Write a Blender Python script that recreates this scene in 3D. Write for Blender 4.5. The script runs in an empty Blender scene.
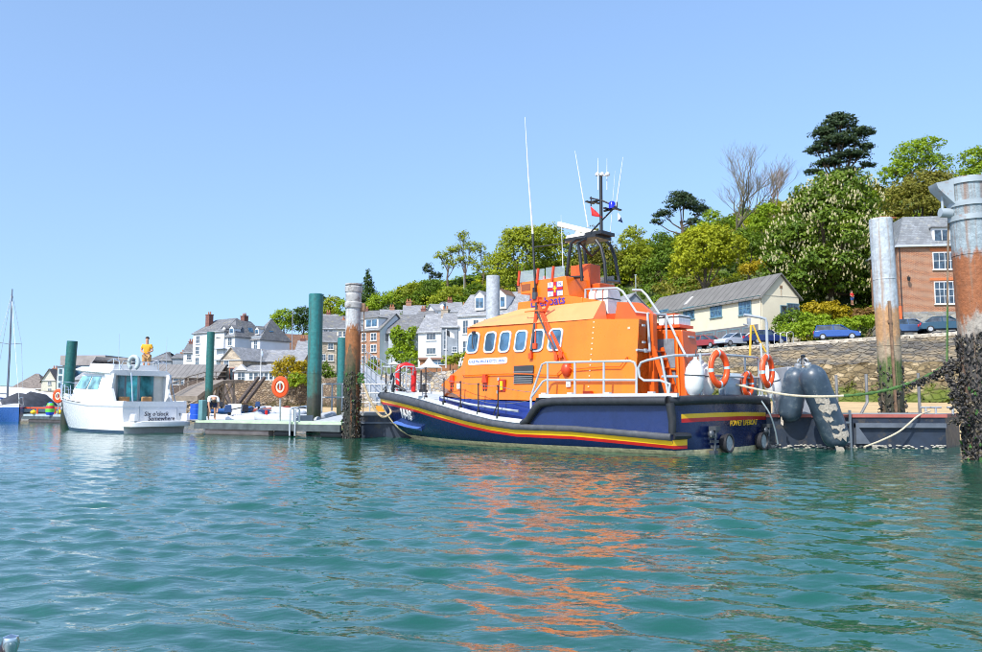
import bpy, bmesh, math, random
import numpy as np
from mathutils import Vector, Matrix, noise
PI = math.pi
R = math.radians
SC = bpy.context.scene
COL = SC.collection
rnd = random.Random(7)

# ---------------------------------------------------------------- camera
FOC = 820.0; PITCH = math.atan(77 / 820.0); EYE = 1.25
cam = bpy.data.cameras.new('camera'); cam_o = bpy.data.objects.new('camera', cam); COL.objects.link(cam_o)
cam.sensor_width = 36; cam.lens = 36 * FOC / 982; cam.clip_end = 6000; cam.clip_start = 0.05
cam_o.location = (0, 0, EYE); cam_o.rotation_euler = (PI / 2 + PITCH, 0, 0)
SC.camera = cam_o
CA, SA = math.cos(PITCH), math.sin(PITCH)
def ray(px, py):
    u = (px - 491) / FOC; v = (326 - py) / FOC
    return (u, CA - v * SA, SA + v * CA)
def at(px, py, Y):
    d = ray(px, py); t = Y / d[1]
    return Vector((d[0] * t, Y, EYE + d[2] * t))
def wat(px, py, z=0.0):
    d = ray(px, py); t = (z - EYE) / d[2]
    return Vector((d[0] * t, d[1] * t, z))
class Frame:
    """a thing's own axes; px_y / px_x read where a measured sight line meets its planes"""
    def __init__(s, C, ang, z=0.0):
        s.C = C; s.ang = ang; s.z = z
        s.F = (math.cos(ang), math.sin(ang)); s.P = (-math.sin(ang), math.cos(ang))
    def px_y(s, px, py, yc):
        d = ray(px, py)
        t = (yc + s.C[0] * s.P[0] + s.C[1] * s.P[1]) / (d[0] * s.P[0] + d[1] * s.P[1])
        X, Y, Z = d[0] * t, d[1] * t, EYE + d[2] * t
        return ((X - s.C[0]) * s.F[0] + (Y - s.C[1]) * s.F[1], Z - s.z)
    def px_x(s, px, py, xc):
        d = ray(px, py)
        t = (xc + s.C[0] * s.F[0] + s.C[1] * s.F[1]) / (d[0] * s.F[0] + d[1] * s.F[1])
        X, Y, Z = d[0] * t, d[1] * t, EYE + d[2] * t
        return ((X - s.C[0]) * s.P[0] + (Y - s.C[1]) * s.P[1], Z - s.z)
    def loc(s): return (s.C[0], s.C[1], s.z)

# ---------------------------------------------------------------- materials
MATS = {}
def nd(nt, t, **kw):
    n = nt.nodes.new(t)
    for k, v in kw.items(): setattr(n, k, v)
    return n
def base_mat(name, rough=.6, metal=0.0, spec=.5):
    m = bpy.data.materials.new(name); m.use_nodes = True
    nt = m.node_tree; b = nt.nodes['Principled BSDF']
    b.inputs['Roughness'].default_value = rough; b.inputs['Metallic'].default_value = metal
    b.inputs['Specular IOR Level'].default_value = spec
    return m, nt, b
def mixc(nt, fac, a, b, mode='MIX'):
    n = nd(nt, 'ShaderNodeMix', data_type='RGBA', blend_type=mode)
    for s, v in ((n.inputs[0], fac), (n.inputs[6], a), (n.inputs[7], b)):
        if hasattr(v, 'type') and hasattr(v, 'links'): nt.links.new(v, s)
        elif isinstance(v, (tuple, list)): s.default_value = (v[0], v[1], v[2], 1)
        else: s.default_value = v
    return n.outputs[2]
def noise_n(nt, vec, scale, detail=4, rough=.55):
    n = nd(nt, 'ShaderNodeTexNoise'); n.inputs['Scale'].default_value = scale
    n.inputs['Detail'].default_value = detail; n.inputs['Roughness'].default_value = rough
    if vec: nt.links.new(vec, n.inputs['Vector'])
    return n.outputs[0]
def mr(nt, v, a, b, c=0., d=1., smooth=False):
    n = nd(nt, 'ShaderNodeMapRange'); n.inputs[1].default_value = a; n.inputs[2].default_value = b
    n.inputs[3].default_value = c; n.inputs[4].default_value = d
    if smooth: n.interpolation_type = 'SMOOTHSTEP'
    nt.links.new(v, n.inputs[0]); return n.outputs[0]
def mth(nt, op, a, b=None):
    n = nd(nt, 'ShaderNodeMath', operation=op)
    for i, v in enumerate((a, b)):
        if v is None: continue
        if hasattr(v, 'links'): nt.links.new(v, n.inputs[i])
        else: n.inputs[i].default_value = v
    return n.outputs[0]
def bump_n(nt, b, h, strength=.5, dist=.02):
    n = nd(nt, 'ShaderNodeBump'); n.inputs['Strength'].default_value = strength; n.inputs['Distance'].default_value = dist
    nt.links.new(h, n.inputs['Height']); nt.links.new(n.outputs[0], b.inputs['Normal'])
def objvec(nt): return nd(nt, 'ShaderNodeTexCoord').outputs['Object']
def mat(name, rgb, rough=.55, metal=0., var=.12, vs=2.5, bump=0., bs=30., spec=.5, dirt=None, damt=.5, ds=1.5):
    """paint-like surface: base colour with soft variation, optional worn patches in a second colour"""
    if name in MATS: return MATS[name]
    m, nt, b = base_mat(name, rough, metal, spec); v = objvec(nt)
    n = noise_n(nt, v, vs)
    lo = tuple(c * (1 - var) for c in rgb); hi = tuple(min(1, c * (1 + var)) for c in rgb)
    c = mixc(nt, mr(nt, n, .3, .7), lo, hi)
    if dirt:
        n2 = noise_n(nt, v, ds, 8, .7)
        c = mixc(nt, mr(nt, n2, 1 - damt - .04, 1 - damt + .06), c, dirt)
    nt.links.new(c, b.inputs['Base Color'])
    r = mr(nt, noise_n(nt, v, vs * 3), .3, .7, max(.02, rough - .08), min(1, rough + .08))
    nt.links.new(r, b.inputs['Roughness'])
    if bump: bump_n(nt, b, noise_n(nt, v, bs, 6), bump, .02)
    MATS[name] = m; return m
def wallvec(nt):
    v = objvec(nt); s = nd(nt, 'ShaderNodeSeparateXYZ'); nt.links.new(v, s.inputs[0])
    a = mth(nt, 'ADD', s.outputs[0], s.outputs[1])
    c = nd(nt, 'ShaderNodeCombineXYZ'); nt.links.new(a, c.inputs[0]); nt.links.new(s.outputs[2], c.inputs[1])
    return v, c.outputs[0]
def brick_mat(name, c1, c2, mortar, bw=.23, bh=.075, ms=.012, rough=.85, var=.35, offset=.5):
    if name in MATS: return MATS[name]
    m, nt, b = base_mat(name, rough); v, w = wallvec(nt)
    t = nd(nt, 'ShaderNodeTexBrick'); t.offset = offset; nt.links.new(w, t.inputs['Vector'])
    for k, x in (('Scale', 1), ('Brick Width', bw), ('Row Height', bh), ('Mortar Size', ms)): t.inputs[k].default_value = x
    for k, x in (('Color1', c1), ('Color2', c2), ('Mortar', mortar)): t.inputs[k].default_value = (*x, 1)
    n = noise_n(nt, v, 2.2, 8, .7)
    c = mixc(nt, mr(nt, n, .35, .7, 0, var), t.outputs[0], tuple(x * .45 for x in c1))
    nt.links.new(c, b.inputs['Base Color']); bump_n(nt, b, t.outputs[0], .4, .02)
    MATS[name] = m; return m
def stone_mat(name, c1, c2, c3, scale=2.2, mortar=(.25, .22, .17), rough=.9, weed=None, weedz=0., patch=None, sx=1.0, bump=.8):
    if name in MATS: return MATS[name]
    m, nt, b = base_mat(name, rough, spec=.2); v = objvec(nt)
    mp = nd(nt, 'ShaderNodeMapping'); mp.inputs['Scale'].default_value = (sx, sx, 1.7); nt.links.new(v, mp.inputs[0])
    ns = nd(nt, 'ShaderNodeTexNoise'); ns.inputs['Scale'].default_value = 1.5; nt.links.new(mp.outputs[0], ns.inputs['Vector'])
    w = mixc(nt, .12, mp.outputs[0], ns.outputs[1])
    vo = nd(nt, 'ShaderNodeTexVoronoi'); vo.inputs['Scale'].default_value = scale; nt.links.new(w, vo.inputs['Vector'])
    ve = nd(nt, 'ShaderNodeTexVoronoi', feature='DISTANCE_TO_EDGE'); ve.inputs['Scale'].default_value = scale; nt.links.new(w, ve.inputs['Vector'])
    sp = nd(nt, 'ShaderNodeSeparateColor'); nt.links.new(vo.outputs['Color'], sp.inputs[0])
    c = mixc(nt, sp.outputs[0], c1, c2); c = mixc(nt, mr(nt, sp.outputs[1], .72, .78), c, c3)
    c = mixc(nt, mr(nt, noise_n(nt, v, 6, 6), .35, .7, 0, .45), c, tuple(x * .4 for x in c1))
    if patch:
        m2 = nd(nt, 'ShaderNodeMapping'); m2.inputs['Scale'].default_value = (.4, .4, 1.6); nt.links.new(v, m2.inputs[0])
        c = mixc(nt, mr(nt, noise_n(nt, m2.outputs[0], .5, 8, .7), .47, .58, 0, .75), c, patch)
        c = mixc(nt, mr(nt, noise_n(nt, m2.outputs[0], 1.3, 8, .75), .5, .66, 0, .6), c, tuple(x * .25 for x in c1))
    c = mixc(nt, mr(nt, ve.outputs[0], .015, .06, .75, 0), c, mortar)
    if weed:
        s = nd(nt, 'ShaderNodeSeparateXYZ'); nt.links.new(v, s.inputs[0])
        z = mth(nt, 'ADD', s.outputs[2], mth(nt, 'MULTIPLY', mth(nt, 'SUBTRACT', noise_n(nt, v, .6, 8, .7), .5), 5.))
        c = mixc(nt, mr(nt, z, weedz - .3, weedz + .3, .85, 0), c, weed)
    nt.links.new(c, b.inputs['Base Color'])
    bump_n(nt, b, mth(nt, 'ADD', mr(nt, ve.outputs[0], 0, .15), mth(nt, 'MULTIPLY', noise_n(nt, v, 9, 6), .5)), bump, .08)
    MATS[name] = m; return m
def roof_mat(name, rgb, lines='slate', pitch=.9, rough=.7, lichen=None):
    if name in MATS: return MATS[name]
    m, nt, b = base_mat(name, rough, spec=.4); v, w = wallvec(nt)
    t = nd(nt, 'ShaderNodeTexBrick'); nt.links.new(w, t.inputs['Vector']); t.inputs['Scale'].default_value = 1
    t.inputs['Brick Width'].default_value = .35; t.inputs['Row Height'].default_value = .2; t.inputs['Mortar Size'].default_value = .012
    t.inputs['Color1'].default_value = (*[c * .75 for c in rgb], 1); t.inputs['Color2'].default_value = (*[c * 1.25 for c in rgb], 1)
    t.inputs['Mortar'].default_value = (*[c * .35 for c in rgb], 1)
    c = t.outputs[0]; h = t.outputs[0]
    if lines == 'sheet':
        s = nd(nt, 'ShaderNodeSeparateXYZ'); nt.links.new(v, s.inputs[0])
        p = mth(nt, 'FRACT', mth(nt, 'DIVIDE', s.outputs[0], pitch))
        c = mixc(nt, mr(nt, p, .86, .93), rgb, tuple(x * .35 for x in rgb))
        q = mth(nt, 'SINE', mth(nt, 'MULTIPLY', s.outputs[0], 2 * PI / .18)); h = q
    c = mixc(nt, mr(nt, noise_n(nt, v, .7, 7, .65), .35, .7, 0, .6), c, tuple(x * .55 for x in rgb))
    if lichen: c = mixc(nt, mr(nt, noise_n(nt, v, 1.3, 8, .7), .56, .66, 0, .75), c, lichen)
    nt.links.new(c, b.inputs['Base Color']); bump_n(nt, b, h, .35, .03)
    MATS[name] = m; return m
def layered(name, layers, rough=.7, amp=1.2, ns=1.6, sharp=.12, bump=.5, bs=12., metal=0., streak=True, run=None):
    """layers from the top down: (upper limit in the object's own z, colour); ragged borders"""
    if name in MATS: return MATS[name]
    m, nt, b = base_mat(name, rough, metal); v = objvec(nt)
    mp = nd(nt, 'ShaderNodeMapping'); mp.inputs['Scale'].default_value = (2.2, 2.2, .7 if streak else 2.2); nt.links.new(v, mp.inputs[0])
    s = nd(nt, 'ShaderNodeSeparateXYZ'); nt.links.new(v, s.inputs[0])
    n = noise_n(nt, mp.outputs[0], ns, 9, .7)
    z = mth(nt, 'ADD', s.outputs[2], mth(nt, 'MULTIPLY', mth(nt, 'SUBTRACT', n, .5), amp * 2))
    fine = noise_n(nt, v, 7, 8, .7)
    c = None
    for lim, rgb in layers:
        c2 = mixc(nt, mr(nt, fine, .3, .7), tuple(x * .65 for x in rgb), tuple(min(1, x * 1.3) for x in rgb))
        c = c2 if c is None else mixc(nt, mr(nt, z, lim - sharp, lim + sharp, 1, 0), c, c2)
    if run:
        m3 = nd(nt, 'ShaderNodeMapping'); m3.inputs['Scale'].default_value = (6, 6, .22); nt.links.new(v, m3.inputs[0])
        c = mixc(nt, mr(nt, noise_n(nt, m3.outputs[0], 1.0, 6, .7), .53, .64, 0, .75), c, run)
    nt.links.new(c, b.inputs['Base Color'])
    bump_n(nt, b, noise_n(nt, v, bs, 8, .7), bump, .03)
    MATS[name] = m; return m
def leaf_mat(name, c1, c2, c3=None, rough=.55, trans=.35, ns=.35):
    if name in MATS: return MATS[name]
    m, nt, b = base_mat(name, rough, spec=.25); v = objvec(nt)
    n = noise_n(nt, v, ns, 3); n2 = noise_n(nt, v, 3.1, 2)
    f = mth(nt, 'ADD', mth(nt, 'MULTIPLY', n, .55), mth(nt, 'MULTIPLY', n2, .45))
    c = mixc(nt, mr(nt, f, .36, .64), c1, c2)
    if c3: c = mixc(nt, mr(nt, n2, .58, .7), c, c3)
    nt.links.new(c, b.inputs['Base Color'])
    tr = nd(nt, 'ShaderNodeBsdfTranslucent'); nt.links.new(mixc(nt, .4, c, (c2[0] * 1.6, c2[1] * 1.5, c2[2] * .6)), tr.inputs[0])
    mx = nd(nt, 'ShaderNodeMixShader'); mx.inputs[0].default_value = trans
    out = nt.nodes['Material Output']
    nt.links.new(b.outputs[0], mx.inputs[1]); nt.links.new(tr.outputs[0], mx.inputs[2]); nt.links.new(mx.outputs[0], out.inputs[0])
    MATS[name] = m; return m
def glass_mat(name, rgb=(.03, .05, .07), rough=.05):
    if name in MATS: return MATS[name]
    m, nt, b = base_mat(name, rough, spec=.9); v = objvec(nt)
    c = mixc(nt, mr(nt, noise_n(nt, v, 1.7, 3), .4, .6), tuple(x * .5 for x in rgb), tuple(min(1, x * 1.6) for x in rgb))
    nt.links.new(c, b.inputs['Base Color']); MATS[name] = m; return m

# ---------------------------------------------------------------- mesh building
def orient(d):
    d = Vector(d).normalized()
    return d.to_track_quat('Z', 'Y').to_matrix()
class MB:
    def __init__(s): s.v = []; s.f = []; s.m = []
    def add(s, vs, fs, m=0):
        o = len(s.v); s.v += [tuple(p) for p in vs]
        s.f += [tuple(i + o for i in f) for f in fs]; s.m += [m] * len(fs); return s
    def box(s, c, d, m=0, rz=0., rot=None, top=1.0):
        """top < 1 narrows the upper face"""
        M = rot if rot is not None else Matrix.Rotation(rz, 3, 'Z')
        vs = []
        for z in (-.5, .5):
            k = top if z > 0 else 1
            for x, y in ((-.5, -.5), (.5, -.5), (.5, .5), (-.5, .5)):
                vs.append(Vector(c) + M @ Vector((x * d[0] * k, y * d[1] * k, z * d[2])))
        return s.add(vs, [(3, 2, 1, 0), (4, 5, 6, 7), (0, 1, 5, 4), (1, 2, 6, 5), (2, 3, 7, 6), (3, 0, 4, 7)], m)
    def face(s, pts, m=0): return s.add(pts, [tuple(range(len(pts)))], m)
    def tube(s, pts, r, n=8, m=0, caps=True):
        pts = [Vector(p) for p in pts]; N = len(pts)
        rs = r if isinstance(r, (list, tuple)) else [r] * N
        up = None; vs = []
        for i, p in enumerate(pts):
            d = (pts[min(i + 1, N - 1)] - pts[max(i - 1, 0)])
            if d.length < 1e-9: d = Vector((0, 0, 1))
            d.normalize()
            if up is None: up = Vector((0, 0, 1)) if abs(d.z) < .9 else Vector((1, 0, 0))
            a = d.cross(up)
            if a.length < 1e-5: a = d.cross(Vector((.3, 1, .2)))
            a.normalize(); b = a.cross(d).normalized(); up = b
            for k in range(n):
                t = 2 * PI * k / n; vs.append(p + (a * math.cos(t) + b * math.sin(t)) * rs[i])
        fs = []
        for i in range(N - 1):
            for k in range(n):
                fs.append((i * n + k, i * n + (k + 1) % n, (i + 1) * n + (k + 1) % n, (i + 1) * n + k))
        if caps: fs += [tuple(range(n))[::-1], tuple((N - 1) * n + k for k in range(n))]
        return s.add(vs, fs, m)
    def loft(s, rings, m=0, closed=True, caps=True, mfun=None):
        n = len(rings[0]); vs = [p for r in rings for p in r]; o = len(s.v); s.v += [tuple(p) for p in vs]
        for i in range(len(rings) - 1):
            for k in range(n if closed else n - 1):
                k2 = (k + 1) % n
                s.f.append((o + i * n + k, o + i * n + k2, o + (i + 1) * n + k2, o + (i + 1) * n + k))
                s.m.append(mfun(i, k) if mfun else m)
        if caps and closed:
            s.f.append(tuple(o + k for k in range(n))[::-1]); s.m.append(m)
            s.f.append(tuple(o + (len(rings) - 1) * n + k for k in range(n))); s.m.append(m)
        return s
    def lathe(s, prof, n=20, c=(0, 0, 0), M=None, m=0):
        M = M if M is not None else Matrix.Identity(3)
        rings = [[Vector(c) + M @ Vector((r * math.cos(2 * PI * k / n), r * math.sin(2 * PI * k / n), z)) for k in range(n)] for r, z in prof]
        return s.loft(rings, m)
    def prism(s, poly, y0, y1, m=0, ax='y', mf=None):
        """poly of (a, b) drawn in x-z (ax y), y-z (ax x) or x-y (ax z), pushed from y0 to y1"""
        f = {'y': lambda a, b, t: (a, t, b), 'x': lambda a, b, t: (t, a, b), 'z': lambda a, b, t: (a, b, t)}[ax]
        n = len(poly); A = [f(a, b, y0) for a, b in poly]; B = [f(a, b, y1) for a, b in poly]
        return s.add(A + B, [tuple(range(n)), tuple(range(2 * n - 1, n - 1, -1))] + [(i, i + n, (i + 1) % n + n, (i + 1) % n) for i in range(n)], m)
    def ell(s, c, r, n=14, k=9, m=0, M=None):
        M = M if M is not None else Matrix.Identity(3)
        rings = []
        for i in range(k + 1):
            t = PI * i / k; q = max(math.sin(t), .02)
            rings.append([Vector(c) + M @ Vector((r[0] * q * math.cos(2 * PI * j / n), r[1] * q * math.sin(2 * PI * j / n), r[2] * -math.cos(t))) for j in range(n)])
        return s.loft(rings, m)
    def torus(s, c, R1, r, M=None, n=32, k=10, m=0, sq=1.0, mfun=None, arc=(0, 2 * PI)):
        M = M if M is not None else Matrix.Identity(3); rings = []
        full = abs(arc[1] - arc[0] - 2 * PI) < 1e-6; nn = n if full else n + 1
        for i in range(nn):
            t = arc[0] + (arc[1] - arc[0]) * i / n
            rings.append([Vector(c) + M @ Vector(((R1 + r * math.cos(2 * PI * j / k)) * math.cos(t), (R1 + r * math.cos(2 * PI * j / k)) * math.sin(t) * sq, r * math.sin(2 * PI * j / k))) for j in range(k)])
        if full: rings.append(rings[0])
        return s.loft(rings, m, caps=not full, mfun=mfun)
    def build(s, name, mats, parent=None, loc=(0, 0, 0), rz=0., smooth=True, angle=38, bevel=0., label=None, cat=None, group=None, kind=None):
        me = bpy.data.meshes.new(name); me.from_pydata(s.v, [], s.f)
        if not isinstance(mats, (list, tuple)): mats = [mats]
        for q in mats: me.materials.append(q)
        if len(mats) > 1: me.polygons.foreach_set('material_index', s.m)
        bm = bmesh.new(); bm.from_mesh(me); bmesh.ops.recalc_face_normals(bm, faces=bm.faces); bm.to_mesh(me); bm.free()
        if smooth:
            me.polygons.foreach_set('use_smooth', [True] * len(me.polygons)); me.set_sharp_from_angle(angle=R(angle))
        o = bpy.data.objects.new(name, me); COL.objects.link(o); o.parent = parent
        o.location = loc; o.rotation_euler = (0, 0, rz)
        if bevel:
            bv = o.modifiers.new('bevel', 'BEVEL'); bv.width = bevel; bv.segments = 2; bv.limit_method = 'ANGLE'; bv.angle_limit = R(40)
        tag(o, label, cat, group, kind); return o
def build_each(g, name, mats, parent=None, **k):
    """every separate piece of g becomes an object of its own"""
    n = len(g.v); p = list(range(n))
    def fi(a):
        while p[a] != a: p[a] = p[p[a]]; a = p[a]
        return a
    for f in g.f:
        for a in f[1:]: p[fi(a)] = fi(f[0])
    groups = {}
    for f, m in zip(g.f, g.m): groups.setdefault(fi(f[0]), []).append((f, m))
    for fs in groups.values():
        idx = sorted({i for f, _ in fs for i in f}); mp = {i: j for j, i in enumerate(idx)}; h = MB()
        h.v = [g.v[i] for i in idx]; h.f = [tuple(mp[i] for i in f) for f, _ in fs]; h.m = [m for _, m in fs]; h.build(name, mats, parent, **k)
def tag(o, label=None, cat=None, group=None, kind=None):
    if label: o['label'] = label
    if cat: o['category'] = cat
    if group: o['group'] = group
    if kind: o['kind'] = kind
    return o
def thing(name, label, cat, loc=(0, 0, 0), rz=0., group=None):
    o = bpy.data.objects.new(name, None); COL.objects.link(o); o.empty_display_size = .2
    o.location = loc; o.rotation_euler = (0, 0, rz); return tag(o, label, cat, group)
def copy_tree(o, parent=None):
    c = o.copy(); COL.objects.link(c)
    c.parent = parent
    for ch in [x for x in bpy.data.objects if x.parent == o]: copy_tree(ch, c)
    return c
def np_mesh(name, V, F, mats, parent=None, fm=None, smooth=False):
    """V (n,3) and F (m,k) arrays straight into a mesh object"""
    me = bpy.data.meshes.new(name); V = np.asarray(V, np.float32); F = np.asarray(F, np.int32)
    me.vertices.add(len(V)); me.vertices.foreach_set('co', V.ravel())
    k = F.shape[1]; me.loops.add(F.size); me.loops.foreach_set('vertex_index', F.ravel())
    me.polygons.add(len(F)); me.polygons.foreach_set('loop_start', np.arange(0, F.size, k, dtype=np.int32))
    if not isinstance(mats, (list, tuple)): mats = [mats]
    for q in mats: me.materials.append(q)
    if fm is not None: me.polygons.foreach_set('material_index', np.asarray(fm, np.int32))
    if smooth: me.polygons.foreach_set('use_smooth', np.ones(len(F), bool))
    me.update(calc_edges=True); me.validate()
    o = bpy.data.objects.new(name, me); COL.objects.link(o); o.parent = parent; return o
def text(name, s, size, m, parent, M, shear=0., extrude=.003, align='CENTER', space=1.0, bold=0.):
    cu = bpy.data.curves.new(name, 'FONT'); cu.body = s; cu.size = size; cu.extrude = extrude; cu.shear = shear
    cu.align_x = align; cu.align_y = 'CENTER'; cu.space_character = space; cu.offset = bold; cu.resolution_u = 3
    o = bpy.data.objects.new(name, cu); COL.objects.link(o)
    dg = bpy.context.evaluated_depsgraph_get(); me = bpy.data.meshes.new_from_object(o.evaluated_get(dg))
    bpy.data.objects.remove(o); me.materials.clear(); me.materials.append(m)
    me.transform(M)
    ob = bpy.data.objects.new(name, me); COL.objects.link(ob); ob.parent = parent; return ob
def basis(o, x, y):
    """matrix with given origin, x and y directions (text lies in x-y)"""
    x = Vector(x).normalized(); y = Vector(y); y = (y - x * y.dot(x)).normalized(); z = x.cross(y)
    M = Matrix((x, y, z)).transposed().to_4x4(); M.translation = Vector(o); return M
def rrect(w, h, r, n=4):
    pts = []
    for cx, cy, a0 in ((w / 2 - r, h / 2 - r, 0), (-w / 2 + r, h / 2 - r, PI / 2), (-w / 2 + r, -h / 2 + r, PI), (w / 2 - r, -h / 2 + r, 1.5 * PI)):
        for i in range(n + 1):
            a = a0 + PI / 2 * i / n; pts.append((cx + r * math.cos(a), cy + r * math.sin(a)))
    return pts
def sag(a, b, drop, n=14):
    a = Vector(a); b = Vector(b)
    return [a.lerp(b, i / n) - Vector((0, 0, drop * 4 * (i / n) * (1 - i / n))) for i in range(n + 1)]
def lerp_tab(tab, x):
    if x <= tab[0][0]: return tab[0][1]
    for (a, u), (b, v) in zip(tab, tab[1:]):
        if x <= b: return u + (v - u) * (x - a) / (b - a)
    return tab[-1][1]

# common materials
WHITE = mat('white_gelcoat', (.66, .67, .67), .25, var=.04)
ORANGE = mat('orange_paint', (.83, .17, .008), .3, var=.09, vs=1.2, dirt=(.62, .15, .02), damt=.3, ds=2.2)
_m, _nt, _b = ORANGE, ORANGE.node_tree, ORANGE.node_tree.nodes['Principled BSDF']
_l = _b.inputs['Base Color'].links[0].from_socket; _mp = nd(_nt, 'ShaderNodeMapping'); _mp.inputs['Scale'].default_value = (2.5, 2.5, .25); _nt.links.new(objvec(_nt), _mp.inputs[0])
_nt.links.new(mixc(_nt, mr(_nt, noise_n(_nt, _mp.outputs[0], 1.2, 7, .7), .48, .72, 0, .4), _l, (.5, .11, .012)), _b.inputs['Base Color'])
GREYRAIL = mat('grey_rail_paint', (.36, .4, .43), .4, var=.1)
BLACKP = mat('black_paint', (.015, .016, .018), .4)
RUBBER = mat('grey_black_rubber', (.055, .06, .07), .55, var=.3, vs=4, bump=.2, bs=25, dirt=(.13, .13, .13), damt=.38)
NAVY = mat('navy_paint', (.005, .013, .06), .25, var=.12)
BLUEP = mat('royal_blue_paint', (.012, .035, .25), .28, var=.1)
YELLOW = mat('yellow_paint', (.85, .5, .01), .35, var=.06)
REDP = mat('red_paint', (.5, .012, .01), .35, var=.1)
ORR = mat('orange_red_plastic', (.8, .08, .01), .4, var=.08)
GLASS = glass_mat('window_glass')
BLUEGLASS = glass_mat('blue_window_glass', (.04, .1, .17), .08)
STEEL = mat('galvanised_steel', (.42, .44, .45), .45, .6, var=.2, vs=8)
CHROME = mat('polished_steel', (.7, .7, .7), .12, 1., var=.05)
ROPE = mat('pale_rope', (.5, .44, .32), .9, var=.25, vs=30)
WROPE = mat('weedy_green_rope', (.05, .12, .03), .9, var=.4, vs=8)
SKIN = mat('skin', (.48, .25, .16), .5, var=.08)
HAIR = mat('dark_hair', (.03, .018, .01), .7)
SLATE = roof_mat('slate_roof', (.17, .175, .185), lichen=(.27, .25, .17))
SLATE2 = roof_mat('pale_slate_roof', (.27, .28, .3), lichen=(.34, .33, .28))
TILE = roof_mat('brown_tile_roof', (.2, .11, .07), lichen=(.28, .2, .09))
CREAM = mat('cream_render', (.62, .56, .42), .85, var=.06, vs=.6, dirt=(.5, .4, .26), damt=.33, ds=.5)
WRENDER = mat('white_render', (.7, .72, .75), .85, var=.06, vs=.5, dirt=(.5, .5, .47), damt=.33, ds=.6)
WSASH = mat('white_window_frame', (.66, .67, .68), .5, var=.03)
BRICK = brick_mat('orange_red_brick', (.4, .15, .065), (.22, .075, .04), (.42, .33, .24), bw=.34, bh=.12, ms=.018)
RUBBLE = stone_mat('quay_rubble', (.33, .29, .22), (.2, .18, .15), (.45, .42, .36), 1.3, mortar=(.36, .32, .25))
# ---------------------------------------------------------------- light and sky
SUN_EL = R(47); SUN_AZ = R(35)        # sun stands behind the camera, to its left
w = bpy.data.worlds.new('World'); SC.world = w; w.use_nodes = True
nt = w.node_tree; bg = nt.nodes['Background']; bg.inputs[1].default_value = .15
sky = nd(nt, 'ShaderNodeTexSky'); sky.sky_type = 'NISHITA'; sky.sun_disc = False
sky.sun_elevation = SUN_EL; sky.sun_rotation = PI + SUN_AZ
sky.air_density = 1.0; sky.dust_density = 1.2; sky.ozone_density = 3.2; sky.altitude = 0
tc = nd(nt, 'ShaderNodeTexCoord'); mpv = nd(nt, 'ShaderNodeMapping'); mpv.inputs['Location'].default_value = (0, 0, .17); mpv.inputs['Scale'].default_value = (1, 1, .52)
nt.links.new(tc.outputs['Generated'], mpv.inputs[0]); nt.links.new(mpv.outputs[0], sky.inputs[0]); nt.links.new(sky.outputs[0], bg.inputs[0])
sl = bpy.data.lights.new('sun', 'SUN'); sl.energy = 3.4; sl.angle = R(.55); sl.color = (1, .95, .87)
so = bpy.data.objects.new('sun', sl); COL.objects.link(so)
sdir = Vector((-math.sin(SUN_AZ) * math.cos(SUN_EL), -math.cos(SUN_AZ) * math.cos(SUN_EL), math.sin(SUN_EL)))
so.rotation_euler = sdir.to_track_quat('Z', 'Y').to_euler(); so.location = sdir * 50
vs = SC.view_settings; vs.view_transform = 'Standard'; vs.look = 'None'; vs.exposure = .82; vs.gamma = 1; vs.use_curve_mapping = False
SC.render.engine = 'CYCLES'; SC.cycles.max_bounces = 8; SC.cycles.transparent_max_bounces = 8
SC.cycles.use_denoising = True; SC.cycles.pixel_filter_type = 'BLACKMAN_HARRIS'; SC.cycles.filter_width = 1.0

# ---------------------------------------------------------------- water: one sheet to the horizon
rs = [0.0]
r = .6
while r < 3.2: rs.append(r); r *= 1.25
while r < 95: rs.append(r); r *= 1.0062
while r < 3500: rs.append(r); r *= 1.16
angs = list(np.linspace(-R(50), R(50), 640)) + list(np.linspace(R(53), R(307), 60))
rs = np.array(rs[1:]); angs = np.array(angs)
RR, AA = np.meshgrid(rs, angs, indexing='ij')
X = RR * np.sin(AA); Y = RR * np.cos(AA); Z = np.zeros_like(X)
dr = np.gradient(rs)[:, None] * np.ones_like(X)
rg = np.random.RandomState(3)
wl = np.concatenate([rg.uniform(1.6, 3.6, 6), rg.uniform(.7, 1.5, 16), rg.uniform(.24, .7, 56)])
dz = []
for L in wl:
    th = R(rg.normal(70, 27)); k = 2 * PI / L
    amp = .0036 * L ** .85 * (.3 if L > 1.5 else .55 if L > .8 else 1.05) * rg.uniform(.6, 1.2)
    wgt = np.clip((L - 2.2 * dr) / (2.2 * dr), 0, 1)
    ph = (X * math.cos(th) + Y * math.sin(th)) * k + rg.uniform(0, 6.3) + .9 * np.sin((X * math.sin(th) - Y * math.cos(th)) * k * rg.uniform(.18, .35) + rg.uniform(0, 6))
    sn = np.sin(ph); Z += wgt * amp * (sn + .25 * np.cos(2 * ph) if L > 1.4 else 1.9 * np.exp(1.15 * (sn - 1)) * (1 + .8 * np.sin(X * rg.uniform(.2, .6) + Y * rg.uniform(.15, .5) + rg.uniform(0, 6))))
gust = .8 + .3 * np.sin(X * .21 + Y * .11 + 1) * np.sin(Y * .17 - X * .07) 
Z -= Z[(RR > 4) & (RR < 30)].mean(); Z *= gust * np.clip((RR - .5) / 1.5, 0, 1)
nR, nA = X.shape
V = np.stack([X, Y, Z], -1).reshape(-1, 3)
V = np.vstack([V, [[0, 0, 0]]])
i, j = np.meshgrid(np.arange(nR - 1), np.arange(nA), indexing='ij'); j2 = (j + 1) % nA
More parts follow.
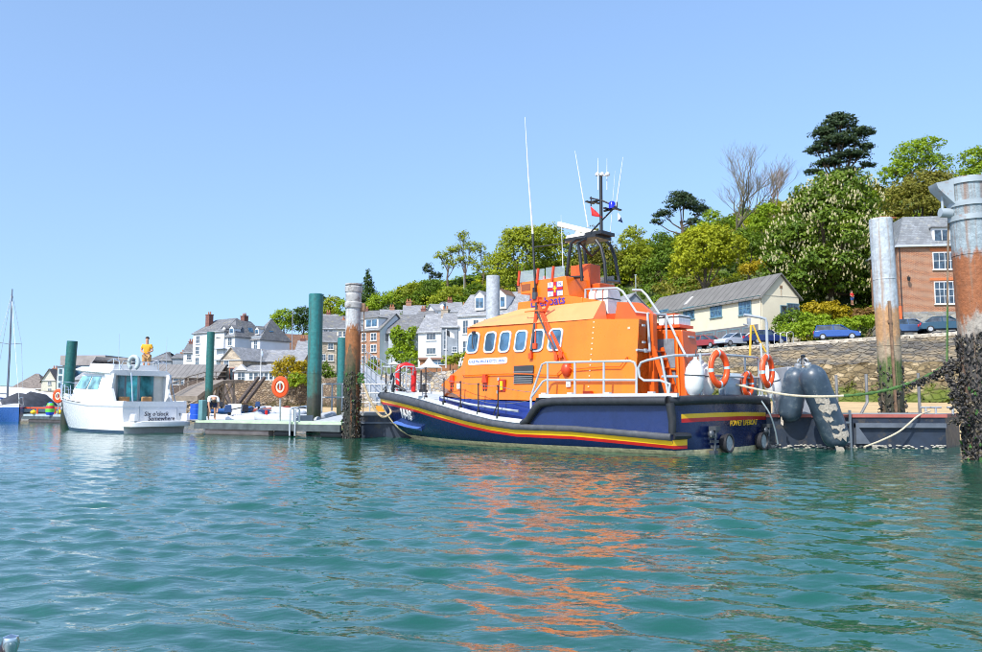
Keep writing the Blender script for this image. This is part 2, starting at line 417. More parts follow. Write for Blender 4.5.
F = np.stack([i * nA + j, (i + 1) * nA + j, (i + 1) * nA + j2, i * nA + j2], -1).reshape(-1, 4)[:, ::-1]
m, nt, b = base_mat('harbour_water', .06, spec=.5)
b.inputs['IOR'].default_value = 2.05
v = objvec(nt)
c = mixc(nt, mr(nt, noise_n(nt, v, .12, 4), .35, .65), (.002, .06, .036), (.005, .078, .046))
nt.links.new(c, b.inputs['Base Color'])
mp = nd(nt, 'ShaderNodeMapping'); mp.inputs['Scale'].default_value = (1, 1.7, 1); mp.inputs['Rotation'].default_value = (0, 0, R(-12)); nt.links.new(v, mp.inputs[0])
n1 = noise_n(nt, mp.outputs[0], 3.2, 3, .5); n2 = noise_n(nt, mp.outputs[0], 8, 2, .5)
h = mth(nt, 'ADD', n1, mth(nt, 'MULTIPLY', n2, .07))
bump_n(nt, b, h, .35, .06)
wo = np_mesh('water', V, F, m, smooth=True); tag(wo, kind='structure', label='rippled teal harbour water')
# ================================================================ the lifeboat (x forward, y to port, z up from the water)
LBA = R(137.5)
_p = wat(674, 455); LC = (_p.x + 2.55 * math.sin(LBA), _p.y - 2.55 * math.cos(LBA))
LF = Frame(LC, LBA)
lb = thing('lifeboat', 'large orange and navy lifeboat in the middle, black mast arch on its roof', 'lifeboat', LF.loc(), LBA)
YC = -.1
HB = [(0, 2.78), (3, 2.8), (5, 2.78), (7, 2.6), (8.7, 2.25), (10.4, 1.72), (12, 1.05), (13.2, .48), (13.9, .14), (14.15, .03)]
HW = [(0, 2.5), (4, 2.5), (6, 2.35), (8, 1.85), (9.6, 1.3), (11, .68), (11.9, .25), (12.35, .03), (14.2, .02)]
ZY = [(0, .34), (2.9, .49), (5, .5), (6.3, .6), (8.2, .86), (10.4, 1.15), (12.5, 1.32), (14.15, 1.42)]
FH = [(0, .17), (4, .16), (6, .17), (7.5, .22), (9, .25), (14.15, .26)]
def hb(x): return lerp_tab(HB, x)
def zy(x): return lerp_tab(ZY, x)
def zst(x): return 0 if x < 12.2 else (x - 12.2) / 1.95 * 1.3
def hull_y(x, z):
    a = lerp_tab(HW, x); b_ = hb(x) - .04; t = max(0, min(1.05, z / max(zy(x), .01)))
    return max(.02, a + (b_ - a) * t ** .6) if z > 0 else max(.02, a * (1 + z * .5))
xs = [0, .5, 1.5, 3, 4, 5, 6, 7, 7.8, 8.6, 9.4, 10.2, 10.9, 11.5, 12, 12.35, 12.7, 13.1, 13.5, 13.9, 14.15]
levels = []   # rows of the hull side, each with the paint of the strip beneath it
def rows(x):
    z1 = zy(x); zs = [z1 + .02, z1 - .12, z1 - .2]
    lo = .1; zz = zs + [zs[2] + (lo - zs[2]) * .35, zs[2] + (lo - zs[2]) * .7, lo, .0, -.45]
    return [max(z, zst(x) - (.0 if z > -.4 else .1)) for z in zz]
PAL = [YELLOW, REDP, NAVY, mat('cream_boot_top', (.55, .47, .27), .6, var=.35, vs=9), mat('worn_white_bow_paint', (.6, .64, .6), .4)]
ROWM = [0, 1, 2, 2, 2, 3, 3]
hl = MB()
for side in (1, -1):
    rings = [[(x, YC + side * hull_y(x, z), z) for z in rows(x)] for x in xs]
    hl.loft(rings, closed=False, mfun=lambda i, k: ROWM[k])
def tx(y): return -.33 * (1 - ((y - YC) / 2.78) ** 2)
cols = [YC - 2.78 + 5.56 * k / 16 for k in range(17)]
tz = [1.22, .97, .86, .76, .55, .34, .1, 0, -.45]
tr = []
for k, y in enumerate(cols):
    s_ = (y - YC) / 2.78
    def yy(z): return YC + s_ * min(2.74, hull_y(0, z))
    tr.append([(tx(y), yy(z), z + (.04 * (1 - s_ * s_) if z > .7 else 0)) for z in tz])
hl.loft(tr, closed=False, mfun=lambda i, k: {1: 0, 2: 1}.get(k, 3 if k in (6, 7) else 2) if not (i in (0, 15) and k in (1, 2)) else 2)
# stripe ends that wrap the port and starboard corners of the transom
for s_ in (1, -1):
    for (za, zb, mm) in ((.36, .22, 0), (.22, .14, 1)):
        q = []
        for d_ in (0, .25, .5):
            y = YC + s_ * (2.715 - d_); q.append((tx(YC + s_ * (2.78 - d_)) - .012, y))
        for (x0, y0), (x1, y1) in zip(q, q[1:]): hl.face([(x0, y0, zb), (x1, y1, zb), (x1, y1, za), (x0, y0, za)], mm)
hl.build('hull', PAL, lb)
# raised blue side panels aft, under the upper fender
pn = MB()
for side in (1, -1):
    pn.loft([[(x, YC + side * 2.72, .52), (x, YC + side * 2.66, .62), (x, YC + side * 2.7, 1.22)] for x in (0, 1.5, 3, 3.95)] + [[(4.6, YC + side * 2.72, .55), (4.55, YC + side * 2.66, .6), (4.4, YC + side * 2.7, .75)]], closed=False)
pn.build('side_panel', mat('mid_navy_paint', (.007, .018, .08), .28), lb)
# fenders
def dring(x, y, z, n, ry, rz_, k=10):
    n = Vector(n).normalized()
    return [Vector((x, y, z)) + n * (ry * math.cos(2 * PI * j / k)) + Vector((0, 0, 1)) * (rz_ * math.sin(2 * PI * j / k)) for j in range(k)]
fx = [0, 1, 2, 3, 4, 5, 6, 7, 8, 9, 10, 11, 12, 12.8, 13.4, 13.8, 14.1]
fd = MB()
for side in (1, -1):
    rg_ = []
    for x in fx:
        h2 = lerp_tab(FH, x); sl_ = (hb(x + .1) - hb(x - .1)) / .2
        rg_.append(dring(x, YC + side * (hb(x) - .01), zy(x) + h2 * .5, (-sl_ * .9, side, 0), (.075 if x > 5 else .06), h2 * .52))
    rg_.append(dring(14.3, YC, zy(14.1) + .13, (.3, side, 0), .02, .05))
    fd.loft(rg_)
fd.build('bow_fender', RUBBER, lb)
fd = MB()
for side in (1, -1):
    path = [(4.75, 2.74, .68), (4.5, 2.76, .78), (4.2, 2.78, 1.12), (4.0, 2.78, 1.24), (3.6, 2.79, 1.29), (2, 2.79, 1.3), (.6, 2.78, 1.3), (.1, 2.76, 1.3)]
    fd.tube([(x, YC + side * y, z) for x, y, z in path], [.07, .1, .11, .115, .115, .115, .115, .115], 10)
fd.tube([(tx(y) - .03 + (.12 if abs(y - YC) > 2.6 else 0), YC + (y - YC) * .985, 1.3 + .05 * (1 - ((y - YC) / 2.78) ** 2)) for y in cols], .125, 10)
for side in (1, -1):
    fd.tube([(.03, YC + side * 2.74, 1.25), (.0, YC + side * 2.7, .85), (.03, YC + side * 2.66, .5)], [.11, .1, .09], 10)
fd.tube([(.0, YC + 2.7, .45), (-.1, YC + 2.35, .45), (-.12, YC + 2.1, .45)], [.1, .09, .07], 8)
fd.build('upper_fender', mat('black_rubber', (.022, .024, .028), .5, var=.3, vs=4, bump=.15, dirt=(.07, .07, .07), damt=.36), lb)
# deck
DECKC = mat('pale_grey_deck', (.42, .45, .46), .7, var=.12, vs=5, bump=.15)
dk = MB()
dxs = [4.5, 5, 6, 7, 8, 9, 10, 11, 12, 13, 13.6, 14.05]
def dz(x): return zy(x) + lerp_tab(FH, x) + .03
dk.loft([[(x, YC + t * (hb(x) - .05), dz(x) + .05 * (1 - t * t)) for t in (-1, -.6, 0, .6, 1)] for x in dxs], closed=False)
dk.loft([[(x, YC + t * 2.7, 1.4) for t in (-1, -.5, 0, .5, 1)] for x in (4.25, 3, 1.5, .1)] + [[(tx(YC + t * 2.7) + .05, YC + t * 2.65, 1.4) for t in (-1, -.5, 0, .5, 1)]], closed=False)
for side in (1, -1):
    dk.face([(4.25, YC + side * 2.7, 1.4), (4.5, YC + side * 2.7, dz(4.5)), (4.5, YC, dz(4.5)), (4.25, YC, 1.4)])
dk.build('deck', DECKC, lb)
tb = MB()
for side in (1, -1):
    tb.loft([[(x, YC + side * (hb(x) - .1), dz(x) - .06), (x, YC + side * (hb(x) - .1), dz(x) + .1), (x, YC + side * (hb(x) - .17), dz(x) + .1), (x, YC + side * (hb(x) - .17), dz(x) - .06)] for x in [4.8, 6, 7, 8, 9, 10, 11, 12, 13, 13.7]])
    tb.box((2.0, YC + side * 2.66, 1.44), (4.3, .1, .1))
    for x in (.6, 1.9, 3.1, 4.0): tb.box((x, YC + side * 2.64, 1.5), (.16, .12, .06))
tb.box((10.0, 1.72, dz(10) + .17), (.34, .05, .12))
tb.build('toe_rail', mat('grey_white_toe_rail', (.5, .53, .54), .45, var=.08), lb)
# bow number and chine strake
def on_hull(x, z, off=.012): return (x, YC + hull_y(x, z) + off, z)
ch = MB()
pts = [(12.75, .52), (12.1, .43), (11.3, .38), (10.4, .36)]
ch.loft([[(x, YC + hull_y(x, z) + .0, z + .09), (x, YC + hull_y(x, z) + .22, z + .02), (x, YC + hull_y(x, z) + .0, z - .06)] for x, z in pts])
ch.build('spray_strake', mat('light_blue_strake', (.08, .17, .5), .35), lb)
Q0 = Vector(on_hull(12.2, .85, .035)); Q1 = Vector(on_hull(10.7, .72, .035)); Q2 = Vector(on_hull(11.5, 1.05, .03)); Q3 = Vector(on_hull(11.5, .5, .03))
text('hull_number', '14-18', .52, WHITE, lb, basis((Q0 + Q1) / 2 + Vector((0, .03, .06)), Q1 - Q0, Q2 - Q3), shear=.3, extrude=.02, bold=.006)
# superstructure: lower blue wall, orange house
def ys(x, z): return 2.05 - .13 * max(0, z - 1.4) - max(0, x - 7.65) * .36 - max(0, x - 9.3) * .9
def sidepts(L, s_): return [(x, (ys(x, z) if s_ > 0 else -ys(x, z) - .2), z) for x, z in L]
HS = MB(); BLUESIDE = MB()
ORF = [(1.4, 1.3), (1.4, 3.46), (2.9, 3.56), (7.78, 3.62), (7.64, 3.0), (7.66, 1.42)]
NOSE = [(7.66, 1.42), (7.64, 3.0), (7.95, 2.38), (8.7, 2.1), (9.35, 1.84), (9.8, 1.6), (10.05, 1.5)]
for s_ in (1, -1):
    xa = 1.4 if s_ > 0 else 2.1
    a = sidepts([(xa, 1.26), (xa, 3.46), (2.9, 3.56), (7.78, 3.62), (7.64, 3.0), (7.66, 1.38)], s_)
    HS.add(a, [(0, 1, 2), (0, 2, 5), (2, 3, 4), (2, 4, 5)])
    HS.add(sidepts([(7.66, 1.38), (7.64, 3.0), (7.95, 2.38), (8.7, 2.1), (9.35, 1.84), (9.8, 1.6), (10.05, 1.5)], s_), [(0, 1, 2), (0, 2, 3), (0, 3, 4), (0, 4, 5), (0, 5, 6)])
ol = [(1.4, 1.26), (1.4, 3.46), (2.9, 3.56), (7.78, 3.62), (7.64, 3.0), (7.95, 2.38), (8.7, 2.1), (9.35, 1.84), (9.8, 1.6), (10.05, 1.5)]
A_, B_ = sidepts(ol, 1), sidepts([(2.1, 1.26), (2.1, 3.46)] + ol[2:], -1)
HS.face([A_[0], A_[1], B_[1], B_[0]])
HS.add(A_ + B_, [(i, i + 1, i + 11, i + 10) for i in range(9)])
HS.build('wheelhouse', ORANGE, lb, smooth=False)
for s_ in (1, -1):
    L = [(4.55, .7), (4.55, 1.27), (7.66, 1.375), (9.3, 1.46), (10.05, 1.5), (10.15, 1.12), (9.3, .98), (7.66, .8)]
    q = [(x, (ys(x, 1.4) + .004 if s_ > 0 else -ys(x, 1.4) - .204), z) for x, z in L]
    BLUESIDE.add(q, [(0, 1, 2, 7), (7, 2, 3, 6), (6, 3, 4, 5)])
BLUESIDE.face([(10.05, ys(10.05, 1.4), 1.5), (10.05, -ys(10.05, 1.4) - .2, 1.5), (10.15, -ys(10.05, 1.4) - .2, 1.1), (10.15, ys(10.05, 1.4), 1.1)])
BLUESIDE.build('coaming', mat('coaming_navy', (.012, .03, .19), .3, var=.1), lb, smooth=False)
gr = MB(); gr.tube([(8.9, 1.75, dz(8.9) + .2), (7.2, 2.2, dz(7.2) + .25), (5.2, 2.25, dz(5.2) + .3)], .035, 8)
gr.build('grab_pipe', GREYRAIL, lb)
# sloping roof shoulder and upper block
RS = MB()
lo = [(3.62, 1.79, 3.565), (7.74, 1.77, 3.63), (7.74, -1.97, 3.63), (3.62, -1.99, 3.565)]
RS.loft([[(x0, 1.79, 3.565), (x1, 1.22, 4.13), (x1, 1.1, 4.13), (x0, 1.1, 3.565)] for x0, x1 in ((2.88, 2.95), (3.62, 3.65))])
hi_ = [(3.65, 1.22, 4.13), (6.0, 1.22, 4.12), (7.42, 1.35, 3.86), (7.42, -1.55, 3.86), (6.0, -1.42, 4.12), (3.65, -1.42, 4.13)]
RS.add(lo + hi_, [(0, 1, 6, 5, 4), (1, 2, 7, 6), (2, 3, 9, 8, 7), (3, 0, 4, 9), (4, 5, 8, 9), (5, 6, 7, 8)])
RS.build('roof', mat('sunlit_orange_roof', (.8, .29, .11), .45, var=.05), lb, smooth=False)  # house orange made lighter: sun on the slopes put into the colour
FB = MB()
fbp = [(6.14, 4.08), (6.1, 4.34), (5.62, 4.37), (5.62, 4.55), (6.0, 4.57), (5.98, 4.95), (4.27, 4.98), (4.14, 4.4), (3.05, 4.14)]
FB.prism([(6.14, 4.08), (6.1, 4.34), (4.14, 4.38), (3.66, 4.28), (3.66, 4.1)], -1.42, 1.2); FB.prism([(3.66, 4.1), (3.66, 4.28), (3.05, 4.14)], 1.11, 1.2)
FB.prism([(5.6, 4.33), (5.6, 4.57), (6.0, 4.585), (5.98, 4.95), (4.27, 4.98), (4.14, 4.37)], -1.4, 1.19)
FB.build('flying_bridge', ORANGE, lb, smooth=False, bevel=.02)
x_ = MB(); x_.box((5.62, 1.0, 4.46), (.06, .35, .19)); x_.box((5.78, 1.197, 4.78), (.34, .01, .2)); x_.build('bridge_recess', mat('recess_shade', (.25, .07, .02), .5), lb)  # plates of darkened orange draw the recess, its shade painted in
ws = MB(); 
for (a, b2) in (((6.04, 1.2), (5.05, 1.2)), ((5.0, 1.2), (4.3, 1.18)), ((6.04, 1.2), (6.12, -.1)), ((6.12, -.15), (6.04, -1.4)), ((6.04, -1.4), (4.3, -1.4))):
    ws.add([(a[0], a[1], 4.95), (b2[0], b2[1], 4.95), (b2[0], b2[1], 5.28), (a[0], a[1], 5.3)], [(0, 1, 2, 3)])
wsm, n_, b_ = base_mat('clear_windscreen', .08); b_.inputs['Base Color'].default_value = (.45, .55, .6, 1); b_.inputs['Alpha'].default_value = .45; MATS['clear_windscreen'] = wsm
sm_ = ws.build('windscreen', wsm, lb, smooth=False)
bk = MB()
for x, y in ((6.05, 1.21), (5.3, 1.22), (4.72, 1.21)): bk.box((x, y, 5.08), (.07, .05, .46), rot=Matrix.Rotation(R(-8), 3, 'Y'))
for y in (-.1, -1.4): bk.box((6.1, y, 5.08), (.07, .05, .46))
build_each(bk, 'windscreen_bracket', mat('deep_orange_red', (.55, .05, .008), .4), lb)
ob = MB(); ob.box((4.55, -.2, 4.98), (.75, .55, 1.0)); ob.box((4.0, -.2, 4.6), (.3, .5, .5)); ob.build('equipment_locker', mat('orange_red_and_shade', (.62, .1, .012), .35, var=.08), lb, smooth=False, bevel=.02)
# lettering and emblem on the flying bridge
BLT = mat('dark_blue_lettering', (.05, .03, .3), .5)
text('lettering', 'Lifeboats', .365, BLT, lb, basis((4.93, 1.215, 4.265), (-1, 0, .015), (0, 0, 1)), shear=.0, bold=.004, extrude=.004)
em = MB(); ez = 4.62; ex = 4.64
em.box((ex, 1.208, ez), (.56, .014, .42), 0)
em.box((ex, 1.211, ez), (.56, .016, .12), 2); em.box((ex, 1.211, ez), (.15, .0165, .42), 2)
em.box((ex, 1.214, ez), (.56, .016, .08), 1); em.box((ex, 1.214, ez), (.11, .0165, .42), 1)
em.box((ex, 1.217, ez), (.055, .018, .2), 3); em.box((ex, 1.217, ez + .02), (.14, .0185, .04), 3)
em.build('emblem', [WHITE, REDP, BLT, YELLOW], lb, smooth=False)
for ch_, dx_, dz_ in (('R', .18, .14), ('N', -.18, .14), ('L', .18, -.14), ('I', -.18, -.14)):
    text('letter', ch_, .13, BLT, lb, basis((ex + dx_, 1.218, ez + dz_), (-1, 0, 0), (0, 0, 1)), extrude=.003)
# side windows
WINX = [(473, .52), (490.2, .47), (505, .46), (521, .47), (537.8, .48), (555.5, .5)]
pv = mat('window_surround', (.5, .58, .64), .35)
for px_, w_ in WINX:
    for s_ in (1, -1):
        x, z = LF.px_y(px_, 341.8, 1.84); z = 3.05 + (x - 4) * .02
        fr = MB(); o_ = rrect(w_, .66, .14); i_ = rrect(w_ - .1, .56, .11)
        y0 = ys(x, z) if s_ > 0 else -ys(x, z) - .2
        def pt(a, bq, off): return (x + a - bq * .07, y0 + s_ * (off - bq * .13), z + bq)
        n = len(o_)
        vs_ = [pt(a, c_, .0) for a, c_ in o_] + [pt(a, c_, .035) for a, c_ in o_] + [pt(a, c_, .035) for a, c_ in i_] + [pt(a, c_, .012) for a, c_ in i_]
        fs_ = [(k * n + q, k * n + (q + 1) % n, (k + 1) * n + (q + 1) % n, (k + 1) * n + q) for k in range(3) for q in range(n)]
        fr.add(vs_, fs_); f_ = fr.build('window', pv, lb, angle=50)
        g_ = MB(); g_.face([pt(a, c_, .014) for a, c_ in i_]); g_.build('pane', BLUEGLASS, f_, smooth=False)
wp = MB(); wp.tube([(7.35, 1.9, 3.42), (7.36, 1.93, 3.1), (7.3, 1.95, 2.92)], .018, 6); wp.box((7.35, 1.86, 3.44), (.1, .08, .08)); wp.build('wiper', BLACKP, lb)
def side(px_, py_, off=.0):
    x, z = LF.px_y(px_, py_, 1.9)
    y = ys(x, z) + off; x, z = LF.px_y(px_, py_, y); return Vector((x, ys(x, z) + off, z))
npn = MB(); c_ = side(487.3, 361.2, .012); wpl = 1.62
o_ = rrect(wpl, .19, .07); vs_ = [(c_.x + a, c_.y - bq * .13, c_.z + bq) for a, bq in o_]
npn.add([(x, y - .02, z) for x, y, z in vs_] + vs_, [tuple(range(len(o_), 2 * len(o_)))] + [(i, (i + 1) % len(o_), (i + 1) % len(o_) + len(o_), i + len(o_)) for i in range(len(o_))])
npo = npn.build('name_plate', WHITE, lb, smooth=False)
text('lettering', 'RNLB MAURICE & JOYCE HARDY', .105, mat('blue_lettering', (.02, .1, .4), .5), npo, basis(c_ + Vector((0, .006, 0)), (-1, 0, 0), (0, -.13, 1)), extrude=.003)
vt = MB(); a_, b2 = side(515, 366), side(533, 384)
xc, zc, ww, hh = (a_.x + b2.x) / 2, (a_.z + b2.z) / 2, abs(a_.x - b2.x), abs(a_.z - b2.z)
vt.box((xc, ys(xc, zc) + .01, zc), (ww, .03, hh), 0)
for k in range(9): vt.box((xc, ys(xc, zc) + .03 - (k - 4) * hh / 9 * .13, zc + (k - 4) * hh / 9 + .01), (ww - .04, .02, hh / 9 * .5), 1)
vt.box((xc, ys(xc, zc) + .03, zc + hh * .17), (ww, .03, .03), 1)
vt.build('vent_grille', [mat('dark_grille', (.04, .04, .045), .5), mat('grille_slats', (.16, .17, .18), .5)], lb, smooth=False)
rb = MB(); c_ = side(502.3, 385.5, .02); rb.box(c_, (.26, .04, .36), 0); rb.box(c_ + Vector((0, .03, 0)), (.09, .06, .26), 1); rb.build('emergency_box', [mat('dark_red_box', (.35, .02, .01), .4), YELLOW], lb, smooth=False)
hc = MB(); c_ = side(498, 379, .02)
for p_ in ((498.5, 379), (497.6, 392)): hc.box(side(*p_, .02), (.06, .03, .09))
build_each(hc, 'hinge', GREYRAIL, lb, smooth=False)
for pp in (485, 451.3):
    vv = MB(); c_ = side(pp, 386, .01)
    for a in (-.05, .05):
        for bq in (-.12, 0): vv.box(c_ + Vector((a, 0, bq)), (.055, .02, .07), 1)
    vv.prism([(c_.x - .1, c_.z + .1), (c_.x + .1, c_.z + .1), (c_.x + .06, c_.z + .34), (c_.x - .06, c_.z + .34)], c_.y - .04, c_.y + .05, 0)
    vv.box(c_ + Vector((0, -.01, .08)), (.2, .02, .5), 0)
    vv.build('breather_vent', [mat('deep_orange_red', (.55, .05, .008), .4), BLACKP], lb, smooth=False)
for pp in ((459, 386.2), (568.5, 384)):
    wb = MB(); c_ = side(*pp, .03); wb.box(c_, (.15, .05, .17)); wb.box(c_ + Vector((0, .03, 0)), (.07, .02, .05)); wb.build('deck_light', WHITE, lb, bevel=.012)
# handrails on the house
hr = MB()
def rail_side(pl, off=.07, r=.018):
    P_ = [side(x, y, off) for x, y in pl]; hr.tube(P_, r, 6)
    for x, y in (pl[0], pl[-1]): hr.tube([side(x, y, -.02), side(x, y, off)], r, 6)
rail_side([(463.5, 375.5), (485, 374.3), (508, 373.6), (540, 374.5), (558, 375)])
rail_side([(557, 374), (566, 364.5), (572, 369), (604, 366.5), (620, 366.5), (627, 357)])
rail_side([(525, 311.8), (543, 310)], .05)
build_each(hr, 'grab_rail', mat('orange_rail', (.66, .13, .01), .35), lb)
sk = MB(); z0 = 0
for k in range(14):
    t = k / 13; c_ = side(594 - 6 * t, 322 + 70 * t, .005); sk.box(c_, (.045, .012, .035))
c_ = side(629, 328, .005); sk.box(c_, (.07, .02, .06)); build_each(sk, 'rivet', mat('pale_rivet', (.75, .6, .4), .5), lb, smooth=False)
bx = MB(); c_ = side(589, 395.5, .02); bx.box(c_ + Vector((0, .05, .05)), (.24, .14, .14)); c_ = side(566.5, 369.5, .04); bx.ell(c_, (.16, .14, .2), m=0); bx.build('side_fitting', mat('deep_orange_red', (.55, .05, .008), .4), lb)
# hoist frame (struts from the roof edge down the side)
hf = MB(); T = Vector((5.0, 1.62, 4.28))
for pp, rr_ in (((530.5, 356), .035), ((535, 346), .02), ((556.5, 357.5), .04), ((561, 355), .025), ((568, 365), .03)):
    q = side(*pp, .06); hf.tube([T, q], rr_, 7); hf.box(q, (.12, .08, .16))
hf.tube([T, T + Vector((-.35, .05, -.1))], .05, 7); hf.tube([T, T + Vector((.35, -.2, .0))], .05, 7); hf.tube([T + Vector((-.2, .0, -.5)), T + Vector((-.5, .0, -.05))], .04, 6)
hf.box(T, (.24, .2, .16)); hf.build('hoist_frame', mat('orange_red_strut', (.68, .07, .01), .4), lb)
hb2 = MB(); q = side(557, 357, .09); hb2.tube([T + Vector((0, .05, -.3)), T.lerp(q, .9)], .03, 7); hb2.tube([T + Vector((-.02, .06, .2)), T + Vector((-.03, .08, -.6))], .035, 7)
q = side(531, 353, .09); hb2.tube([T.lerp(q, .45), T.lerp(q, .95)], .04, 7); hb2.box(T + Vector((0, .1, .12)), (.14, .1, .2)); hb2.build('hoist_ram', mat('dark_steel_fittings', (.08, .09, .1), .4, .4), lb)
# antennas
an = MB(); a0 = Vector((5.32, 1.26, 4.05)); a1 = Vector((5.5, 1.2, 6.4)); an.tube([a0, a0.lerp(a1, .5), a1], .035, 7, 0); an.tube([a1, Vector((5.66, 1.2, 8.2)), Vector((5.79, 1.2, 10.15))], [.03, .02, .008], 6, 1)
an.tube([Vector((5.43, 1.2, 5.98)), Vector((4.4, .9, 6.02))], .02, 6, 0); an.box(Vector((5.37, 1.28, 4.62)), (.09, .09, .2), 0)
an.build('whip_aerial', [BLACKP, WHITE], lb)
def whip(pb, pt_, yb, yt, r=.02, m_=None):
    a = LF.px_y(*pb, yb); b_ = LF.px_y(*pt_, yt)
    w_ = MB(); A = Vector((a[0], yb, a[1])); B = Vector((b_[0], yt, b_[1])); w_.tube([A, A.lerp(B, .5), B], [r, r * .8, r * .35], 6); return w_.build('whip_aerial', m_ or WHITE, lb)
whip((588, 227), (575, 151), .6, .6); whip((616, 206), (623, 157), -.4, -.4, .018); whip((609, 250), (615, 171), -.9, -.9, .012); whip((563, 268), (561, 215), 1.0, 1.0, .014)
whip((598, 190), (598, 158), .12, .12, .016); whip((607, 190), (607, 158), -.12, -.12, .016)
# mast arch
ma = MB()
def arch(y, sp):
    a = LF.px_y(566.5, 279, y); 
def PY(px_, py_, y): a = LF.px_y(px_, py_, y); return Vector((a[0], y, a[1]))
for y, pts_ in ((.75, [(566.5, 279), (569, 255), (571.5, 243), (577, 239), (586, 238)]), (.75, [(582, 281), (580, 255), (578, 243), (586, 239)]), (-.75, [(587, 282), (586, 262), (584, 245), (590, 240)]),
                 (.5, [(606, 283), (604.5, 262), (601, 247), (596, 240)]), (-.75, [(619.5, 284), (615, 258), (611, 246), (605, 240)])):
    ma.tube([PY(a, b_, y) for a, b_ in pts_], .05, 8)
ma.tube([PY(566, 277.5, .75), PY(583, 277, .75)], .05, 6); ma.tube([PY(606, 281, .5), PY(619, 282, -.75)], .05, 6)
ma.tube([PY(586, 252, 0), PY(592, 256, 0), PY(602, 246, 0)], .03, 6); ma.tube([PY(580, 243, .75), PY(592, 256, 0)], .03, 6)
ma.box((4.3, 0, 6.24), (1.15, .85, .09)); ma.box((3.85, 0, 6.33), (.6, .7, .1))
ma.build('mast_arch', BLACKP, lb)
mt = MB(); mt.tube([(3.8, 0, 6.2), (3.79, 0, 8.2)], .05, 8)
mt.tube([PY(590, 198, 0), PY(602, 200.5, 0), PY(617, 207, 0)], .028, 6); mt.tube([PY(589, 202, 0), PY(596, 201, 0), PY(602, 200, 0)], .03, 6); mt.tube([PY(604, 211, 0), PY(617, 208, 0)], .035, 6)
mt.tube([PY(612, 210, 0), PY(590, 233, 0)], .025, 6); mt.tube([PY(591, 196.5, 0), PY(591, 206, 0)], .02, 6); mt.tube([PY(617, 202, 0), PY(617, 209, 0)], .02, 6)
for px_ in (590, 596, 608, 617): mt.box(PY(px_, 202.5 if px_ < 600 else 209, 0), (.08, .4, .04))
mt.build('mast', BLACKP, lb)
g_ = MB()
for px_ in (597.5, 602, 607.5): g_.lathe([(.02, -.05), (.07, -.03), (.08, .03), (.03, .07)], 10, PY(px_, 174.5, 0))
g_.tube([PY(597, 175.5, 0), PY(608, 175.5, 0)], .02, 6); g_.build('satellite_aerial', WHITE, lb)
bl = MB(); c_ = PY(612, 205, 0); bl.lathe([(.02, -.11), (.1, -.11), (.1, .06), (.06, .11), (.01, .12)], 12, c_); bl.build('blue_beacon', mat('blue_lens', (.01, .02, .6), .2), lb)
fl = MB(); a, b_, c_, d_ = PY(590.5, 206, 0), PY(592, 216, 0), PY(602.5, 217.5, .05), PY(597, 212, -.05); fl.add([a, b_, c_, d_], [(0, 1, 2, 3)]); fo = fl.build('red_flag', mat('flag_red', (.6, .02, .02), .8), lb); so_ = fo.modifiers.new('thick', 'SOLIDIFY'); so_.thickness = .01
fl = MB(); a, b_, c_, d_ = PY(617.5, 212, 0), PY(618, 221, 0), PY(623, 223, .1), PY(621, 217, -.05); fl.add([a, b_, c_, d_], [(0, 1, 3), (1, 2, 3)]); fl.m = [0, 1]; fo = fl.build('house_flag', [mat('flag_white', (.7, .7, .75), .8), NAVY], lb); so_ = fo.modifiers.new('thick', 'SOLIDIFY'); so_.thickness = .01
rd = MB(); a, b_ = PY(559.5, 224.5, .3), PY(597, 233.5, -.3); rd.loft([[p + Vector((0, dy, dz_)) for dy, dz_ in ((-.12, -.08), (.12, -.08), (.12, .06), (.05, .09), (-.05, .09), (-.12, .06))] for p in (a, a.lerp(b_, .5), b_)])
c_ = PY(578, 235, 0); rd.box(c_ + Vector((0, 0, -.1)), (.75, .4, .22), top=.85); rd.tube([c_ - Vector((0, 0, .2)), c_ + Vector((0, 0, .25))], .1, 10)
rd.build('radar_scanner', mat('off_white_plastic', (.7, .68, .6), .4), lb, bevel=.02)
# life raft canister on the roof, aft
def raft(c, d, name='life_raft'):
    cr = MB(); cr.loft([[(c[0] - d[0] / 2 + d[0] * i, c[1] + a, c[2] + b_) for a, b_ in rrect(d[1], d[2], min(d[1], d[2]) * .22, 3)] for i in (0, .02, .5, .98, 1)])
    o = cr.build(name, WHITE, lb, bevel=.03)
    st = MB()
    for t in (.25, .62): st.loft([[(c[0] - d[0] / 2 + d[0] * (t + e), c[1] + a, c[2] + b_) for a, b_ in rrect(d[1] + .03, d[2] + .03, min(d[1], d[2]) * .22, 3)] for e in (-.02, .02)], 0)
    st.loft([[(c[0] - (d[0] / 2 + .01) * s1, c[1] + (d[1] / 2 + .012) * s2, c[2] + e + .08) for s1, s2 in ((-1, -1), (1, -1), (1, 1), (-1, 1))] for e in (-.015, .015)], 1, caps=False)
    st.build('strap', [mat('brown_strap', (.3, .06, .03), .7), BLACKP], o)
raft((3.22, .72, 4.13), (.66, .66, .74)); 
cdl = MB(); cdl.box((3.1, .6, 3.68), (1.0, .95, .14)); cdl.box((2.75, .3, 3.9), (.14, .14, .6), 1); cdl.build('raft_cradle', [mat('deep_orange_red', (.55, .05, .008), .4), GREYRAIL], lb)
wg = MB(); wg.prism([(1.36, 1.45), (1.36, 3.62), (1.8, 3.98), (2.5, 4.06), (2.6, 3.5), (2.6, 1.45)], .95, 1.15); wg.build('aft_bulkhead', mat('orange_red_and_shade', (.62, .1, .012), .35, var=.08), lb, smooth=False)  # darker orange: the shade of the aft faces is put into the colour
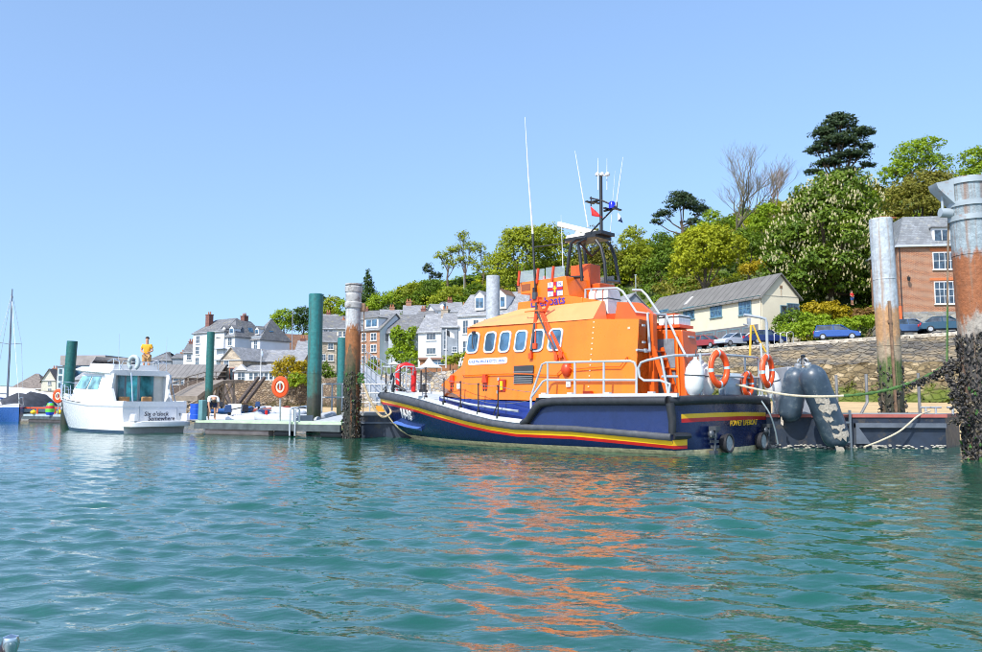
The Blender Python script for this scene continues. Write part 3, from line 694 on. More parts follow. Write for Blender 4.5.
# ladder on the aft side
ld = MB(); LB0, LB1 = Vector((.95, 1.15, 1.42)), Vector((1.38, 1.15, 2.75))
for dy in (0, .45): ld.box((LB0 + LB1) / 2 - Vector((0, dy, 0)), (.12, .04, (LB1 - LB0).length), rot=orient(LB1 - LB0) @ Matrix.Rotation(PI / 2, 3, 'Z'))
for k in range(6): ld.box(LB0.lerp(LB1, (k + .5) / 6) - Vector((0, .225, 0)), (.14, .42, .03))
ld.build('ladder', mat('orange_red_and_shade', (.62, .1, .012), .35), lb)
# aft cabin
def cab(x0, x1, y0, y1): pass
ac = MB()
cx0, cx1, cy0, cy1 = .74, 1.9, -.35, .55
ac.add([(cx0, cy0, 1.4), (cx1, cy0, 1.4), (cx1, cy1, 1.4), (cx0, cy1, 1.4), (cx0 + .12, cy0 + .1, 3.22), (cx1, cy0 + .1, 3.3), (cx1, cy1 - .05, 3.3), (cx0 + .12, cy1 - .05, 3.22)],
       [(3, 2, 1, 0), (4, 5, 6, 7), (0, 1, 5, 4), (1, 2, 6, 5), (2, 3, 7, 6), (3, 0, 4, 7)])
aco = ac.build('engine_casing', mat('orange_red_and_shade', (.62, .1, .012), .35), lb, smooth=False, bevel=.03)  # same darkened orange, aft shade included in the colour
q = MB(); q.add([(cx0 + .32, cy1 + .0, 2.2), (cx1 - .02, cy1 + .0, 2.2), (cx1 - .02, cy1 - .02, 3.0), (cx0 + .36, cy1 - .02, 3.0)], [(0, 1, 2, 3)]); q.add([(cx0 + .3, cy1 + .02, 1.5), (cx1 - .02, cy1 + .02, 1.5), (cx1 - .02, cy1 + .005, 2.12), (cx0 + .32, cy1 + .005, 2.12)], [(0, 1, 2, 3)]); q.build('curtain', mat('grey_curtain', (.16, .18, .21), .8, var=.25, vs=6), aco, smooth=False)
q = MB(); q.tube([(cx0 + .2, cy1 + .04, 1.45), (cx0 + .25, cy1 + .03, 3.1)], .035, 6); q.tube([(cx0 + .3, cy1 + .04, 2.16), (cx1, cy1 + .04, 2.16)], .03, 6); q.build('trim', ORANGE, aco)
q = MB(); q.box((cx0 + .1, .05, 3.05), (.05, .3, .05)); q.build('label_plate', GREYRAIL, aco, smooth=False)
raft((1.3, .12, 3.52), (.62, .66, .28)); 
q = MB(); q.box((1.3, .12, 3.34), (.72, .76, .08)); q.box((1.3, .2, 3.68), (.3, .3, .05)); q.build('raft_cradle', mat('orange_red_plastic', (.8, .08, .01), .4), lb)
q = MB(); q.tube([(1.385, 1.95, 2.63), (1.385, 1.3, 2.63)], .035, 6); q.box((1.36, 1.55, 2.63), (.06, .1, .1)); 
for z in (3.3, 2.85): q.box((1.38, 1.6, z), (.04, .12, .06))
q.build('door_fitting', GREYRAIL, lb)
# rails
RR_ = .032
def rail(paths, name='guard_rail', r=RR_, m_=None, feet=()):
    g = MB()
    for p_ in paths: g.tube(p_, r, 8)
    for f_ in feet: g.box(f_, (.13, .13, .1))
    return g.build(name, m_ or GREYRAIL, lb)
yr = 2.5
def Y_(px_, py_, y=yr): a = LF.px_y(px_, py_, y); return Vector((a[0], y, a[1]))
P1 = [[Y_(531, 409, 2.6), Y_(531, 397.5), Y_(532.5, 393), Y_(542, 364.5), Y_(546, 362.6), Y_(630, 361), Y_(634.5, 362.5), Y_(636.5, 368), Y_(636.5, 398)],
      [Y_(531, 398), Y_(543, 381.5), Y_(546, 380), Y_(636.5, 380)]]
for px_ in (547.8, 574.9, 603.9): P1.append([Y_(px_, 362.3), Y_(px_, 397)])
rail(P1, feet=[Y_(px_, 396) for px_ in (547.8, 574.9, 603.9, 636.5)])
X_ = lambda px_, py_, x: (lambda a: Vector((x, a[0], a[1])))(LF.px_x(px_, py_, x))
P2 = [[Y_(668, 398), Y_(670, 384), Y_(660, 380.5), Y_(644, 380.5), Y_(639.5, 377), Y_(638.5, 368), Y_(641, 362.5), Y_(647, 360.3), Vector((.3, 2.5, 2.38)), Vector((.1, 2.3, 2.42)), Vector((.0, 1.7, 2.45)), Vector((-.1, .9, 2.5))],
      [Y_(669, 398), Vector((.33, 2.5, 2.38))], [Vector((.33, 2.5, 1.9)), Vector((.05, 2.2, 1.9))]]
rail(P2, feet=[Y_(669, 397)])
# transom rail
P3 = [[Vector((-.05, 1.9, 2.42)), Vector((-.2, 1.0, 2.5)), Vector((-.25, -.5, 2.52)), Vector((-.2, -1.8, 2.52)), Vector((-.1, -2.1, 2.4)), Vector((.0, -2.4, 1.95)), Vector((.0, -2.5, 1.45))],
      [Vector((-.2, 1.0, 1.95)), Vector((-.22, -1.8, 1.95))]]
for y in (1.5, .2, -1.0, -1.85): P3.append([Vector((-.2, y, 2.5)), Vector((-.2, y, 1.42))])
P3.append([Vector((-.2, -2.1, 2.4)), Vector((-.15, -2.15, 2.95))])
rail(P3)
# port curved panel by the stern, pale grey screen
q = MB(); q.loft([[(-.12, y, 1.42), (-.12, y, z)] for y, z in ((.35, 1.8), (.1, 2.0), (-.4, 2.05), (-1.6, 2.05), (-1.9, 1.95))], closed=False); sc_ = q.build('stern_screen', mat('pale_grey_screen', (.42, .5, .56), .5), lb); t_ = sc_.modifiers.new('thick', 'SOLIDIFY'); t_.thickness = .03
# stairs rail on the roof
P4 = [[Vector((3.75, .95, 3.6)), Vector((3.72, .95, 4.55)), Vector((3.0, 1.0, 4.5)), Vector((2.55, 1.05, 4.46)), Vector((2.35, 1.1, 4.35)), Vector((1.85, 1.2, 3.72)), Vector((1.5, 1.2, 3.66)), Vector((1.42, 1.25, 2.65))],
      [Vector((2.6, .2, 4.5)), Vector((2.3, .2, 4.47)), Vector((2.1, .25, 4.3)), Vector((1.6, .4, 3.7)), Vector((1.35, .5, 3.66)), Vector((.95, .6, 2.95)), Vector((.6, .8, 2.5)), Vector((.1, .9, 2.48))],
      [Vector((3.5, .97, 3.6)), Vector((3.5, .97, 4.52))], [Vector((1.35, .5, 3.66)), Vector((1.33, .5, 2.6))], [Vector((1.5, 1.2, 3.66)), Vector((1.35, .5, 3.66))]]
rail(P4, r=.034)
# foredeck stanchions with wires
sts = [(425.8, 368, 403), (444, 379, 409), (460.5, 382, 414), (478.4, 384, 417), (498, 386, 419)]
tops = []
for px_, yt, yb in sts:
    lo_, y = 0, 1.6
    for _ in range(12):
        a = LF.px_y(px_, yb, y); y = YC + hb(a[0]) - .14
    b_ = LF.px_y(px_, yt, y); z0 = dz(a[0]) + .05
    g = MB(); g.tube([(a[0], y, z0), (b_[0], y, b_[1])], .022, 7); g.ell((b_[0], y, b_[1]), (.035, .035, .035), 8, 6); g.box((a[0], y, z0 + .05), (.08, .08, .12))
    if px_ == 498: g.tube([(a[0] + .0, y - .0, b_[1] - .5), (a[0] + .35, y - .12, z0)], .018, 6)
    g.build('stanchion', BLACKP, lb); tops.append((Vector((b_[0], y, b_[1])), Vector((a[0], y, z0 + .42))))
g = MB(); last = (Y_(531, 392), Y_(531, 400))
for (a, a2), (b_, b2) in zip(tops, tops[1:] + [last]): g.tube(sag(a, b_, .03, 6), .009, 5); g.tube(sag(a2, b2, .03, 6), .008, 5)
for s_ in (1,):
    g.tube(sag(tops[0][0], (13.1, .7, 2.35), .05, 6), .009, 5)
g.build('guard_wire', mat('grey_wire', (.2, .2, .2), .4, .5), lb)
for x in (5.5, 7, 8.5, 10, 11.4):
    g = MB(); y = YC - hb(x) + .14; g.tube([(x, y, dz(x)), (x, y, dz(x) + 1.0)], .022, 7); g.build('stanchion', BLACKP, lb)
# bow: pulpit tubes, anchor gear, posts
g = MB(); zb = dz(12.8) + .02
for P_ in ([(13.6, .3, zb), (13.7, .28, zb + .5), (13.2, .6, zb + .95), (12.6, .75, zb + .9)], [(13.6, -.5, zb), (13.7, -.48, zb + .5), (13.2, -.8, zb + .95), (12.6, -.9, zb + .9)],
           [(13.1, .35, zb), (12.9, .3, zb + .7), (12.6, .1, zb + .95), (12.5, -.3, zb + .95), (12.8, -.5, zb + .6), (13.1, -.6, zb)],
           [(13.9, .1, zb + .02), (13.3, .2, zb + .4), (12.7, .35, zb + .5), (12.2, .5, zb + .3)], [(12.5, .1, zb), (12.45, .1, zb + .95)], [(13.3, 0, zb + .15), (12.3, .1, zb + .1)]):
    g.tube(P_, .03, 7)
g.build('bow_rail', GREYRAIL, lb)
g = MB()
for x, y, h_ in ((13.55, .15, .75), (12.6, .6, .6), (12.35, .5, .9), (12.1, -.3, .8)): g.tube([(x, y, zb), (x, y, zb + h_)], .03, 7); g.box((x, y, zb + .05), (.1, .1, .1))
g.tube([(12.9, .4, zb + .1), (12.5, .55, zb + .25), (12.1, .5, zb + .05)], .05, 7); g.lathe([(.02, 0), (.13, 0), (.13, .06), (.08, .08), (.08, .25), (.13, .28), (.02, .3)], 12, (11.6, .0, zb))
build_each(g, 'anchor_gear', BLACKP, lb)
# transom fittings: exhausts, mooring discs, fender brackets
for nm, (px_, py_) in (('a', (722, 443)), ('b', (759, 441))):
    y, z = LF.px_x(px_, py_, -.3); x = tx(y) - .02
    g = MB(); M = Matrix.Rotation(-PI / 2, 3, 'Y')
    g.lathe([(.0, 0), (.2, 0), (.24, .1), (.25, .2), (.2, .2), (.19, .12), (.0, .12)], 18, (x, y, z), M, 0); g.lathe([(.0, .12), (.17, .13), (.19, .17), (.0, .17)], 18, (x - .0, y, z), M, 1)
    g.build('water_jet_cover', [mat('dark_ring', (.03, .03, .035), .5), mat('grey_disc', (.35, .37, .36), .6, var=.3, vs=8)], lb)
for px_ in (711, 768):
    y, z = LF.px_x(px_, 438, -.3); x = tx(y) - .05; g = MB()
    for k in range(6): g.box((x - .08, y + .05 * math.sin(k * 2), -.1 + k * .13), (.14, .2, .07))
    g.tube([(x - .1, y + .08, -.2), (x - .15, y + .02, .6)], .03, 6); g.tube([(x - .06, y - .08, -.2), (x - .08, y - .05, .55)], .025, 6); g.ell((x - .12, y + .22, .48), (.08, .09, .11), 10, 7); g.box((x - .1, y, .62), (.2, .24, .1))
    g.build('trim_gear', mat('dark_steel_fittings', (.08, .09, .1), .4, .4, dirt=(.4, .4, .36), damt=.42, ds=9), lb)
text('lettering', 'FOWEY LIFEBOAT', .205, YELLOW, lb, (lambda a, b_: basis((a + b_) / 2, b_ - a, (0, 0, 1)))(*[Vector((tx(y) - .1, y, z)) for y, z in (LF.px_x(725, 423.8, -.33), LF.px_x(758, 422, -.33))]), shear=.25, extrude=.004, bold=.0, space=1.04)
# lifebuoys and white fenders hanging at the stern
def ringmesh(M=None, R1=.3, r=.075, sq=1.0):
    g = MB(); g.torus((0, 0, 0), R1, r, M, 32, 10, 0, sq, mfun=lambda i, k: 1 if i % 8 in (0,) else 0); return g
def lifebuoy(label, local_pt, rz_, tilt=0., sq=1.25, R1=.27):
    t = LF; p_ = local_pt; W = (LC[0] + p_[0] * LF.F[0] + p_[1] * LF.P[0], LC[1] + p_[0] * LF.F[1] + p_[1] * LF.P[1], p_[2])
    e = thing('lifebuoy', label, 'lifebuoy', W, rz_, 'orange ring buoys')
    M = Matrix.Rotation(PI / 2, 3, 'X'); ringmesh(M, R1, .078, sq).build('ring', [ORR, mat('reflective_tape', (.45, .62, .68), .4)], e)
    g = MB(); pts_ = [M @ Vector(((R1 + .1) * math.cos(a), (R1 * sq + .1) * math.sin(a), 0)) for a in [2 * PI * k / 24 for k in range(25)]]; g.tube(pts_, .008, 5); g.build('grab_line', ROPE, e); return e
b_ = LF.px_x(716, 369, -.3); lifebuoy('orange lifebuoy on the lifeboat stern rail beside the two white fenders', (-.38, b_[0], b_[1]), R(36), sq=1.25, R1=.32)
b_ = LF.px_x(764.5, 371, -.3); lifebuoy('orange lifebuoy at the far end of the lifeboat stern rail beside the dark tank', (-.38, b_[0], b_[1]), R(46), sq=1.3, R1=.3)
b_ = LF.px_x(740.5, 384.5, .0); lifebuoy('orange lifebuoy lying low against the pale screen inside the lifeboat stern', (-.2, b_[0], b_[1]), LBA - PI / 2, sq=1.15, R1=.25)
def bfender(label, W, h, r, tilt=(0, 0), grp='white boat fenders'):
    e = thing('boat_fender', label, 'fender', W, 0, grp)
    e.rotation_euler = (tilt[0], tilt[1], 0)
    g = MB(); g.lathe([(.02, 0), (.06, .02), (r * .6, .08), (r * .92, h * .25), (r, h * .5), (r * .9, h * .75), (r * .5, h - .06), (.06, h - .01), (.05, h + .06), (.0, h + .06)], 20)
    g.build('body', mat('scuffed_white_vinyl', (.68, .69, .68), .4, var=.08, vs=4, dirt=(.42, .38, .32), damt=.32, ds=3), e)
    g = MB(); g.torus((0, 0, h * .58), r * 1.0, .014, None, 24, 5); g.tube([(0, 0, h), (.02, .0, h + .25)], .014, 5); g.build('lashing', mat('dark_line', (.06, .07, .08), .8), e); return e
def LW(x, y, z): return (LC[0] + x * LF.F[0] + y * LF.P[0], LC[1] + x * LF.F[1] + y * LF.P[1], z)
b_ = LF.px_x(694, 399, -.05); bfender('scuffed white fender on the lifeboat quarter, nearest of the pair beside the ladder', LW(-.05, b_[0], 1.4), .95, .25, (.06, .04))
b_ = LF.px_x(711, 398, -.15); bfender('white fender tucked between another white fender and the lifebuoy', LW(-.1, b_[0], 1.42), .9, .22, (.02, -.2))
b_ = LF.px_x(784, 399, -.2); bfender('white fender leaning between the far lifebuoy and the dark rubber tanks', LW(-.0, b_[0], 1.3), 1.05, .25, (.0, -.25))
# red U shaped float on the bow
p_ = LF.px_y(406, 380, -.3)
e = thing('horseshoe_float', 'red upside-down U shaped float standing at the lifeboat bow', 'float', LW(p_[0], -.3, dz(12.8) + .05), -PI / 2 + .25)
g = MB(); g.tube([(0, -.28, .0), (0, -.3, .75), (0, -.24, .93), (0, 0, 1.0), (0, .24, .93), (0, .3, .75), (0, .28, .0)], [.09, .11, .11, .11, .11, .11, .09], 10); g.build('float_body', mat('bright_red_vinyl', (.6, .015, .015), .35), e)
g = MB(); g.tube([(0, -.28, -.05), (0, -.28, .1)], .03, 6); g.tube([(0, .28, -.05), (0, .28, .1)], .03, 6); g.tube([(0, -.3, .02), (0, .3, .02)], .03, 6); g.build('stand', STEEL, e)
# ================================================================ people
def skin_mesh(name, joints, bones, mats, parent, sub=2):
    """joints {name: (x,y,z,r)}; bones [(a,b)]; the first joint is the root"""
    keys = list(joints); me = bpy.data.meshes.new(name)
    me.from_pydata([joints[k][:3] for k in keys], [(keys.index(a), keys.index(b)) for a, b in bones], [])
    o = bpy.data.objects.new(name, me); COL.objects.link(o)
    sk_ = o.modifiers.new('skin', 'SKIN'); me.skin_vertices or None
    if not me.skin_vertices: bm = bmesh.new(); bm.from_mesh(me); bm.verts.layers.skin.verify(); bm.to_mesh(me); bm.free()
    for i, k in enumerate(keys):
        r_ = joints[k][3]; me.skin_vertices[0].data[i].radius = (r_, r_ * (joints[k][4] if len(joints[k]) > 4 else 1))
        me.skin_vertices[0].data[i].use_root = (i == 0)
    sb = o.modifiers.new('sub', 'SUBSURF'); sb.levels = sub; sb.render_levels = sub
    dg = bpy.context.evaluated_depsgraph_get(); m2 = bpy.data.meshes.new_from_object(o.evaluated_get(dg)); bpy.data.objects.remove(o)
    m2.materials.clear(); m2.materials.append(mats)
    m2.polygons.foreach_set('use_smooth', [True] * len(m2.polygons))
    ob = bpy.data.objects.new(name, m2); COL.objects.link(ob); ob.parent = parent; return ob
def person(label, loc, rz, shirt, shorts, pose='stand', hair=HAIR, long_legs=False, group=None, scale=1.0):
    e = thing('person', label, 'person', loc, rz, group); e.scale = (scale,) * 3
    if pose == 'stand':      # facing -y, arms folded low in front
        J = dict(pel=(0, 0, .93, .13, .8), sp=(0, 0, 1.12, .13, .75), ch=(0, 0, 1.3, .155, .7), nk=(0, 0, 1.46, .06), hd=(0, -.02, 1.58, .075), ht=(0, -.015, 1.68, .085), tp=(0, 0, 1.75, .05),
                 sl=(.17, 0, 1.4, .06), el=(.25, -.02, 1.14, .045), wl=(.12, -.22, 1.06, .03), hl=(.04, -.26, 1.05, .035),
                 sr=(-.17, 0, 1.4, .06), er=(-.25, -.02, 1.14, .045), wr=(-.12, -.22, 1.04, .03), hr=(-.04, -.27, 1.02, .035),
                 hpl=(.1, 0, .86, .09), kl=(.11, -.02, .5, .06), al=(.11, .02, .1, .04), fl=(.12, -.14, .04, .035), hpr=(-.1, 0, .86, .09), kr=(-.11, -.02, .5, .06), ar=(-.11, .02, .1, .04), fr=(-.12, -.14, .04, .035))
    else:                    # bending forward towards -y, hands near the deck
        J = dict(pel=(0, .1, .84, .13, .8), sp=(0, -.02, .96, .13, .75), ch=(0, -.2, .98, .15, .7), nk=(0, -.35, .95, .06), hd=(0, -.42, .88, .075), ht=(0, -.47, .8, .085), tp=(0, -.5, .74, .05),
                 sl=(.17, -.26, .93, .06), el=(.2, -.32, .65, .045), wl=(.15, -.38, .4, .03), hl=(.13, -.41, .31, .035),
                 sr=(-.17, -.26, .93, .06), er=(-.2, -.32, .65, .045), wr=(-.15, -.38, .4, .03), hr=(-.13, -.41, .31, .035),
                 hpl=(.11, .1, .78, .09), kl=(.13, .0, .45, .06), al=(.13, .08, .1, .04), fl=(.14, -.07, .04, .035), hpr=(-.11, .1, .78, .09), kr=(-.13, -.02, .45, .06), ar=(-.13, .06, .1, .04), fr=(-.14, -.09, .04, .035))
    B = [('pel', 'sp'), ('sp', 'ch'), ('ch', 'nk'), ('nk', 'hd'), ('hd', 'ht'), ('ht', 'tp')]
    for s_ in 'lr': B += [('ch', 's' + s_), ('s' + s_, 'e' + s_), ('e' + s_, 'w' + s_), ('w' + s_, 'h' + s_), ('pel', 'hp' + s_), ('hp' + s_, 'k' + s_), ('k' + s_, 'a' + s_), ('a' + s_, 'f' + s_)]
    skin_mesh('body', J, B, SKIN, e)
    T = {k: J[k] for k in ('pel', 'sp', 'ch')}; grow = lambda q, d: (*q[:3], q[3] + d, *q[4:])
    T = dict(ch=grow(J['ch'], .03), sp=grow(J['sp'], .035), pel=grow(J['pel'], .03)); BB = [('ch', 'sp'), ('sp', 'pel')]
    nkp = Vector(J['ch'][:3]).lerp(Vector(J['nk'][:3]), .6); T['n2'] = (*nkp, .085); BB.append(('ch', 'n2'))
    for s_ in 'lr':
        T['s' + s_] = grow(J['s' + s_], .03); m_ = Vector(J['s' + s_][:3]).lerp(Vector(J['e' + s_][:3]), .65); T['m' + s_] = (*m_, .078); BB += [('ch', 's' + s_), ('s' + s_, 'm' + s_)]
    skin_mesh('shirt', T, BB, shirt, e)
    T = dict(pel=grow(J['pel'], .035)); BB = []
    for s_ in 'lr':
        T['hp' + s_] = grow(J['hp' + s_], .035); m_ = Vector(J['hp' + s_][:3]).lerp(Vector(J['k' + s_][:3]), .85); T['k' + s_] = (*m_, .1); BB += [('pel', 'hp' + s_), ('hp' + s_, 'k' + s_)]
    skin_mesh('shorts', T, BB, shorts, e)
    g = MB(); d_ = (Vector(J['tp'][:3]) - Vector(J['hd'][:3])).normalized(); c_ = Vector(J['ht'][:3]) + d_ * .04 + Vector((0, .025, 0.015 if pose == 'stand' else .04))
    g.ell(c_, (.092, .1, .085), 12, 8); g.build('hair', hair, e)
    return e
# ================================================================ mooring piles
PTEAL = layered('teal_pile_paint', [(50, (.015, .15, .15)), (2.6, (.03, .11, .09)), (1.6, (.035, .04, .03)), (1.0, (.02, .03, .012))], .5, amp=.9, run=(.07, .06, .035))
PTEAL2 = layered('dark_teal_pile_paint', [(50, (.01, .11, .1)), (2.2, (.025, .06, .04)), (1.5, (.02, .025, .012))], .5, amp=.9)
PRUST = layered('rusty_white_pile', [(50, (.42, .44, .45)), (4.05, (.26, .1, .03)), (3.05, (.09, .065, .03)), (2.6, (.035, .045, .014)), (1.5, (.015, .018, .01))], .7, amp=1.7, ns=1.1, bump=.9, run=(.2, .07, .02))
PGREY = layered('pale_grey_pile', [(50, (.4, .45, .48)), (4.5, (.42, .24, .11)), (3.4, (.3, .24, .16)), (2.75, (.06, .1, .02)), (1.7, (.03, .03, .015))], .6, amp=.9, bump=.8, run=(.3, .2, .13))
PBIG = layered('big_rusty_pile', [(50, (.26, .32, .35)), (4.6, (.27, .09, .03)), (3.2, (.3, .27, .23)), (2.7, (.05, .045, .04)), (1, (.015, .015, .015))], .65, amp=.9, bump=1., run=(.22, .12, .07))
PPLAIN = layered('plain_grey_pile', [(50, (.4, .43, .46)), (2, (.1, .1, .06))], .5, amp=.6)
MUSSEL = mat('mussel_shell', (.022, .02, .02), .6, var=.6, vs=12, dirt=(.16, .13, .08), damt=.44, ds=9)
WEEDM = mat('green_weed', (.03, .1, .015), .8, var=.4, vs=10)
RUSTM = mat('rust', (.28, .09, .03), .85, var=.4, vs=9, bump=.4)
def pile(label, px_, py_top, Y, r, m, cap=True, name='mooring_pile', tilt=0., zb=-1.5):
    P0 = at(px_, 403, Y); z1 = at(px_, py_top, Y).z
    e = thing(name, label, 'mooring pile', (P0.x, Y, 0), 0, 'steel mooring piles'); e.rotation_euler = (0, tilt, 0)
    g = MB(); g.lathe([(r, zb), (r, 0), (r, z1 * .3), (r, z1 * .6), (r, z1 - .02), (r - .02, z1), (r - .05, z1 - .0), (r - .05, z1 - .4), (.0, z1 - .4)], 28)
    g.build('shaft', m, e)
    g = MB()
    for z in (z1 * .42, z1 * .72): g.torus((0, 0, z), r + .0, .012, None, 28, 6)
    build_each(g, 'weld_seam', m, e)
    return e, z1
def mussels(e, r, z0, z1, n, s=.035, name='mussels', m=MUSSEL, thin=True, seed=1):
    q = random.Random(seed); g = MB()
    for _ in range(n):
        t = q.random(); z = z0 + (z1 - z0) * (t ** 1.3 if thin else t); a = q.uniform(0, 2 * PI); rr = r + q.uniform(-.01, .05) * (1.6 if z < z0 + .8 else 1)
        M = Matrix.Rotation(q.uniform(0, 6), 3, 'Z') @ Matrix.Rotation(q.uniform(-1, 1), 3, 'X'); k = s * q.uniform(.6, 1.5)
        g.ell((rr * math.cos(a), rr * math.sin(a), z), (k, k * .6, k * 1.7), 6, 4, 0, M)
    o = g.build(name, m, e, kind='stuff'); return o
# nearest pile at the frame's edge, with bands and a bracket
e, z1 = pile('massive grey and rust pile at the right edge, bracket at its head, crusted with mussels', 984.5, 179, 18.6, .42, PBIG, tilt=-.018)
g = MB()
for z in (z1 - .1, z1 - .62, z1 - .95): g.lathe([(.42, -.06), (.455, -.06), (.455, .06), (.42, .06)], 28, (0, 0, z))
g.build('band', mat('grey_steel_band', (.3, .35, .38), .5, var=.15, dirt=(.25, .1, .04), damt=.4), e)
g = MB(); g.prism([(-.42, z1 - .05), (-.82, z1 - .12), (-.78, z1 - .25), (-.42, z1 - .62)], -.18, .18); g.tube([(-.6, 0, z1 - .3), (-.62, 0, z1 - .8)], .03, 6); g.tube([(-.42, 0, z1 - .8), (-.68, 0, z1 - .78)], .11, 10)
g.build('bracket', mat('grey_steel_band', (.3, .35, .38), .5), e)
mussels(e, .42, -.1, 2.8, 2600, .025, seed=3); mussels(e, .43, -.1, 1.8, 110, .028, 'weed', WEEDM, seed=4)
bigp = e
e, z1 = pile('pale grey pile standing alone behind the red-edged pontoon, rusty and weedy below', 893, 219, 28, .38, PGREY, tilt=-.018)
g = MB(); g.box((-.1, -.42, 2.4), (.07, .07, 4.6)); g.box((-.1, -.4, 4.0), (.12, .1, .1)); g.build('ladder_rail', mat('rusty_steel', (.2, .12, .07), .7, var=.4, vs=8), e)
g = MB(); g.box((.1, 0, z1 + .01), (.62, .5, .05), rz=.3); g.build('cap_plate', RUSTM, e)
mussels(e, .38, .5, 2.5, 200, .035, seed=5)
e, z1 = pile('white pile streaked orange with rust, weed at its foot, steel collar on top', 352, 289, 30.5, .285, PRUST)
g = MB()
for z in (z1 - .02, z1 - .62): g.lathe([(.285, -.12), (.33, -.1), (.34, .08), (.28, .14)], 20, (0, 0, z))
g.lathe([(.27, -.6), (.3, -.55), (.3, -.1), (.27, -.05)], 20, (0, 0, z1)); g.lathe([(.0, 0), (.33, 0), (.33, .05), (.0, .06)], 20, (0, 0, z1 + .14))
g.build('collar', mat('aged_white_steel', (.36, .36, .35), .5, var=.3, vs=6, dirt=(.12, .1, .08), damt=.42, ds=4), e)
g = MB(); g.box((.36, 0, z1 - .7), (.16, .2, .3)); g.tube([(.4, 0, z1 - .8), (.42, 0, .9)], .018, 6); g.build('guide_cable', mat('rusty_steel', (.2, .12, .07), .7), e)
mussels(e, .285, -.1, 2.4, 700, .022, seed=6); mussels(e, .29, -.1, 2.4, 40, .03, 'weed', WEEDM, seed=7)
pile('tall teal pile, thickest of the green ones, beside the rust-streaked white pile', 314, 294, 36, .31, PTEAL)
pile('shorter teal pile seen between the gangway rails behind the rust-streaked pile', 341, 338, 55, .285, PTEAL)
pile('slim dark teal pile in front of the white town houses, behind the bending man', 208.7, 332, 62, .28, PTEAL2)
pile('dark teal pile leaning at the bow of the white motor cruiser', 66.5, 341, 50, .3, PTEAL2, tilt=.035)
pile('smooth light grey pile rising behind the lifeboat wheelhouse among white houses', 493, 276, 38, .32, PPLAIN)

# ================================================================ pontoons
DARKST = mat('dark_navy_steel', (.02, .03, .05), .5, var=.35, vs=2, dirt=(.06, .055, .05), damt=.42, ds=2.5)
GREYDECK = mat('grey_pontoon_deck', (.22, .23, .24), .8, var=.2, vs=4, bump=.2)
REDEDGE = mat('faded_red_edge', (.35, .1, .08), .6, var=.25)
e = thing('steel_pontoon', 'dark steel pontoon with a red top edge and ladder below the lone grey pile', 'pontoon', (0, 0, 0))
poly = [(7.9, 23.75), (12.85, 23.35), (14.35, 25.3), (13.6, 26.3), (8.4, 26.2)]
g = MB(); g.prism(poly, -.3, .84, ax='z'); g.build('float_body', DARKST, e, smooth=False)
g = MB(); g.prism([(x * 1 + (.04 if x > 10 else -.04), y + (-.04 if y < 25 else .04)) for x, y in poly], .84, .93, ax='z'); g.build('deck', [REDEDGE], e, smooth=False)
g = MB(); g.prism([(x + (-.1 if x > 10 else .1), y + (.1 if y < 25 else -.1)) for x, y in poly], .93, .938, ax='z'); g.build('deck_surface', GREYDECK, e, smooth=False)
g = MB(); g.prism([(10.35, 23.45), (12.83, 23.25), (12.83, 23.4), (10.35, 23.6)], .55, .68, ax='z'); g.build('rubbing_beam', mat('grey_blue_beam', (.1, .12, .15), .5, var=.25), e, smooth=False)
g = MB(); g.prism([(10.35, .68), (10.75, .1), (10.35, .1)], 23.42, 23.55, ax='y'); g.build('gusset', mat('grey_blue_beam', (.1, .12, .15), .5), e, smooth=False)
g = MB()
for x in (9.75, 10.2): g.box((x, 23.45 + .0, .5), (.06, .06, 1.1))
for z in (.15, .42, .7, .95): g.box((9.975, 23.45, z), (.45, .05, .05))
g.build('ladder', mat('wet_grey_steel', (.16, .19, .22), .4, .3), e)
for px_, yt, kink in ((836, 375, 0), (866, 374, 1), (918, 373, 0)):
    a = at(px_, 414, 24.6); b_ = at(px_, yt, 24.6); g = MB()
    g.tube([b_, Vector((b_.x, 24.6, a.z + .35)), Vector((b_.x - (.2 if kink else 0), 24.6, a.z))], .045, 8); g.build('post', mat('weathered_post', (.2, .2, .2), .5, .3, var=.3), e)
for px_ in (926, 936, 953):
    a = at(px_, 415, 23.9); g = MB(); g.tube([a, a + Vector((0, 0, .22))], .03, 6); g.tube([a + Vector((-.16, 0, .22)), a + Vector((.16, 0, .22))], .03, 6); g.build('cleat', STEEL, e)
g = MB(); q = random.Random(5)
for _ in range(140):
    x = q.uniform(8, 12.8); g.ell((x, 23.75 - (x - 7.9) * .08 - .02, q.uniform(-.05, .06)), (.05, .03, .02), 6, 4)
g.build('barnacles', mat('barnacles', (.4, .38, .33), .8), e, kind='stuff')
# rope from pontoon cleat
def rope(label, pts, r, m, name='mooring_rope', grp='mooring ropes', extra=None):
    g = MB(); g.tube(pts, r, 7); o = g.build(name, m, None, label=label, cat='rope', group=grp); return o
def smooth_path(P, n=10):
    P = [Vector(p) for p in P]; out = []
    for i in range(len(P) - 1):
        a, b_, c_, d_ = P[max(i - 1, 0)], P[i], P[i + 1], P[min(i + 2, len(P) - 1)]
        for k in range(n):
            t = k / n; out.append(.5 * ((2 * b_) + (-a + c_) * t + (2 * a - 5 * b_ + 4 * c_ - d_) * t * t + (-a + 3 * b_ - 3 * c_ + d_) * t ** 3))
    return out + [P[-1]]
rope('thin yellowish rope curving from a pontoon cleat down to the water', smooth_path([at(930, 411, 23.9), at(918, 416, 23.3), at(900, 431, 23.1), at(880, 441, 23.0), at(864, 447, 22.9)]), .025, ROPE)
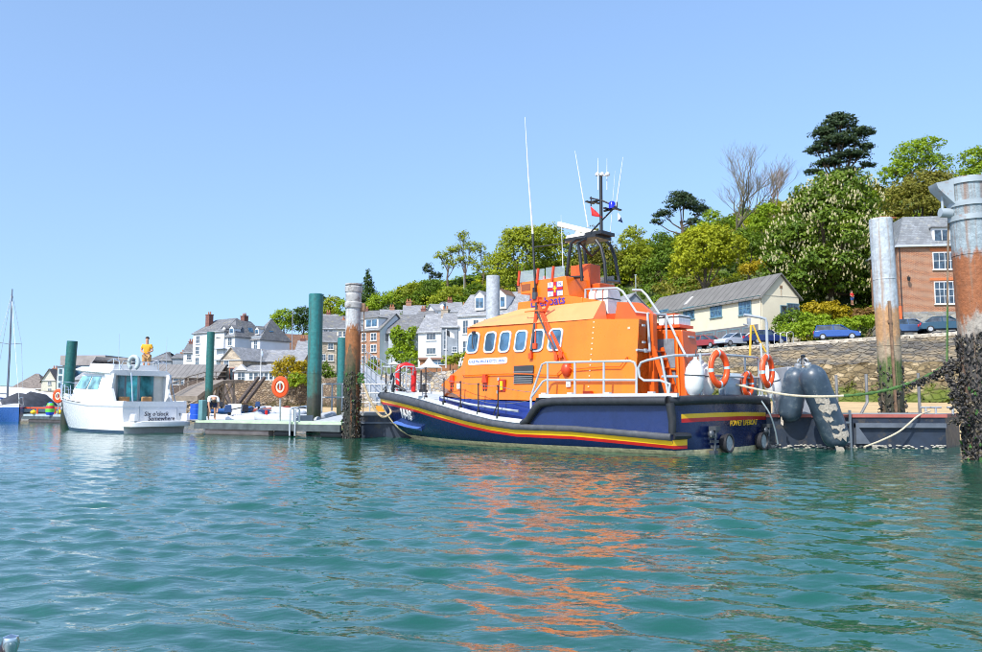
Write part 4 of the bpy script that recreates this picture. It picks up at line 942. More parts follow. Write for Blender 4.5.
# the heavy rope to the big pile, weeds and mussels on its far end
P = smooth_path([Vector(LW(-.1, -.6, 1.75)), at(770, 392, 21.6), at(800, 396, 21.1), at(840, 396, 20.5), at(880, 391.5, 19.9), at(918, 380, 19.4), at(951, 363, 18.9)])
k = int(len(P) * .52)
e = thing('long_mooring_rope', 'long rope sagging from the lifeboat stern to the massive pile, green at its end', 'rope', (0, 0, 0))
g = MB(); g.tube(P[:k + 1], .03, 7); g.build('clean_rope', ROPE, e)
g = MB(); g.tube(P[k:], [.035 + .012 * math.sin(i * 2.1) for i in range(len(P) - k)], 8); g.build('weedy_rope', WROPE, e)
q = random.Random(9); g = MB()
for i in range(520):
    t = q.random() ** .55; idx = int(len(P) * .76 + (len(P) * .24 - 1) * t); c_ = P[idx] + Vector((q.gauss(0, .03), q.gauss(0, .04), -abs(q.gauss(0, .05 + .05 * t)))); s_ = q.uniform(.014, .034)
    g.ell(c_, (s_, s_ * .6, s_ * 1.5), 6, 4, 0, Matrix.Rotation(q.uniform(0, 6), 3, 'Y') @ Matrix.Rotation(q.uniform(0, 6), 3, 'X'))
g.build('mussels', MUSSEL, e, kind='stuff')
P = smooth_path([at(951, 363, 18.9), at(950, 375, 18.8), at(955, 392, 18.6), at(960, 410, 18.4), at(962, 425, 18.3)])
e = thing('mussel_chain', 'hanging chain thick with mussels beside the massive pile', 'chain', (0, 0, 0))
g = MB(); g.tube(P, .03, 7); g.build('chain', MUSSEL, e)
g = MB()
for i in range(620):
    t = q.random(); c_ = P[int(t * (len(P) - 1))] + Vector((q.gauss(0, .06 + .05 * (t > .85)), q.gauss(0, .06), q.gauss(0, .04))); s_ = q.uniform(.014, .036)
    g.ell(c_, (s_, s_ * .6, s_ * 1.5), 6, 4, 0, Matrix.Rotation(q.uniform(0, 6), 3, 'Y') @ Matrix.Rotation(q.uniform(0, 6), 3, 'X'))
g.build('mussels', MUSSEL, e, kind='stuff')
g = MB(); g.tube([at(948.5, 214, 18.75), at(947.5, 290, 18.8), at(947, 362, 18.9)], .022, 6); g.build('hanging_rod', layered('weedy_rod', [(50, (.2, .14, .09)), (3.4, (.06, .14, .03))], .7), None, label='thin weedy rod hanging from the bracket of the massive pile', cat='rod')
# dark tank fenders
TANK = mat('dark_blue_grey_rubber', (.045, .07, .1), .35, var=.3, vs=3, dirt=(.12, .15, .17), damt=.42, ds=3)
TPATCH = mat('barnacle_patch', (.45, .4, .33), .9, var=.35, vs=18, bump=.5)
def tank(label, a, b_, r, patches):
    a = Vector(a); b_ = Vector(b_); L = (b_ - a).length; e = thing('rubber_fender', label, 'fender', a, 0, 'dark rubber tank fenders')
    e.rotation_euler = (a - b_).to_track_quat('Z', 'Y').to_euler()
    g = MB(); prof = [(.02, .0)] + [(r * math.sin(t), -r + r * math.cos(t)) for t in [PI / 2 * i / 6 for i in range(1, 7)]]
    prof += [(r + (.012 if i % 2 else 0), -r - (L - 2 * r) * i / 9) for i in range(1, 9)] + [(r * math.cos(t), -(L - r) - r * math.sin(t)) for t in [PI / 2 * i / 6 for i in range(0, 6)]] + [(.02, -L)]
    g.lathe(prof, 26); g.build('body', TANK, e)
    g = MB(); g.lathe([(.0, -.03), (.1, -.03), (.1, .06), (.05, .1), (.0, .1)], 12); g.torus((0, 0, .16), .07, .02, Matrix.Rotation(PI / 2, 3, 'X'), 16, 6); g.build('lifting_eye', STEEL, e)
    M_ = e.rotation_euler.to_matrix().inverted(); face_a = (M_ @ Vector((-.45, -1, 0))); a0 = math.atan2(face_a.y, face_a.x)
    q = random.Random(len(label))
    g = MB()
    for (z, dth, h_, wd) in patches:
        N = 7; up = [(a0 + dth - wd / 2 + wd * i / N, z + h_ * (.5 + q.uniform(-.3, .3)) * (.3 + .7 * math.sin(PI * (i + .5) / (N + 1))) + .12 * i / N) for i in range(N + 1)]
        dn = [(t, z - h_ * .4 * q.uniform(.2, 1) + .12 * i / N) for i, (t, _) in enumerate(up)]
        g.loft([[((r + .018) * math.cos(t), (r + .018) * math.sin(t), -zz) for t, zz in row] for row in (up, dn)], closed=False)
    if patches: g.build('barnacle_patch', TPATCH, e)
    return e
tank('dark rubber tank fender with pale barnacle patches, lower end in the water', at(808, 366, 22.2), at(840, 447, 22.7), .37, [(.85, .1, .3, .9), (1.1, .3, .28, 1.3), (1.38, .0, .2, .6), (1.7, .5, .22, 1.0), (1.95, .5, .3, 1.2), (2.3, .0, .25, .5)])
tank('dark rubber tank fender half hidden behind the one with barnacle patches', at(798, 367, 23.2), at(788, 422, 23.5), .33, [(1.5, -.4, .2, .3)])
# grey locker and lamp behind the tanks
e = thing('equipment_locker', 'pale grey sloping locker behind the dark rubber tanks', 'locker', (at(808, 403, 25).x, 25, .93))
g = MB(); g.prism([(-.9, 0), (.55, 0), (.45, .9), (.1, 1.35), (-.8, 1.4)], -.6, .6); g.build('case', mat('mid_grey_paint', (.26, .28, .31), .5, var=.1), e, bevel=.03)
g = MB(); g.lathe([(.13, 0), (.09, .12), (.06, .2), (.08, .26), (.0, .3)], 12, (-.1, 0, 1.5)); g.build('lamp', BLACKP, e)
# davit
a = at(769, 403, 25.5)
e = thing('davit', 'grey davit with a bent arm standing behind the lifeboat stern', 'davit', (a.x, 25.5, 0)); zt = at(769, 318, 25.5).z
g = MB(); g.tube([(0, 0, .3), (0, 0, zt - .15), (-.03, 0, zt - .03), (-.2, 0, zt + .02), (-.7, 0, zt + .1)], .045, 10); g.build('post', GREYRAIL, e)
g = MB(); g.box((-.55, 0, zt - .15), (.1, .1, .3)); g.tube([(-.72, 0, zt - .2), (-.5, 0, zt - .25)], .03, 6); g.build('hook_block', STEEL, e)
YR = mat('yellow_rope', (.7, .42, .05), .8, var=.15)
rope('yellow rope hanging straight down from the davit arm', [at(751, 325, 25.4), at(750.5, 340, 25.4), at(750, 357, 25.4)], .035, YR, grp='yellow davit ropes')
rope('yellow rope slanting from the davit arm down to its post', [at(753, 325, 25.4), at(759, 340, 25.4), at(766, 352, 25.4)], .03, YR, grp='yellow davit ropes')
rope('pale line looping down the lifeboat transom to its trim gear', smooth_path([Vector(LW(-.3, -1.5, 1.45)), Vector(LW(-.5, -1.75, 1.0)), Vector(LW(-.5, -2.1, .55)), Vector(LW(-.45, -2.4, .1))]), .022, mat('pale_blue_rope', (.4, .48, .5), .8))
rope('pale line hanging beside the lifeboat far quarter down to the water', smooth_path([Vector(LW(-.15, -2.75, 1.5)), Vector(LW(-.25, -2.95, .8)), Vector(LW(-.2, -3.05, .45)), Vector(LW(-.3, -3.3, -.05))]), .028, mat('pale_blue_rope', (.4, .48, .5), .8))

# middle pontoon behind the bow
e = thing('steel_pontoon', 'tall dark navy pontoon between the rust-streaked pile and the lifeboat bow', 'pontoon', (0, 0, 0))
x0 = at(343, 403, 31.5).x
g = MB(); g.box(((x0 + 1.5) / 2, 33.2, .22), (1.5 - x0, 3.4, 1.1)); g.build('float_body', DARKST, e, smooth=False)
g = MB(); g.box(((x0 + 1.5) / 2, 33.2, .83), (1.5 - x0 + .1, 3.5, .12)); g.build('deck', GREYDECK, e, smooth=False)
g = MB(); g.box(((x0 + 1.5) / 2, 31.47, .5), (1.5 - x0, .05, .07)); g.build('rubbing_beam', mat('grey_blue_beam', (.1, .12, .15), .5), e, smooth=False)
g = MB(); g.add([at(316, 420.5, 33.2), at(340, 420.5, 32.2), Vector((x0 + .1, 31.8, .9)), Vector((x0 + .1, 33.5, .9))] + [v_ - Vector((0, 0, .06)) for v_ in (at(316, 420.5, 33.2), at(340, 420.5, 32.2), Vector((x0 + .1, 31.8, .9)), Vector((x0 + .1, 33.5, .9)))], [(0, 1, 2, 3), (7, 6, 5, 4), (0, 4, 5, 1), (1, 5, 6, 2), (2, 6, 7, 3), (3, 7, 4, 0)])
g.build('ramp_plate', mat('grey_ramp', (.33, .35, .37), .6, var=.15), None, smooth=False, label='grey sloping ramp plate between the low pontoon and the tall navy pontoon', cat='ramp')
# low pontoon on the left
A = wat(195, 433); B_ = wat(341, 437); A.z = B_.z = 0; d = (B_ - A); L = d.length; ang = math.atan2(d.y, d.x)
e = thing('low_pontoon', 'low floating pontoon with a pale green deck edge carrying the bending man', 'pontoon', A, ang)
g = MB(); g.box((L / 2, .95, .47), (L, 1.9, .1), 0); g.build('deck', mat('pale_green_deck', (.4, .52, .36), .8, var=.2, vs=3), e, smooth=False)
g = MB(); g.box((L / 2, -.02, .31), (L, .1, .26), 0); g.build('fascia', mat('dark_fascia', (.06, .075, .08), .6, var=.35, vs=3), e, smooth=False)
for k, (a, b_, mm) in enumerate(((.06, .52, 'pinkish_float'), (.56, .67, 'black_float'), (.86, .99, 'black_float'))):
    g = MB(); g.tube([(L * a, .25, .08), (L * b_, .25, .08)], .16, 12); g.build('float', mat(mm, (.4, .3, .27) if 'pink' in mm else (.03, .03, .035), .6, var=.25), e)
for px_ in (301, 309):
    a = at(px_, 403, 32.2); x = (a - A).dot(d.normalized()); g = MB(); g.tube([(x, -.1, .0), (x, -.1, 1.0), (x, .0, 1.03), (x, .12, 1.0), (x, .12, .5)], .035, 8); g.build('ladder_rail', GREYRAIL, e)
dn = d.normalized(); nrm = Vector((-dn.y, dn.x, 0))
def LP(px_, off=.6, z=.52):
    """a spot on the low pontoon deck seen at column px"""
    u = (px_ - 491) / FOC; O = A + nrm * off; t = (u * O.y - O.x) / (dn.x - u * dn.y); p = O + dn * t; return Vector((p.x, p.y, z))
g = MB(); g.box(((LP(204, .5) - A).dot(d.normalized()), .5, .95), (.26, .26, .85)); g.build('service_post', mat('teal_grey_post', (.1, .22, .24), .5), e, bevel=.02)
p_ = LP(213.5, .9); person('person in white t-shirt and navy shorts bending over on the low pontoon', (p_.x, p_.y, .52), .5, mat('white_cotton', (.75, .76, .8), .8), mat('navy_cotton', (.01, .02, .07), .8), 'bend')
def buoy_station(label, P, s=1.0, rz_=0., h_=.95):
    e = thing('lifebuoy_station', label, 'lifebuoy station', P, rz_, 'orange lifebuoy stations')
    g = MB(); g.tube([(0, .06, 0), (0, .06, h_ + .5)], .04 * s, 8); g.build('post', STEEL, e)
    c = (0, 0, h_ + .42 * s); M = Matrix.Rotation(PI / 2, 3, 'X')
    g = MB(); prof = [(.02, -.1), (.3, -.1), (.34, -.04), (.34, .03), (.3, .08), (.22, .09), (.2, .03), (.02, .03)]
    rg_ = [[Vector(c) + M @ Vector((r * s * math.cos(t), r * s * 1.28 * math.sin(t), z * s)) for t in [2 * PI * k / 26 for k in range(26)]] for r, z in prof]; g.loft(rg_); g.build('housing', ORR, e)
    g = MB(); g.torus((c[0], c[1] - .06 * s, c[2]), .14 * s, .035 * s, M, 22, 8, 0, 1.4); g.build('lifebuoy', mat('cream_plastic', (.7, .62, .45), .5), e)
    g = MB(); g.tube([(0, -.1 * s, c[2] + .16 * s), (.0, -.1 * s, c[2] - .1 * s)], .03 * s, 6); g.build('rope_bag', GREYRAIL, e); return e
p_ = LP(281, .7); buoy_station('oval orange lifebuoy station on a post on the low pontoon by the stone quay', p_, 1.0, .1)
# railings and gangway to the quay
def fence_rail(e, pts, h_=1.1, n=None, r=.03, mid=2, name='railing', m_=None):
    g = MB()
    for k in range(mid): g.tube([Vector(p) + Vector((0, 0, h_ * (k + 1) / mid)) for p in pts], r, 7)
    a, b_ = Vector(pts[0]), Vector(pts[-1])
    n = n or 4
    for i in range(n + 1):
        p = a.lerp(b_, i / n); g.tube([p, p + Vector((0, 0, h_))], r, 7)
    return g.build(name, m_ or GREYRAIL, e)
e = thing('gangway', 'grey railed gangway climbing from the navy pontoon to the quay', 'gangway', (0, 0, 0))
G0, G1 = Vector((-4.3, 34.2, .95)), Vector((-11.5, 66, 4.3)); w_ = Vector((1.3, .25, 0))
g = MB(); g.loft([[p, p + w_, p + w_ - Vector((0, 0, .25)), p - Vector((0, 0, .25))] for p in (G0, G1)]); g.build('walkway', mat('grey_ramp', (.33, .35, .37), .6), e, smooth=False)
for o_ in (Vector((0, 0, 0)), w_): fence_rail(e, [G0 + o_, G1 + o_], 1.15, 11, .03, 2, m_=mat('dull_galvanised', (.22, .25, .28), .6, var=.2))
e = thing('pontoon_railing', 'grey tubular railing beside the tall teal pile', 'railing', (0, 0, 0)); fence_rail(e, [at(322, 403, 37).xy.to_3d() + Vector((0, 0, .9)), at(352, 403, 37).xy.to_3d() + Vector((0, 0, .9))], 1.2, 3, .035, 2)
e = thing('pontoon_railing', 'grey tubular railing between the rust-streaked pile and the lifeboat bow', 'railing', (0, 0, 0)); fence_rail(e, [at(358, 403, 35.2).xy.to_3d() + Vector((0, 0, .9)), at(430, 403, 34.8).xy.to_3d() + Vector((0, 0, .9))], 1.15, 6, .03, 3)
a = at(392, 403, 32.5); g = MB(); g.tube([(0, 0, 0), (0, 0, 1.5)], .06, 8); g.ell((0, 0, 1.3), (.1, .1, .25), 8, 6); g.build('mooring_post', BLACKP, None, loc=(a.x, 32.5, .89), label='slim black post on the navy pontoon behind the lifeboat bow', cat='post')
rope('rope with weed sagging from the rust-streaked pile to the lifeboat bow', smooth_path([at(361, 377, 30.3), at(369, 398, 30.2), at(377, 412, 30.2), at(384, 417, 30.2), at(391, 412, 30.4), Vector(LW(13.6, .1, 1.35))]), .045, mat('tan_rope', (.42, .33, .2), .9, var=.4, vs=14))
g = MB(); q = random.Random(3)
for i in range(30): g.ell(at(361 + q.uniform(-3, 3), 377 + q.uniform(-4, 6), 30.25), (.045, .035, .04), 6, 4, 0, Matrix.Rotation(q.uniform(0, 6), 3, 'X'))
g.build('seaweed_clump', WEEDM, None, label='green seaweed clump on the rope beside the rust-streaked pile', cat='seaweed')
g = MB(); g.tube([(0, 0, 0), (0, 0, .35)], .02, 6); g.box((0, 0, .12), (.7, .35, .24)); g.build('crate', mat('orange_crate', (.75, .28, .02), .6), None, loc=(at(385, 403, 34).x, 34, .89), label='small orange crate on the navy pontoon behind the lifeboat bow', cat='crate')
# stanchions and gear seen past the bow on the same pontoon: two kit bags
# ================================================================ motor cruiser
CC = (-14.9, 36.6); CAg = R(140); CF = Frame(CC, CAg)
cr = thing('motor_cruiser', 'white motor cruiser with teal cabin doors moored bow away, man in yellow on top', 'motor boat', CF.loc(), CAg)
def CW(x, y, z): return Vector((CC[0] + x * CF.F[0] + y * CF.P[0], CC[1] + x * CF.F[1] + y * CF.P[1], z))
cxs = [0, .5, 1.5, 3, 4.5, 6, 7, 7.8, 8.5, 9.1, 9.5]
chb = [(0, 1.5), (3, 1.58), (5, 1.5), (6.5, 1.25), (7.8, .8), (8.8, .35), (9.5, .03)]
chw = [(0, 1.35), (3, 1.38), (5, 1.15), (6.5, .75), (7.8, .32), (8.6, .03), (9.5, .02)]
csz = [(0, 1.18), (3, 1.2), (6, 1.38), (9.5, 1.62)]
g = MB()
for s_ in (1, -1):
    rg_ = []
    for x in cxs:
        zs = lerp_tab(csz, x); zst_ = 0 if x < 8.4 else (x - 8.4) / 1.1 * 1.3
        lv = [zs, zs - .07, zs - .12, zs * .5, .16, .06, -.35]
        rg_.append([(x, s_ * max(.02, lerp_tab(chw, x) + (lerp_tab(chb, x) - lerp_tab(chw, x)) * min(1, max(0, max(z, zst_) / zs)) ** .8), max(z, zst_ - (.1 if z < 0 else 0))) for z in lv])
    g.loft(rg_, closed=False, mfun=lambda i, k: {1: 1, 4: 0, 5: 2}.get(k, 0))
g.add([(0, 1.5, 1.18), (0, -1.5, 1.18), (0, -1.35, -.3), (0, 1.35, -.3)], [(0, 1, 2, 3)])
g.build('hull', [WHITE, mat('grey_hull_line', (.3, .34, .38), .4), mat('antifoul_dark_blue', (.02, .05, .09), .6)], cr)
g = MB(); g.loft([[(x, t * (lerp_tab(chb, x) - .06), lerp_tab(csz, x) + .02 + .12 * (1 - t * t) * (x > 2.4)) for t in (-1, -.5, 0, .5, 1)] for x in cxs[3:]], closed=False); g.build('foredeck', WHITE, cr)
g = MB(); g.loft([[(x, t * w_, z) for t, z in ((-1, .22), (-1, .42), (-.8, .46), (.8, .46), (1, .42), (1, .22))] for x, w_ in ((-.75, 1.15), (-.6, 1.35), (-.1, 1.48), (.02, 1.5))]); g.box((-.45, 1.2, .62), (.5, .2, .32), top=.7); g.box((-.45, -1.2, .62), (.5, .2, .32), top=.7); g.build('swim_platform', WHITE, cr, bevel=.02)
g = MB(); 
for s_ in (1, -1): g.loft([[(x, s_ * (lerp_tab(chb, x) - .02), lerp_tab(csz, x) - .02), (x, s_ * (lerp_tab(chb, x) - .04), lerp_tab(csz, x) + .16), (x, s_ * (lerp_tab(chb, x) - .16), lerp_tab(csz, x) + .16), (x, s_ * (lerp_tab(chb, x) - .18), lerp_tab(csz, x) - .02)] for x in (0, .5, 1.5, 3, 4)])
g.box((.06, 0, 1.2), (.14, 2.95, .24)); g.build('cockpit_coaming', WHITE, cr)
g = MB(); g.box((-.01, .75, .8), (.02, .03, .62)); g.box((-.01, -1.0, .8), (.02, .02, .5)); build_each(g, 'transom_seam', mat('grey_hull_line', (.3, .34, .38), .4), cr)
# cabin
cab_lo = [(1.75, 1.28), (6.2, 1.02), (7.0, .6), (7.25, 0)]; cab_hi = [(1.75, 1.18), (5.0, 1.0), (5.5, .6), (5.65, 0)]
def ringc(pts, z0, z1=None): return [(x, y, z0 + (x - 2) * .03) for x, y in pts] + [(x, -y, z0 + (x - 2) * .03) for x, y in pts[::-1][1:]]
g = MB(); g.loft([ringc(cab_lo, 1.2), ringc([(1.75, 1.27), (6.0, 1.02), (6.75, .6), (7.0, 0)], 1.75), ringc(cab_hi, 2.55)], closed=True, caps=True); cabo = g.build('cabin', WHITE, cr)
mx = lambda a, b_, t: tuple(a[i] + (b_[i] - a[i]) * t for i in range(3))
g = MB()
lo_ = ringc([(1.75, 1.27), (6.0, 1.02), (6.75, .6), (7.0, 0)], 1.75); hi2 = ringc(cab_hi, 2.55); n = len(lo_)
for i in range(n - 1):
    if i in (0, n - 2): segs = ((.32, .6), (.64, .97))
    else: segs = ((.06, .94),)
    for u0, u1 in segs:
        if i == n - 2: u0, u1 = 1 - u1, 1 - u0
        q = []
        for u, t in ((u0, .12), (u1, .12), (u1, .86), (u0, .86)):
            a = mx(lo_[i], lo_[i + 1], u); b_ = mx(hi2[i], hi2[i + 1], u); p = Vector(mx(a, b_, t)); c_ = Vector((4, 0, p.z)); p += (p - c_).normalized() * .025; q.append(p)
        g.face(q)
g.build('windscreen', glass_mat('pale_teal_glass', (.14, .3, .33), .06), cabo, smooth=False)
g = MB(); rr = [(1.45, 1.4), (4.4, 1.3), (5.9, 1.0), (6.35, .5), (6.4, 0)]
def rfl(k, dz_): return [(x if x < 2 else 2 + (x - 2) * k, y * k, 2.62 + dz_ + (x - 2) * .06) for x, y in rr] + [(x if x < 2 else 2 + (x - 2) * k, -y * k, 2.62 + dz_ + (x - 2) * .06) for x, y in rr[::-1][1:]]
g.loft([rfl(.93, -.1), rfl(1, -.02), rfl(1, .04), rfl(.9, .14)]); g.build('roof', WHITE, cr)
g = MB(); g.box((1.72, 0, 1.95), (.06, 2.44, 1.4)); g.build('aft_bulkhead', mat('cream_bulkhead', (.62, .6, .54), .5), cr)
for y0, y1, m_ in ((.98, .62, 'dark'), (.6, .02, 'teal'), (-.05, -.75, 'dark')):
    f_ = MB(); f_.box((1.67, (y0 + y1) / 2, 1.92), (.05, abs(y0 - y1), 1.3)); fo = f_.build('cabin_door', mat('grey_door_frame', (.3, .33, .34), .4), cr, smooth=False)
    f_ = MB(); f_.box((1.635, (y0 + y1) / 2, 1.95), (.02, abs(y0 - y1) - .08, 1.18)); f_.build('pane', glass_mat('teal_door_glass', (.04, .4, .38), .08) if m_ == 'teal' else glass_mat('dark_teal_door_glass', (.03, .16, .17), .08), fo, smooth=False)
for y in (.75, -.3):
    g = MB(); g.box((1.2, y, 1.25), (.4, .5, .12)); g.box((1.4, y, 1.36), (.1, .5, .35)); g.build('seat', mat('tan_upholstery', (.42, .24, .1), .7), cr, bevel=.04)
for s_ in (1, -1):
    g = MB(); g.loft([[(x0, s_ * 1.36, z), (x1, s_ * 1.3, z), (x1, s_ * 1.2, z), (x0, s_ * 1.26, z)] for x0, x1, z in ((1.0, 1.9, 1.25), (1.35, 1.9, 1.9), (1.15, 2.2, 2.55))]); g.build('roof_pillar', WHITE, cr)
g = MB(); g.tube([(.9, .6, 1.25), (1.1, .62, 2.6)], .025, 6); g.tube([(.6, -1.25, 1.3), (1.0, -1.3, 2.0), (1.2, -1.25, 2.6)], .025, 6); g.build('grab_pole', CHROME, cr)
# flying bridge
g = MB(); fb_ = [(1.9, 1.0), (4.3, .98), (5.2, .6), (5.35, 0)]
f1 = lambda k, z: [(2 + (x - 2) * k, y * k, z + (x - 2) * .05) for x, y in fb_] + [(2 + (x - 2) * k, -y * k, z + (x - 2) * .05) for x, y in fb_[::-1][1:]]
g.loft([f1(1.06, 2.7), f1(1, 3.0), f1(.95, 3.0), f1(.95, 2.8)]); g.build('flying_bridge', WHITE, cr)
g = MB(); a, b_ = f1(1, 3.0), f1(.9, 3.3); g.loft([a[1:-1], b_[1:-1]], closed=False); o = g.build('bridge_screen', mat('smoked_screen', (.3, .27, .25), .2), cr); t_ = o.modifiers.new('thick', 'SOLIDIFY'); t_.thickness = .015
g = MB()
for s_ in (1, -1): g.tube([(1.2, s_ * 1.1, 2.7), (1.25, s_ * 1.1, 3.1), (1.9, s_ * 1.05, 3.25), (2.6, s_ * 1.0, 3.15)], .022, 6); g.tube([(1.9, s_ * 1.08, 2.7), (1.9, s_ * 1.05, 3.25)], .02, 6)
g.tube([(1.2, 1.1, 2.75), (1.1, 1.0, 3.1), (1.1, -1.0, 3.1), (1.2, -1.1, 2.75)], .022, 6); g.build('bridge_rail', CHROME, cr)
def cwh(px_, yt, yb, x, y, nm='aerial'):
    z0 = CF.px_x(px_, yb, x)[1]; z1 = CF.px_x(px_, yt, x)[1]; g = MB(); g.tube([(x, y, z0), (x, y + .02, z1)], [.014, .006], 5); g.build(nm, GREYRAIL, cr)
for px_, yt, yb in ((118.5, 334, 362), (166, 337, 372)):
    y, _ = CF.px_x(px_, yb, 2.0); cwh(px_, yt, yb, 2.0, y)
g = MB()
zz = 1.5
for s_ in (1, -1):
    P_ = [(5.6, s_ * 1.35, 1.45), (5.9, s_ * 1.3, 2.0), (7.5, s_ * .9, 2.12), (8.8, s_ * .45, 2.25), (9.7, s_ * .12, 2.35), (9.75, 0, 2.35)]; g.tube(P_, .02, 6)
    for x, y in ((6.6, 1.15), (7.6, .85), (8.5, .5), (9.2, .25)): g.tube([(x, s_ * y, 1.4), (x + .12, s_ * y * .97, 2.17)], .018, 6)
    g.tube([(6.6, s_ * 1.14, 1.75), (8.5, s_ * .5, 1.85), (9.6, s_ * .12, 1.95)], .014, 6)
g.build('bow_rail', CHROME, cr)
g = MB(); g.torus((8.9, .33, .98), .06, .02, Matrix.Rotation(PI / 2, 3, 'X'), 14, 6); g.box((7.3, 1.0, .98), (.6, .04, .08), rz=-.35); g.build('bow_fitting', STEEL, cr)
CRB = mat('dark_lettering', (.02, .02, .04), .5)
for s__, sz_, py_, pc in (("Six o'clock", .26, 414, 156.5), ('Somewhere', .26, 418.6, 161.5), ('Fowey', .12, 422, 173)):
    y, z = CF.px_x(pc, py_, -.01); text('lettering', s__, sz_, CRB, cr, basis((-.012, y, z), (0, -1, 0), (0, 0, 1)), shear=.12, extrude=.004, bold=.002)
g = MB(); y, z = CF.px_x(180, 414.5, -.01); g.tube([(-.01, y, z - .06), (-.01, y, z + .06)], .01, 5); g.tube([(-.01, y - .06, z + .02), (-.01, y + .06, z + .02)], .01, 5); g.build('small_emblem', CRB, cr)
g = MB(); g.torus((0, 0, 0), .24, .085, Matrix.Rotation(PI / 2, 3, 'X'), 28, 10, arc=(R(-60), R(240)), sq=1.15)
p_ = CW(1.05, .55, 3.05); g.build('horseshoe_buoy', mat('silver_grey_vinyl', (.38, .45, .47), .5, var=.1), None, loc=p_, rz=-.2, label='silver grey horseshoe buoy hung on the cruiser roof below the man in yellow', cat='lifebuoy')
pp = CF.px_x(146.5, 360, 2.2); person('person in yellow t-shirt and tan shorts standing on the flying bridge of the white cruiser', CW(2.2, pp[0], 2.55), .25, mat('yellow_cotton', (.72, .36, .02), .8, var=.15), mat('tan_cotton', (.45, .25, .1), .8), 'stand', scale=1.0)

# ================================================================ sailing boat at the left edge
SB = (-32.6, 57.0); sa_ = R(-46); SF = (math.cos(sa_), math.sin(sa_))
orig = (SB[0] - 7.5 * SF[0], SB[1] - 7.5 * SF[1])
sbt = thing('sailing_yacht', 'blue hulled sailing yacht with a bare mast cut off by the picture edge', 'sailing boat', (orig[0], orig[1], 0), sa_)
g = MB(); shb = [(0, .8), (2, 1.15), (4, 1.15), (6, .7), (7, .3), (7.5, .03)]
for s_ in (1, -1): g.loft([[(x, s_ * lerp_tab(shb, x) * k, z + (.12 if x > 5 else 0)) for k, z in ((1, .98), (1, .85), (.97, .6), (.8, .1), (.6, -.3))] for x in (0, 1, 2, 3, 4, 5, 6, 6.6, 7.1, 7.5)], closed=False, mfun=lambda i, k: 1 if k == 0 else 0)
g.add([(0, .8, .98), (0, -.8, .98), (0, -.5, -.3), (0, .5, -.3)], [(0, 1, 2, 3)]); g.build('hull', [mat('mid_blue_hull', (.015, .07, .25), .3), WHITE], sbt)
g = MB(); g.loft([[(x, t * lerp_tab(shb, x), 1.0 + .1 * (1 - t * t) + (.12 if x > 5 else 0)) for t in (-1, 0, 1)] for x in (0, 2, 4, 5, 6, 7, 7.45)], closed=False); g.box((3.6, 0, 1.3), (2.6, 1.2, .4), top=.8); g.build('deck', WHITE, sbt)
mh = at(14, 284, 57).z
g = MB(); g.tube([(4.2, 0, 1.1), (4.15, 0, 5), (3.95, 0, mh)], [.075, .07, .04], 8); g.build('mast', mat('dark_grey_mast', (.16, .17, .2), .4, .5), sbt)
g = MB(); g.tube([(4.1, 0, 1.9), (1.0, 0, 2.0)], .05, 8); g.build('boom', mat('dark_grey_mast', (.16, .17, .2), .4), sbt)
g = MB(); g.tube([(4.1, -.75, 5.6), (4.15, 0, 5.5), (4.1, .75, 5.6)], .025, 6); g.build('spreader', STEEL, sbt)
g = MB()
for y in (1.1, -1.1): g.tube([(4.1, y, 1.05), (4.1, y * .68, 5.6), (3.97, 0, mh - .3)], .012, 4)
g.tube([(7.4, 0, 1.1), (3.97, 0, mh - .8)], .012, 4); g.tube([(0, 0, 1.0), (3.95, 0, mh)], .012, 4)
g.build('shroud', STEEL, sbt)
g = MB(); g.tube([(7.2, 0, 1.1), (7.3, 0, 1.6), (6.6, .4, 1.65), (6.6, .45, 1.1)], .02, 6); g.build('pulpit', CHROME, sbt)
# ================================================================ far left pontoon and what is on it
a, b_ = at(24, 403, 57), at(84, 403, 52)
e = thing('low_pontoon', 'low dark pontoon between the blue yacht and the white cruiser bow', 'pontoon', (a.x, a.y, 0), math.atan2(b_.y - a.y, b_.x - a.x)); L2 = (b_ - a).length
g = MB(); g.box((L2 / 2, 1.2, .42), (L2, 2.4, .14)); g.build('deck', mat('pale_blue_grey_deck', (.3, .38, .42), .8), e, smooth=False)
g = MB(); g.box((L2 / 2, .0, .26), (L2, .12, .2)); g.build('fascia', mat('dark_fascia', (.06, .075, .08), .6), e, smooth=False)
g = MB(); g.tube([(.3, .4, .05), (L2 - .3, .4, .05)], .2, 10); g.build('float', mat('pinkish_float', (.4, .3, .27), .6), e)
e = buoy_station('bright orange lifebuoy housing beside the striped float on the far left pontoon', at(58, 403, 55).xy.to_3d() + Vector((0, 0, .45)), 1.1, 0, .8)
e = thing('striped_float', 'green, red and blue striped float standing on the far left pontoon', 'float', at(50.5, 403, 54.5).xy.to_3d() + Vector((0, 0, .45)))
g = MB(); g.lathe([(.02, 0), (.22, .02), (.27, .2), (.27, .2), (.28, .42), (.24, .62), (.16, .8), (.05, .88), (0, .88)], 14)
g.m = [[0, 0, 1, 1, 2, 1, 0, 0][min(7, i // 14)] if i < 14 * 8 else 0 for i in range(len(g.f))]; g.build('body', [mat('float_blue', (.01, .06, .5), .4), mat('float_green', (.1, .55, .05), .4), mat('float_red', (.6, .03, .03), .4)], e)
